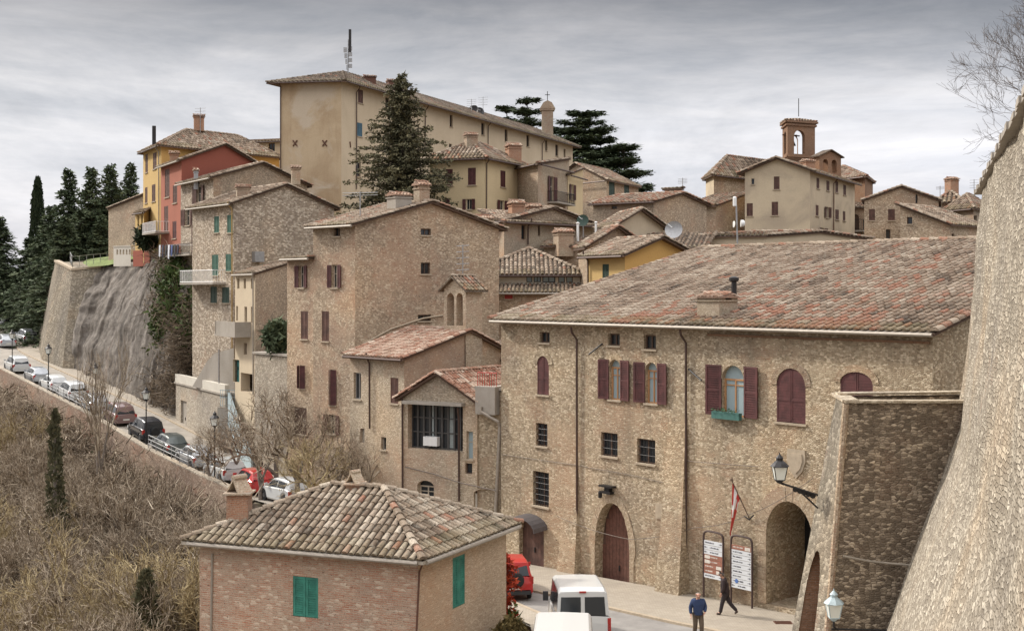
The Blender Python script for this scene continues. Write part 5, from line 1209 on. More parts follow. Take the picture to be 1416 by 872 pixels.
def tile_cowl(root,c,zb,brick=True,lab=None):
    x,y=c; m=MB()
    if brick: m.box(x-.38,x+.38,y-.38,y+.38,zb-1,zb+.78)
    else: m.box(x-.3,x+.3,y-.3,y+.3,zb-.4,zb+.12)
    k_=.8 if brick else .62; zz=zb+(.78 if brick else .12)
    ch=build(m,'chimney',M_chbrick,root,label=lab)
    m=MB(); m.box(x-.62*k_,x+.62*k_,y-.62*k_,y+.62*k_,zz,zz+.06); build(m,'slab',M_chstone,ch)
    m=MB(); s=Vector((.80,-.60,0)).normalized(); dpt=Vector((.60,.80,0)).normalized()
    for sg in (-1,1):
        pts=[]; n=6
        for k in range(n+1):
            t=k/n; xx=(-.46*(1-t)+.10*t)*k_; z=zz+.06+.68*k_*t**1.25
            pts.append((xx*(-sg)*.8,z))
        for (a,za),(b_,zb_) in zip(pts,pts[1:]):
            o=Vector((x,y,0)); w0=.42*k_*(1-.25*(za-zz)); w1=.42*k_*(1-.25*(zb_-zz))
            q=[o+s*a-dpt*w0+Vector((0,0,za)),o+s*b_-dpt*w1+Vector((0,0,zb_)),o+s*b_+dpt*w1+Vector((0,0,zb_)),o+s*a+dpt*w0+Vector((0,0,za))]
            m.prism(q,s*(.06*sg))
    o=Vector((x,y,zz+.72*k_)); m.tube([o-dpt*.36*k_,o+dpt*.36*k_],.13*k_,10)
    build(m,'cowl',M_chstone,ch)
q=XY(331,44.0); zz=roof_z(FG['slopes'][0],q.x,q.y+.0); tile_cowl(FG['root'],(q.x,q.y),P(331,716,43.4).z,True,'brick chimney with a tile cowl at the left corner')
apx=FG['pt'](FG['la']/2,FG['lc']/2,0); tile_cowl(FG['root'],(apx.x-.1,apx.y+.1),-7.2,False,'small tile cowl on the roof peak')
# ------------------------------------------------------------------ dark bastion + giant rampart on the right
Yb=36.0
def bp(px,py,Y): return P(px,py,Y)
dk=thing('dark_bastion','dark weathered stone bastion with a light left edge, in front of the palazzo','bastion',(11,37,-15))
zT=-3.35; zB=-14
def xe(z,xt,xb): # battered x
    t=(zT-z)/(zT-(-10.0)); return xt+(xb-xt)*t
fl_t=(1170-CX)/F*Yb; fl_b=(1142-CX)/F*Yb   # at z=-10
bl_t=(1156-CX)/F*38.2; bl_b=(1100-CX)/F*38.2
mb=MB(); n=24; Fr=[];Bk=[]
for k in range(n+1):
    z=zT+(zB-zT)*k/n; t=(zT-z); Fr.append(Vector((xe(z,fl_t,fl_b),Yb-.03*t,z))); Bk.append(Vector((xe(z,bl_t,bl_b),38.2-.0*t,z)))
RX=20
for k in range(n):
    mb.face([Fr[k+1],Vector((RX,Yb-.03*(zT-Fr[k+1].z),Fr[k+1].z)),Vector((RX,Yb-.03*(zT-Fr[k].z),Fr[k].z)),Fr[k]])
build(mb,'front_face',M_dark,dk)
# light left face with a tall arch recess
mb=MB()
ys=.5
def onleft(s,z,inn=0):
    t=(z-zT)/(zB-zT); a=Fr[0].lerp(Fr[-1],t); b_=Bk[0].lerp(Bk[-1],t); p=a.lerp(b_,s); return Vector((p.x+inn,p.y,z))
zs=-8.0; arch=lambda s: zs-(1 if False else 0)+(.45-abs(s-.62))*0
NS=16; NZ=40
def inside(s,z):
    top=-7.9; c=.60; hw=.22
    if abs(s-c)>hw: return False
    return z< top-1.6*(1-math.sqrt(max(0,1-((s-c)/hw)**2)))
NS=64; NZ=200
for i in range(NS):
    for j in range(NZ):
        s0,s1=i/NS,(i+1)/NS; z0=zT+(zB-zT)*j/NZ; z1=zT+(zB-zT)*(j+1)/NZ; sm,zm=(s0+s1)/2,(z0+z1)/2
        if inside(sm,zm): continue
        mb.face([onleft(s1,z1),onleft(s0,z1),onleft(s0,z0),onleft(s1,z0)])
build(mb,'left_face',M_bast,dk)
mb=MB(); mb.face([onleft(.85,-7.6,.5),onleft(.85,zB,.5),onleft(.35,zB,.5),onleft(.35,-7.6,.5)]); mb.face([onleft(.83,-7.6,.02),onleft(.83,zB,.02),onleft(.83,zB,.5),onleft(.83,-7.6,.5)]); build(mb,'arch_recess',M_brick,dk)
# rounded light brick quoin along the front corner
mb=MB(); mb.tube([p+Vector((.0,.02,0)) for p in Fr],.10,8); build(mb,'corner_edge',M_tall,dk)
# parapet top : L shaped walls around a sunken terrace
mb=MB(); tp=[Fr[0],Bk[0]]; 
def wallseg(a,b_,th,z0,z1):
    d=(b_-a); d.z=0; d.normalize(); nn=Vector((-d.y,d.x,0))*th
    mb.prism([Vector((a.x,a.y,z0)),Vector((b_.x,b_.y,z0)),Vector((b_.x+nn.x,b_.y+nn.y,z0)),Vector((a.x+nn.x,a.y+nn.y,z0))],(0,0,z1-z0))
wallseg(Vector((Fr[0].x-.03,Yb+.004,0)),Vector((RX,Yb+.004,0)),.35,-4.6,zT+.02)
wallseg(Vector((RX,39.4,0)),Vector((Bk[0].x,38.0,0)),.35,-9,zT+.05)
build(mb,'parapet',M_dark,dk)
mb=MB(); z=zT+.03
def cop(a,b_,th): 
    d=(b_-a).normalized(); nn=Vector((-d.y,d.x,0)); mb.prism([a-nn*.06,b_-nn*.06,b_+nn*th,a+nn*th],(0,0,.07))
cop(Vector((Fr[0].x-.05,Yb-.02,z)),Vector((RX,Yb-.02,z)),.40); cop(Vector((RX,39.4,z+.08)),Vector((Bk[0].x-.1,38.0,z+.08)),.42); cop(Vector((Bk[0].x-.05,38.4,z+.02)),Vector((Fr[0].x-.05,Yb,z+.02)),.42)
build(mb,'coping',M_giant,dk)
mb=MB(); mb.face([Vector((Fr[0].x,Yb,-4.6)),Vector((RX,Yb,-4.6)),Vector((RX,39.2,-4.6)),Vector((Bk[0].x,38.2,-4.6))]); build(mb,'terrace_floor',M_dark,dk)
mb=MB(); mb.tube([P(1166,768,35.7),P(1200,775,35.7),P(1217,777,35.7),P(1262,781,35.6)],.035,6); build(mb,'cable',M_gut,dk)
# rampart
gr=thing('rampart_wall','gigantic pale battered stone rampart filling the right edge of the view','wall',(10,25,-12))
dirv=Vector((.338,1,0)).normalized(); E=Vector((14.4,38,0)); n_=Vector((dirv.y,-dirv.x,0))   # +n_ = to the right
prof=[(0.0,3.0),(.12,0),(-.10+.0,-1.5),(-.45,-4.2),(-1.75,-8),(-2.55,-10.5),(-3.9,-15)]
prof=[(.05,2.92),(-.2,-1.0),(-.6,-4.1),(-1.4,-6.3),(-2.2,-8.5),(-3.0,-10.7),(-4.65,-15.2)]
rows=[]; 
fine=[]
for (a,za),(b_,zb_) in zip(prof,prof[1:]):
    for k in range(8): fine.append((a+(b_-a)*k/8,za+(zb_-za)*k/8))
fine.append(prof[-1])
mb=MB(); rows=[]
for s in np.arange(0,33,.5):
    o=E-dirv*s; row=[]
    for (dx,z) in fine:
        nz=mnoise.noise(Vector((s*.5,z*.5,0)))*.12+mnoise.noise(Vector((s*.14,z*.14,3)))*.10*min(1,s/4); p=o+n_*(dx+nz); row.append(Vector((p.x,p.y,z)))
    rows.append(row)
loft(mb,[r[::-1] for r in rows])
# uv along the wall
endf=[Vector(p) for p in rows[0]]; 
uvs=[]
for i,s in enumerate(np.arange(0,33,.5)):
    acc=0; rr=[]
    for j,(dx,z) in enumerate(fine): rr.append((s*1.0,z*1.0))
    uvs+=rr[::-1]
mb.uv=uvs
gm=stone('rampart_stone_face',(.15,.122,.095),(.315,.265,.205),(.54,.475,.385),(.33,.28,.22),1.7,4.2,brick=.12,brickcol=(.34,.21,.14),stain=.35,staincol=(.24,.20,.155),bs=1.5,mort=.04)
build(mb,'wall_face',gm,gr,smooth=False)
mb=MB(); back=[p+n_*6 for p in endf]
mb.face(endf+[Vector((endf[-1].x+6,endf[-1].y,-15.2)),Vector((endf[0].x+6,endf[0].y,2.92))]); build(mb,'end_face',gm,gr)
mb=MB(); a=E+n_*.0+Vector((0,0,2.92)); b_=E-dirv*34+Vector((0,0,2.92))

for k in range(60):
    a2=a.lerp(b_,k/60); b3=a.lerp(b_,(k+.985)/60); j=random.uniform(-.03,.03); h_=.10+random.uniform(0,.05)
    mb.prism([a2-n_*(.10+j),a2+n_*.6,b3+n_*.6,b3-n_*(.10+j)],(0,0,h_))
build(mb,'coping',M_conc,gr)
mb=MB(); mb.tube([P(1266,777,35.0),P(1268,800,34.5),P(1272,850,34),P(1270,900,33.5)],.03,5); build(mb,'cable',M_iron,gr)
# ================================================================== vegetation
def leafmat(name,lo,mid,hi):
    m,nt,b=newmat(name); at=N(nt,'ShaderNodeAttribute',attribute_name='tint'); sp=N(nt,'ShaderNodeSeparateColor'); L(nt,at.outputs['Color'],sp.inputs[0])
    L(nt,ramp(nt,sp.outputs[0],[(0,lo),(.5,mid),(1,hi)]),b.inputs['Base Color']); b.inputs['Roughness'].default_value=.8; b.inputs['Specular IOR Level'].default_value=.2
    return m
M_con=leafmat('conifer_needles',(.028,.042,.022),(.068,.09,.048),(.14,.165,.09))
M_con2=leafmat('brownish_conifer_needles',(.035,.036,.020),(.085,.080,.043),(.17,.15,.08))
M_cyp=leafmat('cypress_needles',(.012,.020,.010),(.028,.040,.018),(.05,.06,.03))
M_ivy=leafmat('ivy_leaves',(.025,.045,.012),(.055,.085,.022),(.10,.12,.035))
M_bark=flat('grey_bark',(.17,.14,.115),.95,var=.4,scale=3)
M_bark2=flat('lichened_ochre_bark',(.27,.19,.085),.95,var=.45,scale=2)
M_twig=leafmat('bare_twigs',(.07,.050,.034),(.225,.172,.118),(.52,.44,.335))
M_twig2=leafmat('ochre_bare_twigs',(.09,.065,.035),(.27,.205,.11),(.48,.39,.22))
M_darkbark=flat('dark_bark',(.05,.04,.033),.95)
def tri(mb,p,a,b_,t):
    n=len(mb.v); mb.v.extend([tuple(p),tuple(p+a),tuple(p+b_)]); mb.f.append((n,n+1,n+2)); mb.c.extend([(t,0,0,1)]*3)
def rv(s): return Vector((random.gauss(0,s),random.gauss(0,s),random.gauss(0,s)))
def conifer_mesh(Ht,Rd,nb=220,per=16,sz=.34,droop=.25,base=.06,seed=1,gap=.15,shape=1.0,flatl=False,up=0):
    random.seed(seed); f=MB(); f.c=[]; t=MB()
    t.tube([(0,0,0),(0,0,Ht*.5),(rv(.05).x,0,Ht*.97)],[Ht*.016+.06,Ht*.010+.03,.02],8)
    for k in range(nb):
        h=base+(1-base)*((k+random.random())/nb); 
        if flatl: h=round(h*11)/11+random.gauss(0,.008)
        rr=Rd*((1-h)**shape)*(random.uniform(.55,1.12))
        if random.random()<gap: rr*=random.uniform(.3,.7)
        rr=max(rr,.15); az=random.uniform(0,2*math.pi)
        z0=h*Ht; dirv=Vector((math.cos(az),math.sin(az),0)); tip=dirv*rr+Vector((0,0,z0-droop*rr+up*rr))
        if rr>.6: t.tube([(0,0,z0),tuple(tip*.5+Vector((0,0,z0))*.5+Vector((0,0,.08*rr))),tuple(tip)],[.05,.03,.01],4,False)
        shade=random.gauss(0,.16)
        n=max(3,int(per*rr/Rd*1.6))
        for i in range(n):
            s=(i+random.random())/n; p=Vector((0,0,z0)).lerp(tip,s)+Vector((0,0,math.sin(s*math.pi)*.10*rr))
            side=dirv.cross(Vector((0,0,1)))
            spread=rr*.30*(1.05-s)+.12
            q=p+side*random.uniform(-spread,spread)+Vector((0,0,random.uniform(-.10,.06)))
            for _k in range(4):
                a=(dirv*random.uniform(.3,1)+side*random.uniform(-.9,.9)+Vector((0,0,random.uniform(-.55,.25))))*sz*random.uniform(.6,1.3)
                b_=a*.55+rv(.35*sz)
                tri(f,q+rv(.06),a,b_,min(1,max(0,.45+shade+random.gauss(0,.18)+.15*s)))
    return f,t
def tree_from(name,label,loc,fm,tm,mf,mt,group=None,cat='tree'):
    r=thing(name,label,cat,tuple(loc),group)
    build(fm,'crown',mf,r,local=True,autouv=False); build(tm,'trunk',mt,r,local=True); return r
def place_copy(src,label,loc,s,rz,group=None):
    c=copy_tree(src); c.location=loc; c.scale=(s[0],s[0],s[1]) if isinstance(s,tuple) else (s,s,s); c.rotation_euler=(0,0,rz); c['label']=label
    if group: c['group']=group
    return c
# large conifer in front of the beige building
f,t=conifer_mesh(15.8,6.4,nb=520,per=38,sz=.30,droop=.10,base=.05,seed=11,gap=.42,shape=.70,up=.30)
q=P(556,300,104); big=tree_from('conifer_tree','large dark conifer standing in front of the huge beige building',(q.x,q.y,P(556,106,104).z-15.6),f,t,M_con2,M_darkbark); big.scale=(1.0,1.0,1)
# left conifers
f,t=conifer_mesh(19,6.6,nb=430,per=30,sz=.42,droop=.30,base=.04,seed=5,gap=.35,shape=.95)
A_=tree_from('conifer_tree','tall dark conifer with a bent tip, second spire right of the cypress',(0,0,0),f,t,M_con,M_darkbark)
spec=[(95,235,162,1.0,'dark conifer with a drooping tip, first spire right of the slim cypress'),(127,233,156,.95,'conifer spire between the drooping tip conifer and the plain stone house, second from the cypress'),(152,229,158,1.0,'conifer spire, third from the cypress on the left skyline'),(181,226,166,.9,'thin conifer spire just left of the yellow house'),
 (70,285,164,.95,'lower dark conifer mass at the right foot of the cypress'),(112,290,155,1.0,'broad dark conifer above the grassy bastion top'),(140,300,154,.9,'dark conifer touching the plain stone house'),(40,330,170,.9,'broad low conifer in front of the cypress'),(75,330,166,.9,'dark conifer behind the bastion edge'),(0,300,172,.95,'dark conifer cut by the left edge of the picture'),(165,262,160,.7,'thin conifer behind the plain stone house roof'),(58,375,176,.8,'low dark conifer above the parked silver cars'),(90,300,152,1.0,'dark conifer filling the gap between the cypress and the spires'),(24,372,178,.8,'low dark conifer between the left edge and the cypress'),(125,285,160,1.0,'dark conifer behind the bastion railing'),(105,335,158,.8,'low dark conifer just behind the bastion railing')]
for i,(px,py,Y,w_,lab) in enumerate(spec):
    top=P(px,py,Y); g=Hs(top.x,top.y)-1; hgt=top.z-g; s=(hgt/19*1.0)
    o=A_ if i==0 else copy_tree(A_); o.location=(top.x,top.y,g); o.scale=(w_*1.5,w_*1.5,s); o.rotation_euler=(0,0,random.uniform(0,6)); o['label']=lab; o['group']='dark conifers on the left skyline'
# cypress
def cypress_mesh(Ht,Rd,n=9000,sz=.3,seed=2,cyl=.45):
    random.seed(seed); f=MB(); f.c=[]; t=MB(); t.tube([(0,0,0),(0,0,Ht*.95)],[.2,.03],7)
    for k in range(n):
        h=random.random(); rad=Rd*min(1,(1-h)**cyl*1.15)*(.6+.4*min(1,h*6)); az=random.uniform(0,6.283)
        rad*=1+.22*mnoise.noise(Vector((math.cos(az)*2,math.sin(az)*2,h*9)))
        p=Vector((math.cos(az)*rad*random.uniform(.75,1.03),math.sin(az)*rad*random.uniform(.75,1.03),h*Ht*.985+.1))
        a=Vector((math.cos(az)*.15,math.sin(az)*.15,1))*sz*random.uniform(.7,1.4)+rv(.07); tri(f,p,a,rv(.14)+Vector((0,0,.1)),min(1,max(0,random.gauss(.45,.22))))
    return f,t
f,t=cypress_mesh(19,1.4,9000,.5,2,.5); top=P(52,246,168); tree_from('cypress_tree','slim tall dark cypress with a pointed top on the left skyline',(top.x,top.y,top.z-19),f,t,M_cyp,M_darkbark)
f,t=cypress_mesh(5.2,.62,3500,.22,3,.5); top=P(202,800,56); tree_from('cypress_tree','small young cypress among the bare shrubs at the bottom of the picture',(top.x,top.y,top.z-5.0),f,t,M_con2,M_darkbark)
f,t=cypress_mesh(9.5,.62,3600,.28,4,.6); 
for k in range(len(f.v)//3):
    if random.random()<.62: f.v[3*k+1]=f.v[3*k]; f.v[3*k+2]=f.v[3*k]
top=P(76,574,76); tree_from('ivy_clad_tree','narrow dead trunk wrapped in dark green ivy among the bare shrubs',(top.x,top.y,top.z-9.3),f,t,M_con2,M_bark)
# cedars behind the beige building
def cedar_mesh(Ht,Rd,seed,layers=9,sz=.5):
    random.seed(seed); f=MB(); f.c=[]; t=MB(); t.tube([(0,0,0),(.3,0,Ht*.6),(.1,.1,Ht*.97)],[.6,.35,.06],8)
    for l in range(layers):
        h=.22+.76*l/(layers-1); nbr=random.randint(4,6)
        for b in range(nbr):
            az=b*6.283/nbr+random.uniform(-.4,.4); rr=Rd*(1.08-h)**.7*random.uniform(.6,1.15)+.6; dv=Vector((math.cos(az),math.sin(az),0)); side=Vector((-dv.y,dv.x,0))
            z0=h*Ht; tip=dv*rr+Vector((0,0,z0+rr*.10)); t.tube([(0,0,z0-.6),tuple(dv*rr*.5+Vector((0,0,z0+.2))),tuple(tip)],[.15,.09,.02],5,False)
            for i in range(int(105*rr/3)):
                s=random.random()**.7; p=Vector((0,0,z0)).lerp(tip,s)+side*random.gauss(0,rr*.20)+Vector((0,0,random.uniform(-.25,.35)))
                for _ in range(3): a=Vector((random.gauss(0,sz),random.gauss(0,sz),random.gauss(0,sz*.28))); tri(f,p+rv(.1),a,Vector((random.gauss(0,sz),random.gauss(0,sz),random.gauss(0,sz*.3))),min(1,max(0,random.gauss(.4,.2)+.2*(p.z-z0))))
    return f,t
for (px,py,Y,w_,seed,lab) in ((808,160,205,11.5,3,'big dark cedar with flat layered branches right of the beige building'),(728,141,208,8.0,8,'dark pine crown rising behind the roof of the beige building'),(862,206,200,8.5,12,'lower cedar with layered branches at the right end of the cedar group'),(775,182,214,9,15,'dark cedar between the roof turret and the big layered cedar'),(830,196,206,10,18,'dark cedar filling the gap right of the tallest cedar'),(700,152,214,6,22,'small dark pine crown just above the beige building ridge')):
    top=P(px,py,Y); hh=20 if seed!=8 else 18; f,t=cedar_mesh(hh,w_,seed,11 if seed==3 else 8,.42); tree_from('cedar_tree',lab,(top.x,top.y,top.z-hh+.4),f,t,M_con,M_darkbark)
# ---- bare trees
def bare_mesh(Ht,seed,spread=.5,depth=6,kids=3,lean=(0,0),thin=1,trunkn=6,twigs=1):
    random.seed(seed); tr=MB(); cr=MB(); cr.c=[]
    def seg(mb,p,q,r0,r1,n,tint):
        d=(q-p).normalized(); a=d.orthogonal().normalized(); b_=d.cross(a); base=len(mb.v)
        for (pp,rr) in ((p,r0),(q,r1)):
            for k in range(n):
                t=6.2832*k/n; mb.v.append(tuple(pp+(a*math.cos(t)+b_*math.sin(t))*rr))
        for k in range(n): k2=(k+1)%n; mb.f.append((base+k,base+k2,base+n+k2,base+n+k))
        if mb.c is not None: mb.c.extend([(tint,0,0,1)]*(2*n))
    def grow(p,d,ln,r,dep):
        m=2 if dep>1 else 2; q=p
        for i in range(m):
            d2=(d+rv(.10)+Vector((0,0,.05))).normalized(); q2=q+d2*ln/m; ra=r*(1-.25*i/m); rb=r*(1-.25*(i+1)/m)
            tint=min(1,max(0,random.gauss(.55,.28)))
            (seg(tr,q,q2,ra,rb,trunkn,0) if dep<2 else seg(cr,q,q2,ra,rb,3 if dep>2 else 4,tint)); q=q2; d=d2
        if dep>=depth: return
        n=kids if dep>0 else kids+1
        for i in range(n):
            az=random.uniform(0,6.283); o=d.orthogonal().normalized(); o=Matrix.Rotation(az,3,d)@o
            nd=(d*random.uniform(.55,1.0)+o*spread*random.uniform(.5,1.3)+Vector((0,0,.12))).normalized()
            start=q if i<2 else p.lerp(q,random.uniform(.4,.95))
            grow(start,nd,ln*random.uniform(.62,.85),max(.006*thin,r*random.uniform(.48,.68)),dep+1)
    grow(Vector((0,0,0)),Vector((lean[0],lean[1],1)).normalized(),Ht*.28,Ht*.016*thin,0)
    return cr,tr
# bare tree at top right, standing behind the rampart
cr,tr=bare_mesh(10,21,spread=.55,depth=8,kids=3,thin=.8)
c0=P(1598,60,33.0); r_=tree_from('bare_tree','leafless tree with fine dark twigs above the rampart at the top right corner',(c0.x,c0.y,.9),cr,tr,flat('dark_twigs',(.11,.09,.08),.9),M_darkbark)
protos=[]
for i,(h,s_,dp,k_) in enumerate(((8,.62,6,3),(7,.75,6,3),(9,.5,6,3),(6,.8,6,3))):
    cr,tr=bare_mesh(h,40+i,spread=s_,depth=dp,kids=k_,thin=1.7); protos.append((h,cr,tr))
tp=[]
for i,(h,cr,tr) in enumerate(protos):
    for j,(mt,mb_) in enumerate(((M_twig,M_bark),(M_twig2,M_bark2))):
        tp.append((h,tree_from('bare_tree','x',(0,0,0),cr,tr,mt,mb_)))
used=set()
def bare(px,pyt,Y,k,label,group=None,s=None,rz=None):
    h,src=tp[k]; top=P(px,pyt,Y); g=Hs(top.x,top.y)-.2; hh=max(2.5,top.z-g); sc=hh/(h*1.02)
    if k in used: o=copy_tree(src)
    else: o=src; used.add(k)
    o.location=(top.x,top.y,g); o.scale=(sc,sc,sc); o.rotation_euler=(0,0,random.uniform(0,6.28) if rz is None else rz); o['label']=label
    if group: o['group']=group
    return o
random.seed(99)
named=[(137,430,86,4,'bare slender tree rising in front of the cliff, taller than its neighbours'),(80,715,62,1,'bare ochre lichened tree at lower left with a forked trunk'),(243,705,58,3,'bare ochre tree just left of the brick corner chimney'),(165,740,60,5,'crooked bare ochre tree in the lower middle of the thicket'),
 (410,540,71,2,'bare tree against the base of the tall house'),(465,560,70,0,'bare tree right of the tall house door, above the roof peak'),(360,570,74,4,'bare tree beside the foot of the outdoor staircase'),(440,590,67,7,'mossy bare tree just behind the nearest roof'),(330,560,80,6,'thin bare tree beside the garage terrace'),(290,575,80,2,'small bare tree among the parked white cars'),(385,520,78,6,'tall thin bare tree against the rough terrace base'),(497,585,69,4,'small bare shrub right of the tall house corner')]
for px,py,Y,k,lab in named:
    o_=bare(px,py,Y,k,lab)
    if px==137: o_.scale=(o_.scale[0]*.38,o_.scale[1]*.38,o_.scale[2])
G='bare trees of the hillside thicket'; GL='leafless grey brown tree of the dense hillside thicket'; GL2='leafless ochre tree of the dense hillside thicket'
cnt=0
for tries in range(4000):
    if cnt>=95: break
    Y=random.uniform(52,112); px=random.uniform(-20,330); x=(px-CX)/F*Y
    d,_=seg_dist(np.array([x]),np.array([Y]),OL)
    if d[0]>-3.0: continue
    g=Hs(x,Y); road=H(np.array([x]),np.array([Y]))
    # keep crowns below the parked cars line
    hh=random.uniform(4.5,7.5) 
    ytop=HY-(g+hh)/Y*F
    # the road wall line in the photo
    line=np.interp(px,[-20,0,60,130,205,270,330],[532,540,562,602,655,690,720])
    if ytop<line-8: hh=-(line-8-HY)/F*Y-g
    if hh<2.2: continue
    ytop=HY-(g+hh)/Y*F
    och=(random.random()<.10+.16*(Y<66))
    k=random.choice([1,3,5,7]) if och else random.choice([0,2,4,6])
    bare(px,ytop,Y,k,GL2 if och else GL,G+(' ochre' if och else '')); cnt+=1
for i,(h,o) in enumerate(tp):
    if i not in used:
        for c in list(o.children): bpy.data.objects.remove(c)
        bpy.data.objects.remove(o)
# ---- undergrowth : one mass
random.seed(5); ub=MB(); ub.c=[]
def twig(p,d,ln,r,tint):
    q=p+d*ln*.5; d2=(d+rv(.35)+Vector((0,0,-.05))).normalized(); q2=q+d2*ln*.5
    a=d.orthogonal().normalized()*r; b_=d.cross(a.normalized())*r
    n=len(ub.v); ub.v.extend([tuple(p+a),tuple(p-a*.5+b_),tuple(p-a*.5-b_),tuple(q+a*.8),tuple(q-a*.4+b_*.8),tuple(q-a*.4-b_*.8),tuple(q2)])
    ub.f.extend([(n,n+1,n+4,n+3),(n+1,n+2,n+5,n+4),(n+2,n,n+3,n+5),(n+3,n+4,n+6),(n+4,n+5,n+6),(n+5,n+3,n+6)]); ub.c.extend([(tint,0,0,1)]*7)
nbush=0
pts=[]
for tries in range(30000):
    if len(pts)>=1500: break
    Y=random.uniform(50,118)**1.0; px=random.uniform(-30,340); x=(px-CX)/F*Y
    pts.append((x,Y,px))
for i in range(len(OL)-1):
    if OL[i][1]<72: continue
    for k in range(26):
        t=random.random(); a=OL[i]; b_=OL[i+1]; x=a[0]+(b_[0]-a[0])*t-random.uniform(1.3,3.5); Y=a[1]+(b_[1]-a[1])*t-random.uniform(1.0,2.8); pts.append((x,Y,0))
arr=np.array(pts); dd,_=seg_dist(arr[:,0],arr[:,1],OL); gz=H(arr[:,0],arr[:,1])
for (x,Y,px),d,g in zip(pts,dd,gz):
    if d>-1.4: continue
    hh=random.uniform(.9,2.6)+(1.9 if d>-5.5 else 0); base_t=random.gauss(.5,.18)+.25*mnoise.noise(Vector((x*.12,Y*.12,0)))
    for k in range(32):
        dv=Vector((random.gauss(0,.7),random.gauss(0,.7),random.uniform(.15,1))).normalized(); p=Vector((x+random.gauss(0,.8),Y+random.gauss(0,.8),g+random.uniform(-.1,hh)))
        twig(p,dv,random.uniform(.5,1.5),random.uniform(.014,.042)*Y/75,min(1,max(0,base_t-.12+random.gauss(0,.26))))
o=build(ub,'brushwood',M_twig,None,autouv=False); tag(o,'dense grey brown leafless brushwood covering the hillside below the road','brushwood',kind='stuff')
# low green and olive growth between the bare shrubs
random.seed(17); ug=MB(); ug.c=[]
for k in range(70):
    Y=random.uniform(54,108); px=random.uniform(-10,300); x=(px-CX)/F*Y; d,_=seg_dist(np.array([x]),np.array([Y]),OL)
    if d[0]>-4: continue
    g=Hs(x,Y); rr=random.uniform(.7,1.8)
    for i in range(int(170*rr)):
        v=rv(1).normalized()*rr*random.uniform(.4,1); v.z=abs(v.z)*.9; tri(ug,Vector((x,Y,g+.9))+v,rv(.16),rv(.16),min(1,max(0,random.gauss(.5,.25))))
o=build(ug,'undergrowth',leafmat('olive_growth',(.03,.032,.012),(.085,.082,.032),(.17,.155,.06)),None,autouv=False); tag(o,'patches of olive green undergrowth between the bare shrubs of the hillside','undergrowth',kind='stuff')
# scrub + ivy on the cliff right part
random.seed(8); ib=MB(); ib.c=[]
sc_=MB(); ub=sc_; ub.c=[]
flatc=[p for r_ in CLIFF for p in r_]; CPX=np.array([CX+F*p.x/p.y for p in flatc]); CPY=np.array([HY-F*p.z/p.y for p in flatc])
def on_cliff(px,py):
    i=int(np.argmin((CPX-px)**2+(CPY-py)**2)); p=flatc[i]; return p+Vector((random.gauss(-.2,.3),-.4+random.gauss(0,.25),random.gauss(0,.3)))
cl=[(248,470,114),(268,470,109),(254,500,107),(284,450,105),(236,360,121),(250,535,106),(296,470,103),(232,420,117),(278,430,107),(225,540,112)]
for cx_,cy_,Y in cl:
    for k in range(420):
        p=on_cliff(cx_+random.gauss(0,12),cy_+random.gauss(0,16)); dv=Vector((random.gauss(0,.7),random.gauss(0,.7),random.uniform(-.6,1))).normalized(); twig(p,dv,random.uniform(.6,1.4),.03,min(1,max(0,random.gauss(.3,.2))))
o=build(sc_,'scrub',M_twig,None,autouv=False); tag(o,'brown dry scrub growing on the right part of the cliff','scrub',kind='stuff')
for cx_,cy_,Y,sx_,sy_,n in ((237,400,117,7,20,900),(262,440,112,9,12,700),(283,462,107,10,8,900),(246,372,118,5,8,400),(272,400,112,5,20,500),(222,450,116,4,14,250)):
    for k in range(int(n*(1.5 if cx_<250 else .55))):
        p=on_cliff(cx_+random.gauss(0,sx_),cy_+random.gauss(0,sy_)); tri(ib,p,rv(.22),rv(.22),min(1,max(0,random.gauss(.45,.25))))
o=build(ib,'ivy',M_ivy,None,autouv=False); tag(o,'dark green ivy and evergreen scrub hanging on the right part of the cliff','ivy',kind='stuff')
# shrubs
def shrub(name,label,c,r,n,mat,sz=.18,cat='shrub',zs=1.0,twmat=M_bark):
    t=thing(name,label,cat,(c[0],c[1],c[2])); f=MB(); f.c=[]; st=MB()
    for k in range(7):
        d=Vector((random.gauss(0,.5),random.gauss(0,.5),1)).normalized(); st.tube([(0,0,-r*zs),tuple(d*r*.7)],[.04,.015],5)
    for k in range(n):
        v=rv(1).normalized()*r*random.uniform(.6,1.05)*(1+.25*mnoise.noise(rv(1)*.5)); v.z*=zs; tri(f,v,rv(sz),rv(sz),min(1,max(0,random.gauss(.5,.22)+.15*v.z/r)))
    build(f,'foliage',mat,t,local=True,autouv=False); build(st,'stems',twmat,t,local=True); return t
shrub('evergreen_shrub','dark bush against the wall above the terrace base, left of the tall house',tuple(P(384,466,84.5)),1.0,1500,M_con,.2,zs=1.2)
shrub('hedge','clipped dark hedge below the yellow house at the cliff top',tuple(P(203,329,121.0)),1.05,1300,M_cyp,.25,zs=1.1)
shrub('round_bush','rounded brown green bush beside the kerb at the foot of the nearest house',tuple(P(707,868,44.5)+Vector((0,0,-.3))),.62,1800,leafmat('bronze_leaves',(.05,.04,.015),(.12,.09,.035),(.2,.15,.06)),.10)
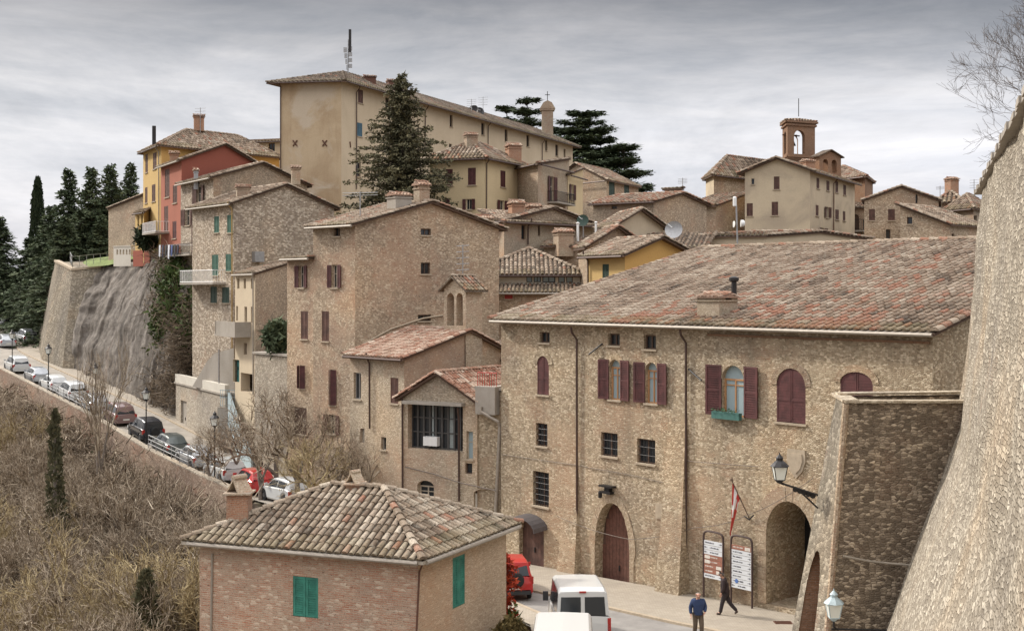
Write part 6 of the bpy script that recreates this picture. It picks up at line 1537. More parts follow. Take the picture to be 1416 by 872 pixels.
# red berried shrub trained at the house corner
t=thing('red_shrub','bright red leaved climbing shrub at the right corner of the nearest house','shrub',tuple(P(699,880,47.3))); f=MB(); f.c=[]; g=MB(); g.c=[]; st=MB(); random.seed(4)
b0=P(691,880,47.3)-Vector(t.location)
st.tube([tuple(b0),tuple(b0+Vector((0,0,3.2)))],.10,7)
for k in range(26):
    z=random.uniform(.6,3.4); L_=random.uniform(.25,.75)*(1 if z<2.7 else .6); dv=Vector((1,random.uniform(-.3,.3),random.uniform(-.15,.3))).normalized(); st.tube([tuple(b0+Vector((0,0,z))),tuple(b0+Vector((0,0,z))+dv*L_)],[.03,.012],5,False)
    for i in range(42):
        p=b0+Vector((0,0,z))+dv*L_*random.random()+rv(.07); tri(f,p,rv(.09),rv(.09),min(1,max(0,random.gauss(.5,.25))))
for k in range(300): p=b0+Vector((random.uniform(.1,.7),random.gauss(0,.15),random.gauss(.75,.16))); tri(g,p,rv(.1),rv(.1),random.random())
build(f,'red_leaves',leafmat('red_leaves',(.16,.018,.010),(.36,.045,.02),(.50,.10,.04)),t,local=True,autouv=False); build(g,'green_leaves',M_ivy,t,local=True,autouv=False); build(st,'stems',flat('red_stem',(.16,.035,.02),.8),t,local=True)
# ================================================================== cars, people, lamps, signs, wires
random.seed(12)
M_tyre=flat('tyre_rubber',(.02,.02,.02),.9); M_rim=flat('wheel_rim',(.35,.35,.35),.35,.8)
M_tl=flat('tail_light_red',(.35,.02,.015),.3); M_hl=flat('headlight_glass',(.6,.62,.62),.2); M_plate=flat('number_plate',(.65,.65,.6),.5); M_plast=flat('dark_plastic',(.03,.03,.032),.6)
def paint(name,c,metal=.0,rough=.28):
    m,nt,b=newmat(name); b.inputs['Base Color'].default_value=(*c,1); b.inputs['Metallic'].default_value=metal; b.inputs['Roughness'].default_value=rough; b.inputs['Coat Weight'].default_value=.4
    return m
PW=paint('car_paint_white',(.55,.56,.55)); PS=paint('car_paint_silver',(.42,.44,.46),.5); PB=paint('car_paint_black',(.02,.022,.028)); PG=paint('car_paint_grey_green',(.10,.115,.11),.3); PR_=paint('car_paint_red',(.45,.02,.02)); PM=paint('car_paint_mauve',(.20,.13,.125),.3); PT=paint('car_paint_cherry_red',(.42,.012,.012)); PVN=paint('van_white_paint',(.52,.52,.50),rough=.35)
STY={ # y stations: (y, zlow, zbelt, halfw)   cabin: (y, z, halfw)
 'hatch':dict(L=4.0,W=1.70,H=1.47,body=[(-2.0,.42,.62,.72),(-1.94,.25,.88,.82),(-1.5,.2,.98,.85),(0,.18,.93,.85),(1.0,.18,.90,.85),(1.6,.2,.78,.82),(1.93,.26,.62,.74),(2.0,.4,.52,.66)],cab=[(-1.86,.93,.74),(-1.45,1.40,.60),(-.9,1.46,.60),(.1,1.46,.60),(.42,1.40,.60),(1.12,.90,.72)]),
 'mpv':dict(L=4.25,W=1.78,H=1.68,body=[(-2.12,.42,.66,.76),(-2.06,.25,.96,.86),(-1.6,.2,1.05,.88),(0,.18,1.0,.88),(1.1,.18,.97,.88),(1.75,.2,.82,.84),(2.05,.26,.66,.76),(2.12,.4,.56,.68)],cab=[(-2.0,1.0,.78),(-1.75,1.58,.66),(-1.1,1.68,.66),(.0,1.68,.66),(.45,1.60,.65),(1.35,.97,.75)]),
 'wagon':dict(L=4.5,W=1.75,H=1.48,body=[(-2.25,.42,.62,.72),(-2.18,.25,.9,.84),(-1.7,.2,.98,.86),(0,.18,.92,.86),(1.1,.18,.88,.86),(1.9,.2,.76,.82),(2.2,.26,.6,.74),(2.25,.4,.52,.66)],cab=[(-2.12,.93,.74),(-1.75,1.38,.61),(-1.1,1.47,.61),(.0,1.47,.61),(.35,1.41,.60),(1.15,.89,.72)]),
 'van':dict(L=4.9,W=1.98,H=2.2,body=[(-2.45,.4,1.0,.94),(-2.42,.3,1.24,.97),(-1.6,.25,1.28,.98),(0,.25,1.28,.98),(1.3,.25,1.2,.98),(1.9,.25,1.05,.95),(2.3,.3,.8,.86),(2.45,.4,.62,.76)],cab=[(-2.41,1.22,.95),(-2.34,2.10,.86),(-2.0,2.2,.85),(.7,2.2,.85),(1.0,2.12,.84),(1.95,1.08,.86)]),
 'suv':dict(L=4.1,W=1.75,H=1.75,body=[(-2.05,.5,.75,.78),(-2.0,.32,1.05,.85),(-1.5,.3,1.12,.87),(0,.3,1.08,.87),(1.0,.3,1.05,.87),(1.6,.32,.98,.84),(1.98,.36,.8,.78),(2.05,.5,.66,.70)],cab=[(-1.98,1.08,.80),(-1.82,1.66,.68),(-1.2,1.74,.68),(.0,1.74,.67),(.3,1.68,.66),(.95,1.06,.76)]),
}
def lerp_t(tab,y,j):
    return float(np.interp(y,[t[0] for t in tab],[t[j] for t in tab]))
def make_car(name,label,style,pm,cat='car',group=None,racks=False):
    S=STY[style]; r=thing(name,label,cat,(0,0,0),group); b=MB(); body=S['body']; n=28
    ys=np.concatenate([[body[0][0]],np.linspace(body[1][0],body[-2][0],n),[body[-1][0]]])
    wr=.31 if style!='van' else .34; wy=(-S['L']*.31,S['L']*.31)
    rows=[]
    for y in ys:
        zl,zb,hw=(lerp_t(body,y,j) for j in (1,2,3))
        for c in wy:
            if abs(y-c)<wr+.07: zl=max(zl,math.sqrt(max(0,(wr+.07)**2-(y-c)**2))+.30)
        prof=[(hw*.93,zl),(hw,zl+.10),(hw*1.0,zl+(zb-zl)*.55),(hw*.985,zb-.05),(hw*.93,zb),(hw*.5,zb+.03),(0,zb+.04)]
        full=[(-x,z) for x,z in prof]+[(x,z) for x,z in reversed(prof[:-1])]
        rows.append([Vector((x,y,z)) for x,z in full])
    loft(b,rows); b.face(rows[0][::-1]); b.face(rows[-1])
    # cabin
    cab=S['cab']; 
    def cs(y,z,hw,zb,hb):
        return [Vector((-hb,y,zb)),Vector((-hw,y,z-.07)),Vector((-hw*.9,y,z)),Vector((0,y,z+.02)),Vector((hw*.9,y,z)),Vector((hw,y,z-.07)),Vector((hb,y,zb))]
    rows=[]
    for (y,z,hw) in cab: zb=lerp_t(body,y,2)-.03; rows.append(cs(y,max(z,zb+.08),hw,zb,lerp_t(body,y,3)*.93))
    c0=len(b.v); loft(b,rows); bo=build(b,'body',pm,r,local=True,smooth=False)
    md=bo.modifiers.new('bevel','BEVEL'); md.width=.025; md.segments=2; md.limit_method='ANGLE'; md.angle_limit=R(28)
    # glazing, set slightly proud
    def quad(p,q,s,t,fr,out):
        def mix(u,v): return p.lerp(q,u).lerp(t.lerp(s,u),v)
        nrm_=(q-p).cross(t-p).normalized()*out
        return [mix(fr[0],fr[2])+nrm_,mix(fr[1],fr[2])+nrm_,mix(fr[1],fr[3])+nrm_,mix(fr[0],fr[3])+nrm_]
    def pane(nm,p,q,s,t,fr,out=.012):
        m=MB(); Q=quad(p,q,s,t,fr,out); nn=(Q[1]-Q[0]).cross(Q[2]-Q[0]).normalized(); m.prism(Q,nn*-.006 if False else nn*.004); build(m,nm,M_glass,r,local=True)
    a,bb=rows[0],rows[1]
    z_top=.93
    pane('rear_window',a[0].lerp(bb[0],0)+Vector((.08,0,.06)),a[6]+Vector((-.08,0,.06)),bb[5]+Vector((-.08,0,-.02)),bb[1]+Vector((.08,0,-.02)),(.02,.98,.05,.95),.02) if style!='van' else None
    if style=='van':
        for sgn in (-1,1):
            x0,x1=(-.80,-.07) if sgn<0 else (.07,.80)
            m=MB()
            def yy(z): return np.interp(z,[1.22,2.10],[-2.41,-2.34])-.016
            m.prism([(x0,yy(1.28),1.28),(x1,yy(1.28),1.28),(x1*.95 if sgn>0 else x1,yy(1.92),1.92),(x0 if sgn>0 else x0*.95,yy(1.92),1.92)],(0,.01,0)); build(m,'rear_window',M_glass,r,local=True)
        m=MB(); m.box(-.008,.008,-2.47,-2.42,.5,1.25); build(m,'door_gap',M_plast,r,local=True)
        m=MB(); m.box(-.12,.12,-2.385,-2.33,2.06,2.12); build(m,'brake_light',M_tl,r,local=True)
    a,bb=rows[-1],rows[-2]
    pane('windscreen',a[6]+Vector((-.08,0,.04)),a[0]+Vector((.08,0,.04)),bb[1]+Vector((.06,0,0)),bb[5]+Vector((-.06,0,0)),(.02,.98,.05,.95),.02)
    ymid=[cab[1][0]+.12,-.35,.40] if style!='van' else [cab[1][0]+.15,-.75,.55]
    for sgn in (-1,1):
        segs=[(ymid[0],ymid[1]-.04),(ymid[1]+.04,ymid[2]-.04 if style!='van' else .5)]
        if style=='van': segs.append((.62,1.15))
        else: segs.append((ymid[2]+.0,cab[-1][0]-.35))
        for (y0,y1) in segs:
            zb0=lerp_t(body,y0,2)+.02; zb1=lerp_t(body,y1,2)+.02
            def xs(y,z): 
                hb=lerp_t(body,y,3)*.93; hw=lerp_t([(c[0],c[2]) for c in cab],y,1); zt=lerp_t([(c[0],c[1]) for c in cab],y,1)-.07; zb=lerp_t(body,y,2)-.03; t=(z-zb)/max(.05,zt-zb); return (hb+(hw-hb)*t+.012)*sgn
            zt0=lerp_t([(c[0],c[1]) for c in cab],y0,1)-.11; zt1=lerp_t([(c[0],c[1]) for c in cab],y1,1)-.11
            if zt1<zb1+.06: zt1=zb1+.03
            m=MB(); Q=[Vector((xs(y0,zb0),y0,zb0)),Vector((xs(y1,zb1),y1,zb1)),Vector((xs(y1,zt1),y1,zt1)),Vector((xs(y0,zt0),y0,zt0))]; m.prism(Q,(-.01*sgn,0,0)); build(m,'side_window',M_glass,r,local=True)
    hwid=body[1][3]
    for sgn in (-1,1):
        m=MB(); zt=body[1][2]; x=sgn*(hwid-.11); y=body[1][0]
        if style=='van': m.box(min(x,x+sgn*.12),max(x,x+sgn*.12),y-.03,y+.06,.75,1.2)
        else: m.box(min(x-.06*sgn,x+sgn*.13),max(x-.06*sgn,x+sgn*.13),y-.03,y+.10,zt-.30,zt+.02)
        build(m,'tail_light',M_tl,r,local=True)
        m=MB(); y=body[-2][0]; x=sgn*(body[-2][3]-.12); m.box(x-.14,x+.14,y-.12,y+.03,body[-2][2]-.20,body[-2][2]-.04); build(m,'headlight',M_hl,r,local=True)
        m=MB(); y=cab[-1][0]-.45; hx=lerp_t(body,y,3); x0=sgn*hx; m.box(min(x0,x0+sgn*.2),max(x0,x0+sgn*.2),y-.06,y+.05,cab[-1][1]+.05,cab[-1][1]+.05+(.18 if style!='van' else .34)); build(m,'mirror',pm if style!='van' else M_plast,r,local=True)
    m=MB(); y=body[0][0]; m.box(-.26,.26,y-.012,y+.01,.52 if style!='van' else .62,.63 if style!='van' else .73); build(m,'number_plate',M_plate,r,local=True)
    m=MB(); y=body[0][0]; m.box(-hwid*.86,hwid*.86,y-.03,y+.14,.30,.46); build(m,'rear_bumper',M_plast if style in('suv','van') else pm,r,local=True); m=MB(); y=body[-1][0]; m.box(-hwid*.78,hwid*.78,y-.12,y+.03,.26,.40); build(m,'front_bumper',M_plast if style in('suv','van') else pm,r,local=True)
    hw=S['W']/2
    for y in wy:
        for sgn in (-1,1):
            m=MB(); ax=Vector((sgn,0,0)); c=Vector((sgn*(hw-.21),y,wr)); m.lathe(c,[(wr*.8,0),(wr*.97,.02),(wr,.05),(wr,.15),(wr*.96,.185),(wr*.66,.19)],20,Vector((0,1,0)),Vector((0,0,1)),ax); wo=build(m,'wheel',M_tyre,r,local=True)
            m=MB(); m.lathe(c,[(wr*.64,.17),(wr*.6,.185),(wr*.2,.195),(.02,.2)],14,Vector((0,1,0)),Vector((0,0,1)),ax); build(m,'rim',M_rim,wo,local=True)
    if racks:
        m=MB(); 
        for sgn in (-1,1): m.tube([(sgn*.58,-1.4,1.80),(sgn*.58,.0,1.80)],.02,5)
        build(m,'roof_rail',M_plast,r,local=True)
    if style=='suv':
        m=MB(); m.lathe((.1,-2.05,.95),[(.30,-.0),(.33,.03),(.33,.14),(.25,.17)],18,Vector((1,0,0)),Vector((0,0,1)),Vector((0,-1,0))); build(m,'spare_wheel',M_tyre,r,local=True)
    return r
protos_c={}
def car(label,style,pm,x,y,rz,group,name='parked_car'):
    key=(style,pm.name)
    if key in protos_c: c=copy_tree(protos_c[key]); c['label']=label
    else: c=make_car(name,label,style,pm); protos_c[key]=c
    # sit on the slope
    z=Hs(x,y)+.055; dx,dy=-math.sin(rz),math.cos(rz); z1=Hs(x+dx*1.3,y+dy*1.3)+.055; z0=Hs(x-dx*1.3,y-dy*1.3)+.055
    c.rotation_euler=(math.atan2(z1-z0,2.6),0,rz); c.location=(x,y,(z0+z1)/2)
    if group: c['group']=group
    return c
def along(px,lat):
    ln=offs(OL,lat)[6:16]; best=None
    for a,b_ in zip(ln,ln[1:]):
        for k in range(200):
            t=k/200; x=a[0]+(b_[0]-a[0])*t; y=a[1]+(b_[1]-a[1])*t; e=abs(CX+F*x/y-px)
            if best is None or e<best[0]: best=(e,x,y,math.atan2(-(b_[0]-a[0]),b_[1]-a[1]))
    return best[1:]
GRP='cars parked along the outer wall of the road'
for px,lat,st_,pm,lab in ((395,1.5,'hatch',PW,'white car nearest the foreground roof, last of the parked row'),(350,1.5,'hatch',PR_,'only bright red car in the parked row, behind bare twigs'),(311,1.5,'wagon',PW,'white estate car between the red car and the silver hatchback'),(270,1.45,'hatch',PS,'silver white hatchback above the pale blue railing'),(234,1.5,'hatch',PG,'dark grey green hatchback behind the black car'),(201,1.5,'suv',PB,'black off roader beside the street lamp'),(164,1.6,'mpv',PM,'mauve brown people carrier in the middle of the row'),(128,1.5,'wagon',PS,'silver estate hidden partly by the tall bare tree'),(99,1.5,'mpv',PW,'white people carrier, first beyond the tall bare tree'),(74,1.5,'wagon',PW,'white estate car at the foot of the stone bastion'),(51,1.5,'hatch',PS,'silver hatchback ahead of the white people carrier with a gap behind it'),(23,1.5,'mpv',PW,'white people carrier next to the leftmost street lamp'),(5,1.5,'wagon',PW,'white car cut by the left edge in the parked row')):
    x,y,a=along(px,lat); car(lab,st_,pm,x,y,a,GRP)
car('silver grey people carrier parked below the dark conifers at the road bend','mpv',PS,*(P(36,455,151).x,151),R(38),None); car('silver estate car at the left edge below the dark conifers','wagon',PS,*(P(8,460,147).x,147),R(30),None)
# vans and red suv on the piazza
v1=make_car('minibus','white minibus seen from behind with two dark rear windows','van',PVN,'minibus'); protos_c[('van','v')]=v1
def seat(o,x,y,rz):
    z=lambda s:Hs(x-math.sin(rz)*s,y+math.cos(rz)*s)+.055
    o.location=(x,y,(z(1.4)+z(-1.4))/2); o.rotation_euler=(math.atan2(z(1.4)-z(-1.4),2.8),0,rz)
seat(v1,(803-CX)/F*43+.0,45.35,R(2))
v2=copy_tree(v1); v2['label']='white van nearest the viewer, only its roof in view at the bottom'; v2.name='parked_van'; v2['category']='van'; v2.scale=(1,1,1.12)
seat(v2,1.55,37.2,R(-3)); v2.location.z+=0.0
rs=make_car('parked_suv','red three door off roader behind the red leaved shrub','suv',PT); seat(rs,(704-CX)/F*53,54.0,R(7)); rs.scale=(.94,.94,.96)
# ---------------------------------------------------------------- street lamps
def lantern(mb_f,mb_g,c,s=1.0):
    """frame and glass of a tapered four sided lantern hanging/standing with centre bottom at c"""
    c=Vector(c); a=.13*s; b_=.20*s; h=.42*s
    q0=[c+Vector((x*a,y*a,0)) for x,y in ((-1,-1),(1,-1),(1,1),(-1,1))]; q1=[c+Vector((x*b_,y*b_,h)) for x,y in ((-1,-1),(1,-1),(1,1),(-1,1))]
    for i in range(4):
        j=(i+1)%4; mb_g.face([q0[i],q0[j],q1[j],q1[i]]); mb_f.tube([q0[i],q1[i]],.016*s,5); mb_f.tube([q0[i],q0[j]],.016*s,5); mb_f.tube([q1[i],q1[j]],.022*s,5)
    top=c+Vector((0,0,h)); mb_f.lathe(top,[(b_*1.5,0),(b_*1.05,.09*s),(b_*.55,.17*s),(b_*.5,.24*s),(b_*.62,.25*s),(b_*.12,.36*s),(.01,.42*s)],4*2); mb_f.lathe(c,[(a*.5,-.1*s),(a*1.2,0)],8)
def street_lamp(label,x,y,first=[None]):
    if first[0] is None:
        r=thing('street_lamp',label,'street lamp',(0,0,0)); m=MB(); m.lathe((0,0,0),[(.13,0),(.13,.25),(.08,.4),(.05,.6),(.045,2.9),(.07,2.95),(.04,3.0),(.035,3.55),(.09,3.6),(.02,3.68)],10); build(m,'post',M_iron,r,local=True)
        f=MB(); g=MB(); lantern(f,g,(0,0,3.75),1.15); lf=build(f,'lantern',M_iron,r,local=True); build(g,'glass',M_lampg,lf,local=True); first[0]=r; c=r
    else: c=copy_tree(first[0]); c['label']=label
    c.location=(x,y,Hs(x,y)+.1); c['group']='street lamps along the outer road wall'; return c
for px,lab in ((202,'street lamp in front of the black off roader'),(297,'street lamp beside the pale garage, nearest of the row'),(132,'street lamp hidden partly by the tall bare tree'),(67,'street lamp in front of the stone bastion base'),(17,'leftmost street lamp of the row')):
    x,y,a=along(px,.25); street_lamp(lab,x,y)
# lamp on the bracket from the bastion corner
w0=pal['walls'][0]
lb=thing('wall_lantern','wrought iron lantern on a scrolled bracket beside the coat of arms','wall lamp',tuple(P(1078,665,37.6)))
m=MB(); a=P(1131,684,37.6); b_=P(1078,667,37.6); m.tube([a,b_],.035,6); c=P(1118,676,37.6); m.tube([P(1131,702,37.6),P(1118,690,37.6),P(1104,677,37.6),P(1096,672,37.6)],.03,6); 
for k in range(5):
    cc=P(1124-k*6,682-k*2.2+(3),37.6); m.lathe(cc,[(.09,-.01),(.09,.01),(.05,.012)],8,Vector((1,0,0)),Vector((0,0,1)),Vector((0,1,0)))
build(m,'bracket',M_iron,lb)
f=MB(); g=MB(); lantern(f,g,P(1078,663,37.6),1.0); lf=build(f,'lantern',M_iron,lb); build(g,'glass',M_lampg,lf)
lb=thing('wall_lantern','pale glass lantern on the dark bastion face near the bottom edge','wall lamp',tuple(P(1153,857,35.0)))
f=MB(); g=MB(); lantern(f,g,P(1153,853,35.0),.98); lf=build(f,'lantern',M_bluep,lb); build(g,'glass',M_lampg,lf)
m=MB(); m.tube([P(1153,858,35.0),P(1153,866,35.1),P(1158,870,35.6)],.03,6); m.tube([P(1150,869,35.5),P(1235,871,35.5)],.03,6); build(m,'bracket',M_iron,lb)
# ---------------------------------------------------------------- flag
fl=thing('flag','red and white flag drooping from a slanted pole on the palazzo wall','flag',tuple(w0.P(1035,716)))
a=w0.P(1036,716,.05); b_=w0.P(1012,664,.8); 
m=MB(); m.tube([a,b_],.022,6); m.lathe(b_,[(.04,0),(.05,.04),(.01,.12)],8); build(m,'pole',M_wood,fl)
m=MB(); m.tube([w0.P(1029,713,.12),w0.P(1036,718,.12),w0.P(1042,712,.12)],.03,6); build(m,'bracket',M_iron,fl)
cols_=[(.62,.05,.05),(.70,.68,.66),(.62,.05,.05)]
m=[MB(),MB()]
NX,NY=9,22
def fp(i,j):
    t=i/NX; s=j/NY; top=b_.lerp(a,.06+.42*t); 
    drop=s*(2.2-1.0*t); fold=math.sin(t*7+s*2)*.10*(.3+s)
    return top+Vector((-.02-.12*s*(1-t)+fold*.5-.35*t*s,fold-.1*s,-drop))
for i in range(NX):
    for j in range(NY):
        white=(.22<(i+.5)/NX<.70 and j/NY<.62) or ((i+.5)/NX>.62 and .1<j/NY<.4 and i%2==0) or (j in(9,10) and i<5)
        m[1 if white else 0].face([fp(i,j),fp(i,j+1),fp(i+1,j+1),fp(i+1,j)])
build(m[0],'red_cloth',flat('flag_red',(.55,.05,.045),.8),fl); build(m[1],'white_cloth',flat('flag_white',(.68,.66,.64),.8),fl)
# ---------------------------------------------------------------- sign boards
Mb=flat('sign_white',(.62,.64,.66),.5,var=.06); Mbr=flat('sign_brown',(.30,.13,.09),.5); Mink=flat('sign_ink',(.07,.07,.09),.6); Mblu=flat('sign_blue',(.08,.16,.40),.5); Mfr=flat('sign_frame_brown',(.06,.035,.03),.6); Msw=flat('sign_pale',(.6,.56,.5),.6)
def signboard(label,x0,x1,yt,yb0,y1,rows):
    d=.35; u0,zt=w0.px(x0,yt,d); u1,_=w0.px(x1,yt,d); xm=(x0+x1)/2; _,zt=w0.px(xm,yt,d); _,zb=w0.px(xm,yb0,d); _,zg=w0.px(xm,y1,d)
    r=thing('sign_board',label,'sign board',tuple(w0.pt((u0+u1)/2,zg,d))); W=u1-u0
    m=MB(); pts=[w0.pt(u0,zg,d)]+[w0.pt(u0+W/2-W/2*math.cos(math.pi*k/14)**1 if False else u0+(W/2)*(1-math.copysign(abs(math.cos(math.pi*k/14))**.5,math.cos(math.pi*k/14))),zt-.38+.38*abs(math.sin(math.pi*k/14))**.5,d) for k in range(15)]+[w0.pt(u1,zg,d)]
    m.tube(pts,.045,8); build(m,'frame',Mfr,r)
    n=len(rows); hh=(zt-.42-zb)/n
    for i,(kind,mark) in enumerate(rows):
        z1=zt-.40-i*hh; z0=z1-hh+.02; m=MB(); w0.box(m,u0+.03,u1-.03,z0,z1,d-.02,d+.02); p=build(m,'sign_panel',Mb if kind=='w' else Mbr,r)
        t=MB(); a=u0+W*(.10 if mark in 'lb' else .34); L_=W*random.uniform(.35,.5); x=a; rr=random.Random(i*7+n)
        while x<a+L_:
            w_=rr.uniform(.018,.04); w0.box(t,x,x+w_,z0+hh*.36,z0+hh*.36+hh*rr.uniform(.18,.30),d+.021,d+.026); x+=w_+rr.choice([.008,.008,.03])
        if kind=='w':
            ar=(u1-.16) if mark in'lb' else (u0+.16); s=1 if mark in 'lb' else -1
            w0.box(t,ar-.05,ar+.05,z0+hh*.42,z0+hh*.52,d+.021,d+.026); t.prism([w0.pt(ar+s*.04,z0+hh*.25,d+.021),w0.pt(ar+s*.11,z0+hh*.47,d+.021),w0.pt(ar+s*.04,z0+hh*.69,d+.021)],w0.n3*.004)
        build(t,'lettering',Mink if kind=='w' else Msw,p)
        if mark=='b': t=MB(); t.lathe(w0.pt(u0+W*.28,(z0+z1)/2,d+.022),[(.09,0),(.09,.006),(.05,.0065)],14,w0.t3,Vector((0,0,1)),w0.n3); build(t,'blue_emblem',Mblu,p)
        if kind=='b': t=MB(); w0.box(t,(u0+.08) if mark=='r' else (u1-.36),(u0+.36) if mark=='r' else (u1-.08),z0+.02,z1-.02,d+.021,d+.025); build(t,'pictogram',Msw,p)
signboard('left direction board with white and brown panels on the palazzo wall',973,1000,735,801,828,[('w','l'),('w','r'),('w','r'),('b','r'),('b','r'),('b','l'),('b','l'),('w','l')])
signboard('right direction board of nearly all white panels beside the dark arch',1011,1040,741,815,838,[('b','l'),('w','l'),('w','l'),('w','l'),('w','l'),('w','l'),('w','l'),('w','b'),('w','r')])
# ---------------------------------------------------------------- wires
M_wire=flat('dull_cable',(.16,.13,.105),.7)
def wire(label,pts,r_=.018,sag=.0,n=14):
    P_=[]
    for a,b_ in zip(pts,pts[1:]):
        for k in range(n): t=k/n; P_.append(a.lerp(b_,t)+Vector((0,0,-sag*4*t*(1-t))))
    P_.append(pts[-1]); m=MB(); m.tube(P_,r_,4,False); o=build(m,'cable',M_wire,None); tag(o,label,'cable')
wire('long thin cable running across the palazzo wall below the grated windows',[w0.P(693,628,.04),w0.P(792,642,.04),w0.P(880,658,.04),w0.P(922,668,.05),w0.P(948,637,.1),w0.P(1050,645,.06)],.014)
wire('slack cable hanging across the pointed gate and the flag bracket',[w0.P(770,713,.3),w0.P(870,745,.3),w0.P(960,729,.2),w0.P(1034,712,.2),w0.P(1125,660,.3)],.013,.12)
wl_=lg['walls'][0]
wire('thick cable across the base of the loggia house',[wl_.P(560,645,.1),wl_.P(600,655,.1),wl_.P(636,667,.2),wl_.P(686,678,.3)],.03)
# ---------------------------------------------------------------- antennas, mast, dishes
def antenna(label,px,pyb,pyt,Y,bars=4,w_=.7,cat='antenna'):
    a=P(px,pyb,Y); b_=P(px,pyt,Y); r=thing('tv_antenna',label,cat,tuple(a)); m=MB(); m.tube([a+Vector((0,0,-1.2)),b_],.035,5); build(m,'mast',M_grey,r); m=MB()
    for k in range(bars): z=b_.z-.1-k*(b_.z-a.z)*.13; m.tube([(b_.x-w_/2,Y,z),(b_.x+w_/2,Y,z+.05)],.02,4)
    build(m,'elements',M_grey,r)
antenna('thin antenna on the yellow house roof',277,180,149,127,4,1.1); antenna('left thin antenna on the beige building roof',652,158,137,155,4,1.2); antenna('right thin antenna on the beige building roof',668,160,134,158,4,1.2)
antenna('thin antenna above the far right roofs',1347,275,248,122,4,.9); antenna('thin antenna above the little roof room near the church',944,262,246,119,4,.9); antenna('antenna between the stone gable house and red chimney',1300,270,257,118,3,.8)
antenna('white antenna on the tall stone house gable',640,402,338,76.5,5,.8); antenna('cross bar antenna at the left of the tall house roof',498,292,265,77,2,2.2)
r=thing('phone_mast','dark telephone mast with a panel aerial on the beige building roof','mast',tuple(P(481,100,131))); m=MB(); m.tube([P(481,108,131),P(482,55,131)],.08,6); build(m,'pole',M_grey,r); m=MB(); m.box(*(lambda q:(q.x-.13,q.x+.13,q.y-.13,q.y+.13,q.z-2.4,q.z))(P(484,41,131))); build(m,'panel_aerial',M_iron,r); m=MB()
for k,y in enumerate((66,74,82,90)): q=P(481,y,131); m.box(q.x-.45+.1*k,q.x-.1,q.y-.1,q.y+.1,q.z-.5,q.z); m.box(q.x+.1,q.x+.45,q.y-.1,q.y+.1,q.z-.3,q.z+.1)
build(m,'side_aerials',M_grey,r)
def dish(label,px,py,Y,rad,mat,face=(-.5,-1,.25),pole=1.0):
    c=P(px,py,Y); r=thing('satellite_dish',label,'satellite dish',tuple(c)); ax=Vector(face).normalized(); a=ax.orthogonal().normalized(); b_=ax.cross(a); m=MB(); base=len(m.v)
    prof=[(rad*k/6,.22*rad*(k/6)**2) for k in range(1,7)]+[(rad*.98,.22*rad-.02)]+[(rad*k/6,.22*rad*(k/6)**2-.03) for k in range(5,0,-1)]
    m.lathe(c,prof,20,a,b_,ax); build(m,'reflector',mat,r); m=MB(); m.tube([c-b_*rad*.95+ax*.2*rad,c+ax*rad*.8],.02,4); m.tube([c-ax*.05,c-ax*.25,c-ax*.25+Vector((0,0,-pole))],.04,6); m.lathe(c+ax*rad*.8,[(.05,0),(.05,.1)],8); build(m,'arm',M_grey,r)
dish('large pale mesh satellite dish behind the small yellow house',932,318,86,.62,M_grey,(-.3,-1,.25),1.3); dish('dark green satellite dish on the chimneyed row',806,305,93,.45,M_dgreen,(-.2,-1,.2),1.2); dish('dark round satellite dish on the ridge of the beige building',655,153,157,.7,M_iron,(-.4,-1,.3),1.0); dish('second dark dish beside the ridge antenna of the beige building',663,155,158,.6,M_iron,(.3,-1,.3),1.0)
r=thing('roof_mast','steel mast with white drum aerials behind the ridge of the palazzo','mast',tuple(P(1019,330,77))); m=MB(); m.tube([P(1020,345,77),P(1018,283,77)],.055,6); build(m,'pole',M_grey,r)
q=P(1016,281,77); m=MB(); m.lathe(q,[(.10,-.2),(.12,-.15),(.12,.35),(.06,.42)],10); build(m,'white_antenna',M_whitep,r); q=P(1024,309,77)
for dx,dz,rd in ((0.02,0,.22),(-.45,-.05,.2)):
    m=MB(); c=q+Vector((dx,0,dz)); m.lathe(c,[(rd,0),(rd,.16),(rd*.7,.24),(.02,.26)],14,Vector((0,1,0)),Vector((0,0,1)),Vector((.9,-.4,0)).normalized() if dx>0 else Vector((.2,-1,0)).normalized()); build(m,'drum_aerial',M_whitep,r)
def pipe_post(label,px,pyb,pyt,Y,rad,mat):
    m=MB(); a=P(px,pyb,Y); b_=P(px,pyt,Y); m.lathe(a+Vector((0,0,-.4)),[(rad,0),(rad,b_.z-a.z+.3),(rad*1.5,b_.z-a.z+.35),(rad*1.5,b_.z-a.z+.4),(.02,b_.z-a.z+.45)],9); o=build(m,'vent_pipe',mat,None); tag(o,label,'vent pipe')
pipe_post('left white vent pipe beside the dark green dish',799,326,308,90,.09,M_whitep); pipe_post('right white vent pipe beside the dark green dish',824,326,307,90.5,.08,M_whitep)
# ---------------------------------------------------------------- people
def skin_mesh(verts,edges,radii,root=0,sub=2):
    me=bpy.data.meshes.new('tmp'); me.from_pydata([tuple(v) for v in verts],edges,[]); o=bpy.data.objects.new('tmp',me); COL.objects.link(o)
    sk=o.modifiers.new('s','SKIN'); sv=me.skin_vertices[0].data
    for i,r in enumerate(radii): sv[i].radius=(r[0],r[1]) if isinstance(r,tuple) else (r,r)
    sv[root].use_root=True; ss=o.modifiers.new('u','SUBSURF'); ss.levels=sub; ss.render_levels=sub
    dg=bpy.context.evaluated_depsgraph_get(); m2=bpy.data.meshes.new_from_object(o.evaluated_get(dg)); bpy.data.objects.remove(o); 
    for p in m2.polygons: p.use_smooth=True
    return m2
def addmesh(name,me,mat,parent):
    o=bpy.data.objects.new(name,me); COL.objects.link(o); me.materials.clear(); me.materials.append(mat); o.parent=parent; return o
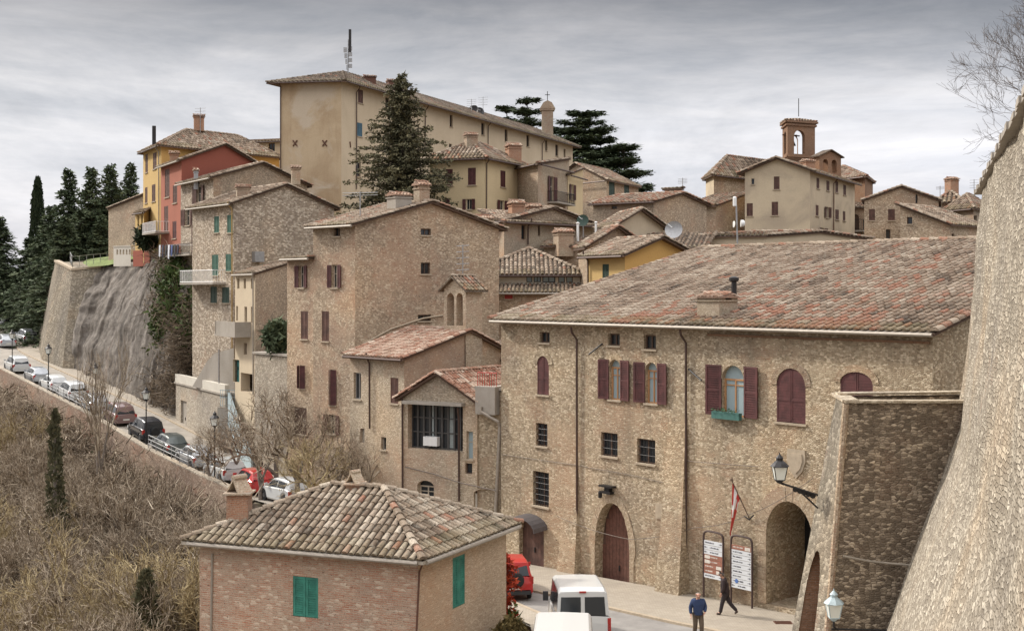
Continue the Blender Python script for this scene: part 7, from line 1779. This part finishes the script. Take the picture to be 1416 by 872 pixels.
def person(label,J,skin,top,bottom,shoe,hairm,loc,rz,jacket=False,bald=False):
    r=thing('person',label,'person',loc,rz=rz)
    names=['pelvis','waist','chest','neck','head0','head1','lsh','lel','lwr','lhd','rsh','rel','rwr','rhd','lhip','lkn','lan','lto','rhip','rkn','ran','rto']
    V=[Vector(J[n]) for n in names]; I={n:i for i,n in enumerate(names)}
    E=[('pelvis','waist'),('waist','chest'),('chest','neck'),('neck','head0'),('head0','head1'),('chest','lsh'),('lsh','lel'),('lel','lwr'),('lwr','lhd'),('chest','rsh'),('rsh','rel'),('rel','rwr'),('rwr','rhd'),('pelvis','lhip'),('lhip','lkn'),('lkn','lan'),('lan','lto'),('pelvis','rhip'),('rhip','rkn'),('rkn','ran'),('ran','rto')]
    rad=dict(pelvis=.10,waist=.10,chest=.10,neck=.055,head0=.085,head1=.08,lsh=.05,lel=.042,lwr=.03,lhd=.028,rsh=.05,rel=.042,rwr=.03,rhd=.028,lhip=.09,lkn=.058,lan=.04,lto=.03,rhip=.09,rkn=.058,ran=.04,rto=.03)
    body=addmesh('body',skin_mesh(V,[(I[a],I[b_]) for a,b_ in E],[rad[n] for n in names]),skin,r)
    # fingers
    for s in ('l','r'):
        h=Vector(J[s+'hd']); w_=Vector(J[s+'wr']); d=(h-w_).normalized(); fwd=Vector((0,1,0)); sid=d.cross(Vector((1 if s=='l' else -1,0,0)))
        sid=sid.normalized() if sid.length>.1 else fwd
        m=MB()
        for k,ln in enumerate((.072,.082,.076,.060)):
            b0=h+d*.01+sid*(.030-.02*k); m.tube([b0,b0+d*ln*.5,b0+d*ln*.9+Vector((.015 if s=='r' else -.015,0,.0))],[.010,.009,.007],6)
        b0=w_.lerp(h,.5)+sid*.03; m.tube([b0,b0+sid*.025+d*.03,b0+sid*.03+d*.06],[.011,.010,.008],6); build(m,'fingers',skin,body,local=True,autouv=False,smooth=True)
    hd=Vector(J['head1']); h0=Vector(J['head0']); up=(hd-h0).normalized(); f=Vector(J.get('face',(0,1,0))).normalized(); sd_=f.cross(up).normalized(); cen=h0.lerp(hd,.55)
    m=MB(); tipn=cen+f*.125-up*.005; m.prism([cen+f*.085+sd_*.02-up*.03,cen+f*.085-sd_*.02-up*.03,cen+f*.09+up*.03],f*.025); build(m,'nose',skin,body,local=True,autouv=False)
    for sg in (-1,1):
        m=MB(); m.lathe(cen+sd_*.032*sg+f*.083+up*.025,[(.011,0),(.009,.006),(.002,.009)],8,sd_,up,f); build(m,'eye',M_iron,body,local=True,autouv=False)
        m=MB(); m.lathe(cen+sd_*.082*sg+up*.0,[(.03,0),(.026,.012),(.006,.014)],10,f,up*1.3,sd_*sg); build(m,'ear',skin,body,local=True,autouv=False)
    m=MB(); m.obox(cen+f*.088-up*.05,sd_,up,f,-.022,.022,-.003,.004,-.004,.003); build(m,'mouth',flat('lip',(.30,.10,.08),.6),body,local=True,autouv=False)
    # hair
    if bald:
        addmesh('hair',skin_mesh([cen-f*.05-sd_*.07,cen-f*.08,cen-f*.05+sd_*.07],[(0,1),(1,2)],[.03,.04,.03],1),hairm,r)
    else: addmesh('hair',skin_mesh([cen+up*.055+f*.03,cen+up*.045-f*.03,cen-f*.05-up*.03],[(0,1),(1,2)],[(.078,.065),(.092,.085),(.075,.07)],1),hairm,r)
    k=1.22
    tv=['waist0','waist','chest','coll','lsh','lel','lcf','rsh','rel','rcf']
    pel=Vector(J['pelvis']); wst=Vector(J['waist'])
    T={'waist0':pel+(Vector((0,0,-.14)) if jacket else Vector((0,0,-.03))),'waist':wst,'chest':Vector(J['chest']),'coll':Vector(J['chest']).lerp(Vector(J['neck']),.85),'lsh':Vector(J['lsh']),'lel':Vector(J['lel']),'lcf':Vector(J['lel']).lerp(Vector(J['lwr']),.93),'rsh':Vector(J['rsh']),'rel':Vector(J['rel']),'rcf':Vector(J['rel']).lerp(Vector(J['rwr']),.93)}
    tr_=[.20 if jacket else .185,.185,.195,.105,.10,.078,.058,.10,.078,.058]; TI={n:i for i,n in enumerate(tv)}
    addmesh('jacket' if jacket else 'shirt',skin_mesh([T[n] for n in tv],[(TI[a],TI[b_]) for a,b_ in [('waist0','waist'),('waist','chest'),('chest','coll'),('chest','lsh'),('lsh','lel'),('lel','lcf'),('chest','rsh'),('rsh','rel'),('rel','rcf')]],tr_,1),top,r)
    bv=['b','lhip','lkn','lan','rhip','rkn','ran']; B_={'b':pel+Vector((0,0,.05))}; B_.update({n:Vector(J[n]) for n in bv[1:]}); BI={n:i for i,n in enumerate(bv)}
    for n in('lan','ran'): B_[n]=B_[n]+Vector((0,0,-.02))
    addmesh('trousers',skin_mesh([B_[n] for n in bv],[(0,1),(1,2),(2,3),(0,4),(4,5),(5,6)],[.165,.125,.09,.072,.125,.09,.072]),bottom,r)
    for s in('l','r'):
        a=Vector(J[s+'an'])+Vector((0,0,-.03)); b_=Vector(J[s+'to']); addmesh('shoe',skin_mesh([a-(b_-a).normalized()*.04,a.lerp(b_,.5),b_],[(0,1),(1,2)],[.055,.05,.042],0),shoe,r)
    return r
MSK=flat('skin',(.55,.30,.21),.6,var=.05)
# man in blue shirt, walking towards the viewer (faces -Y): build facing -Y via rz
J1=dict(pelvis=(0,0,.95),waist=(0,.0,1.08),chest=(0,.02,1.33),neck=(0,.03,1.50),head0=(0,.05,1.58),head1=(0,.06,1.68),
 lsh=(-.20,.02,1.40),lel=(-.29,-.02,1.14),lwr=(-.22,.14,.98),lhd=(-.18,.19,.95),rsh=(.20,.02,1.40),rel=(.27,-.05,1.13),rwr=(.27,.04,.90),rhd=(.27,.06,.83),
 lhip=(-.10,0,.90),lkn=(-.11,.14,.50),lan=(-.11,.10,.09),lto=(-.12,.26,.04),rhip=(.10,0,.90),rkn=(.10,.02,.50),ran=(.10,-.14,.11),rto=(.11,.02,.04),face=(0,.95,-.3))
def ground(x,y): return Hs(x,y)+.13
x,y=XY(965,45.3); person('bald man in a dark blue shirt and brown trousers walking towards the viewer',J1,MSK,flat('blue_shirt_cloth',(.03,.05,.115),.9),flat('brown_trouser_cloth',(.11,.08,.055),.9),flat('shoe_dark',(.03,.02,.02),.6),flat('grey_hair',(.3,.28,.25),.9),(x,y,Hs(x,y)+.06),R(186),bald=True)
# man in dark jacket, in profile striding to the left
J2=dict(pelvis=(0,0,.93),waist=(0,.01,1.06),chest=(0,.05,1.32),neck=(0,.10,1.48),head0=(0,.16,1.56),head1=(0,.18,1.665),
 lsh=(-.19,.06,1.38),lel=(-.24,.06,1.10),lwr=(-.20,.16,.90),lhd=(-.19,.18,.83),rsh=(.19,.05,1.38),rel=(.25,-.04,1.10),rwr=(.21,.08,.90),rhd=(.20,.12,.84),
 lhip=(-.09,0,.88),lkn=(-.09,.12,.50),lan=(-.09,.20,.10),lto=(-.09,.36,.05),rhip=(.09,0,.88),rkn=(.09,-.14,.50),ran=(.09,-.46,.17),rto=(.09,-.36,.05),face=(0,1,-.15))
x,y=XY(1003,49.3); person('man in a dark brown jacket and dark trousers striding left past the sign boards',J2,MSK,flat('dark_brown_jacket_cloth',(.035,.022,.022),.9),flat('dark_trouser_cloth',(.03,.022,.024),.9),flat('shoe_brown',(.05,.03,.02),.6),flat('dark_grey_hair',(.07,.055,.045),.9),(x,y,ground(x,y)-.01),R(78),jacket=True)
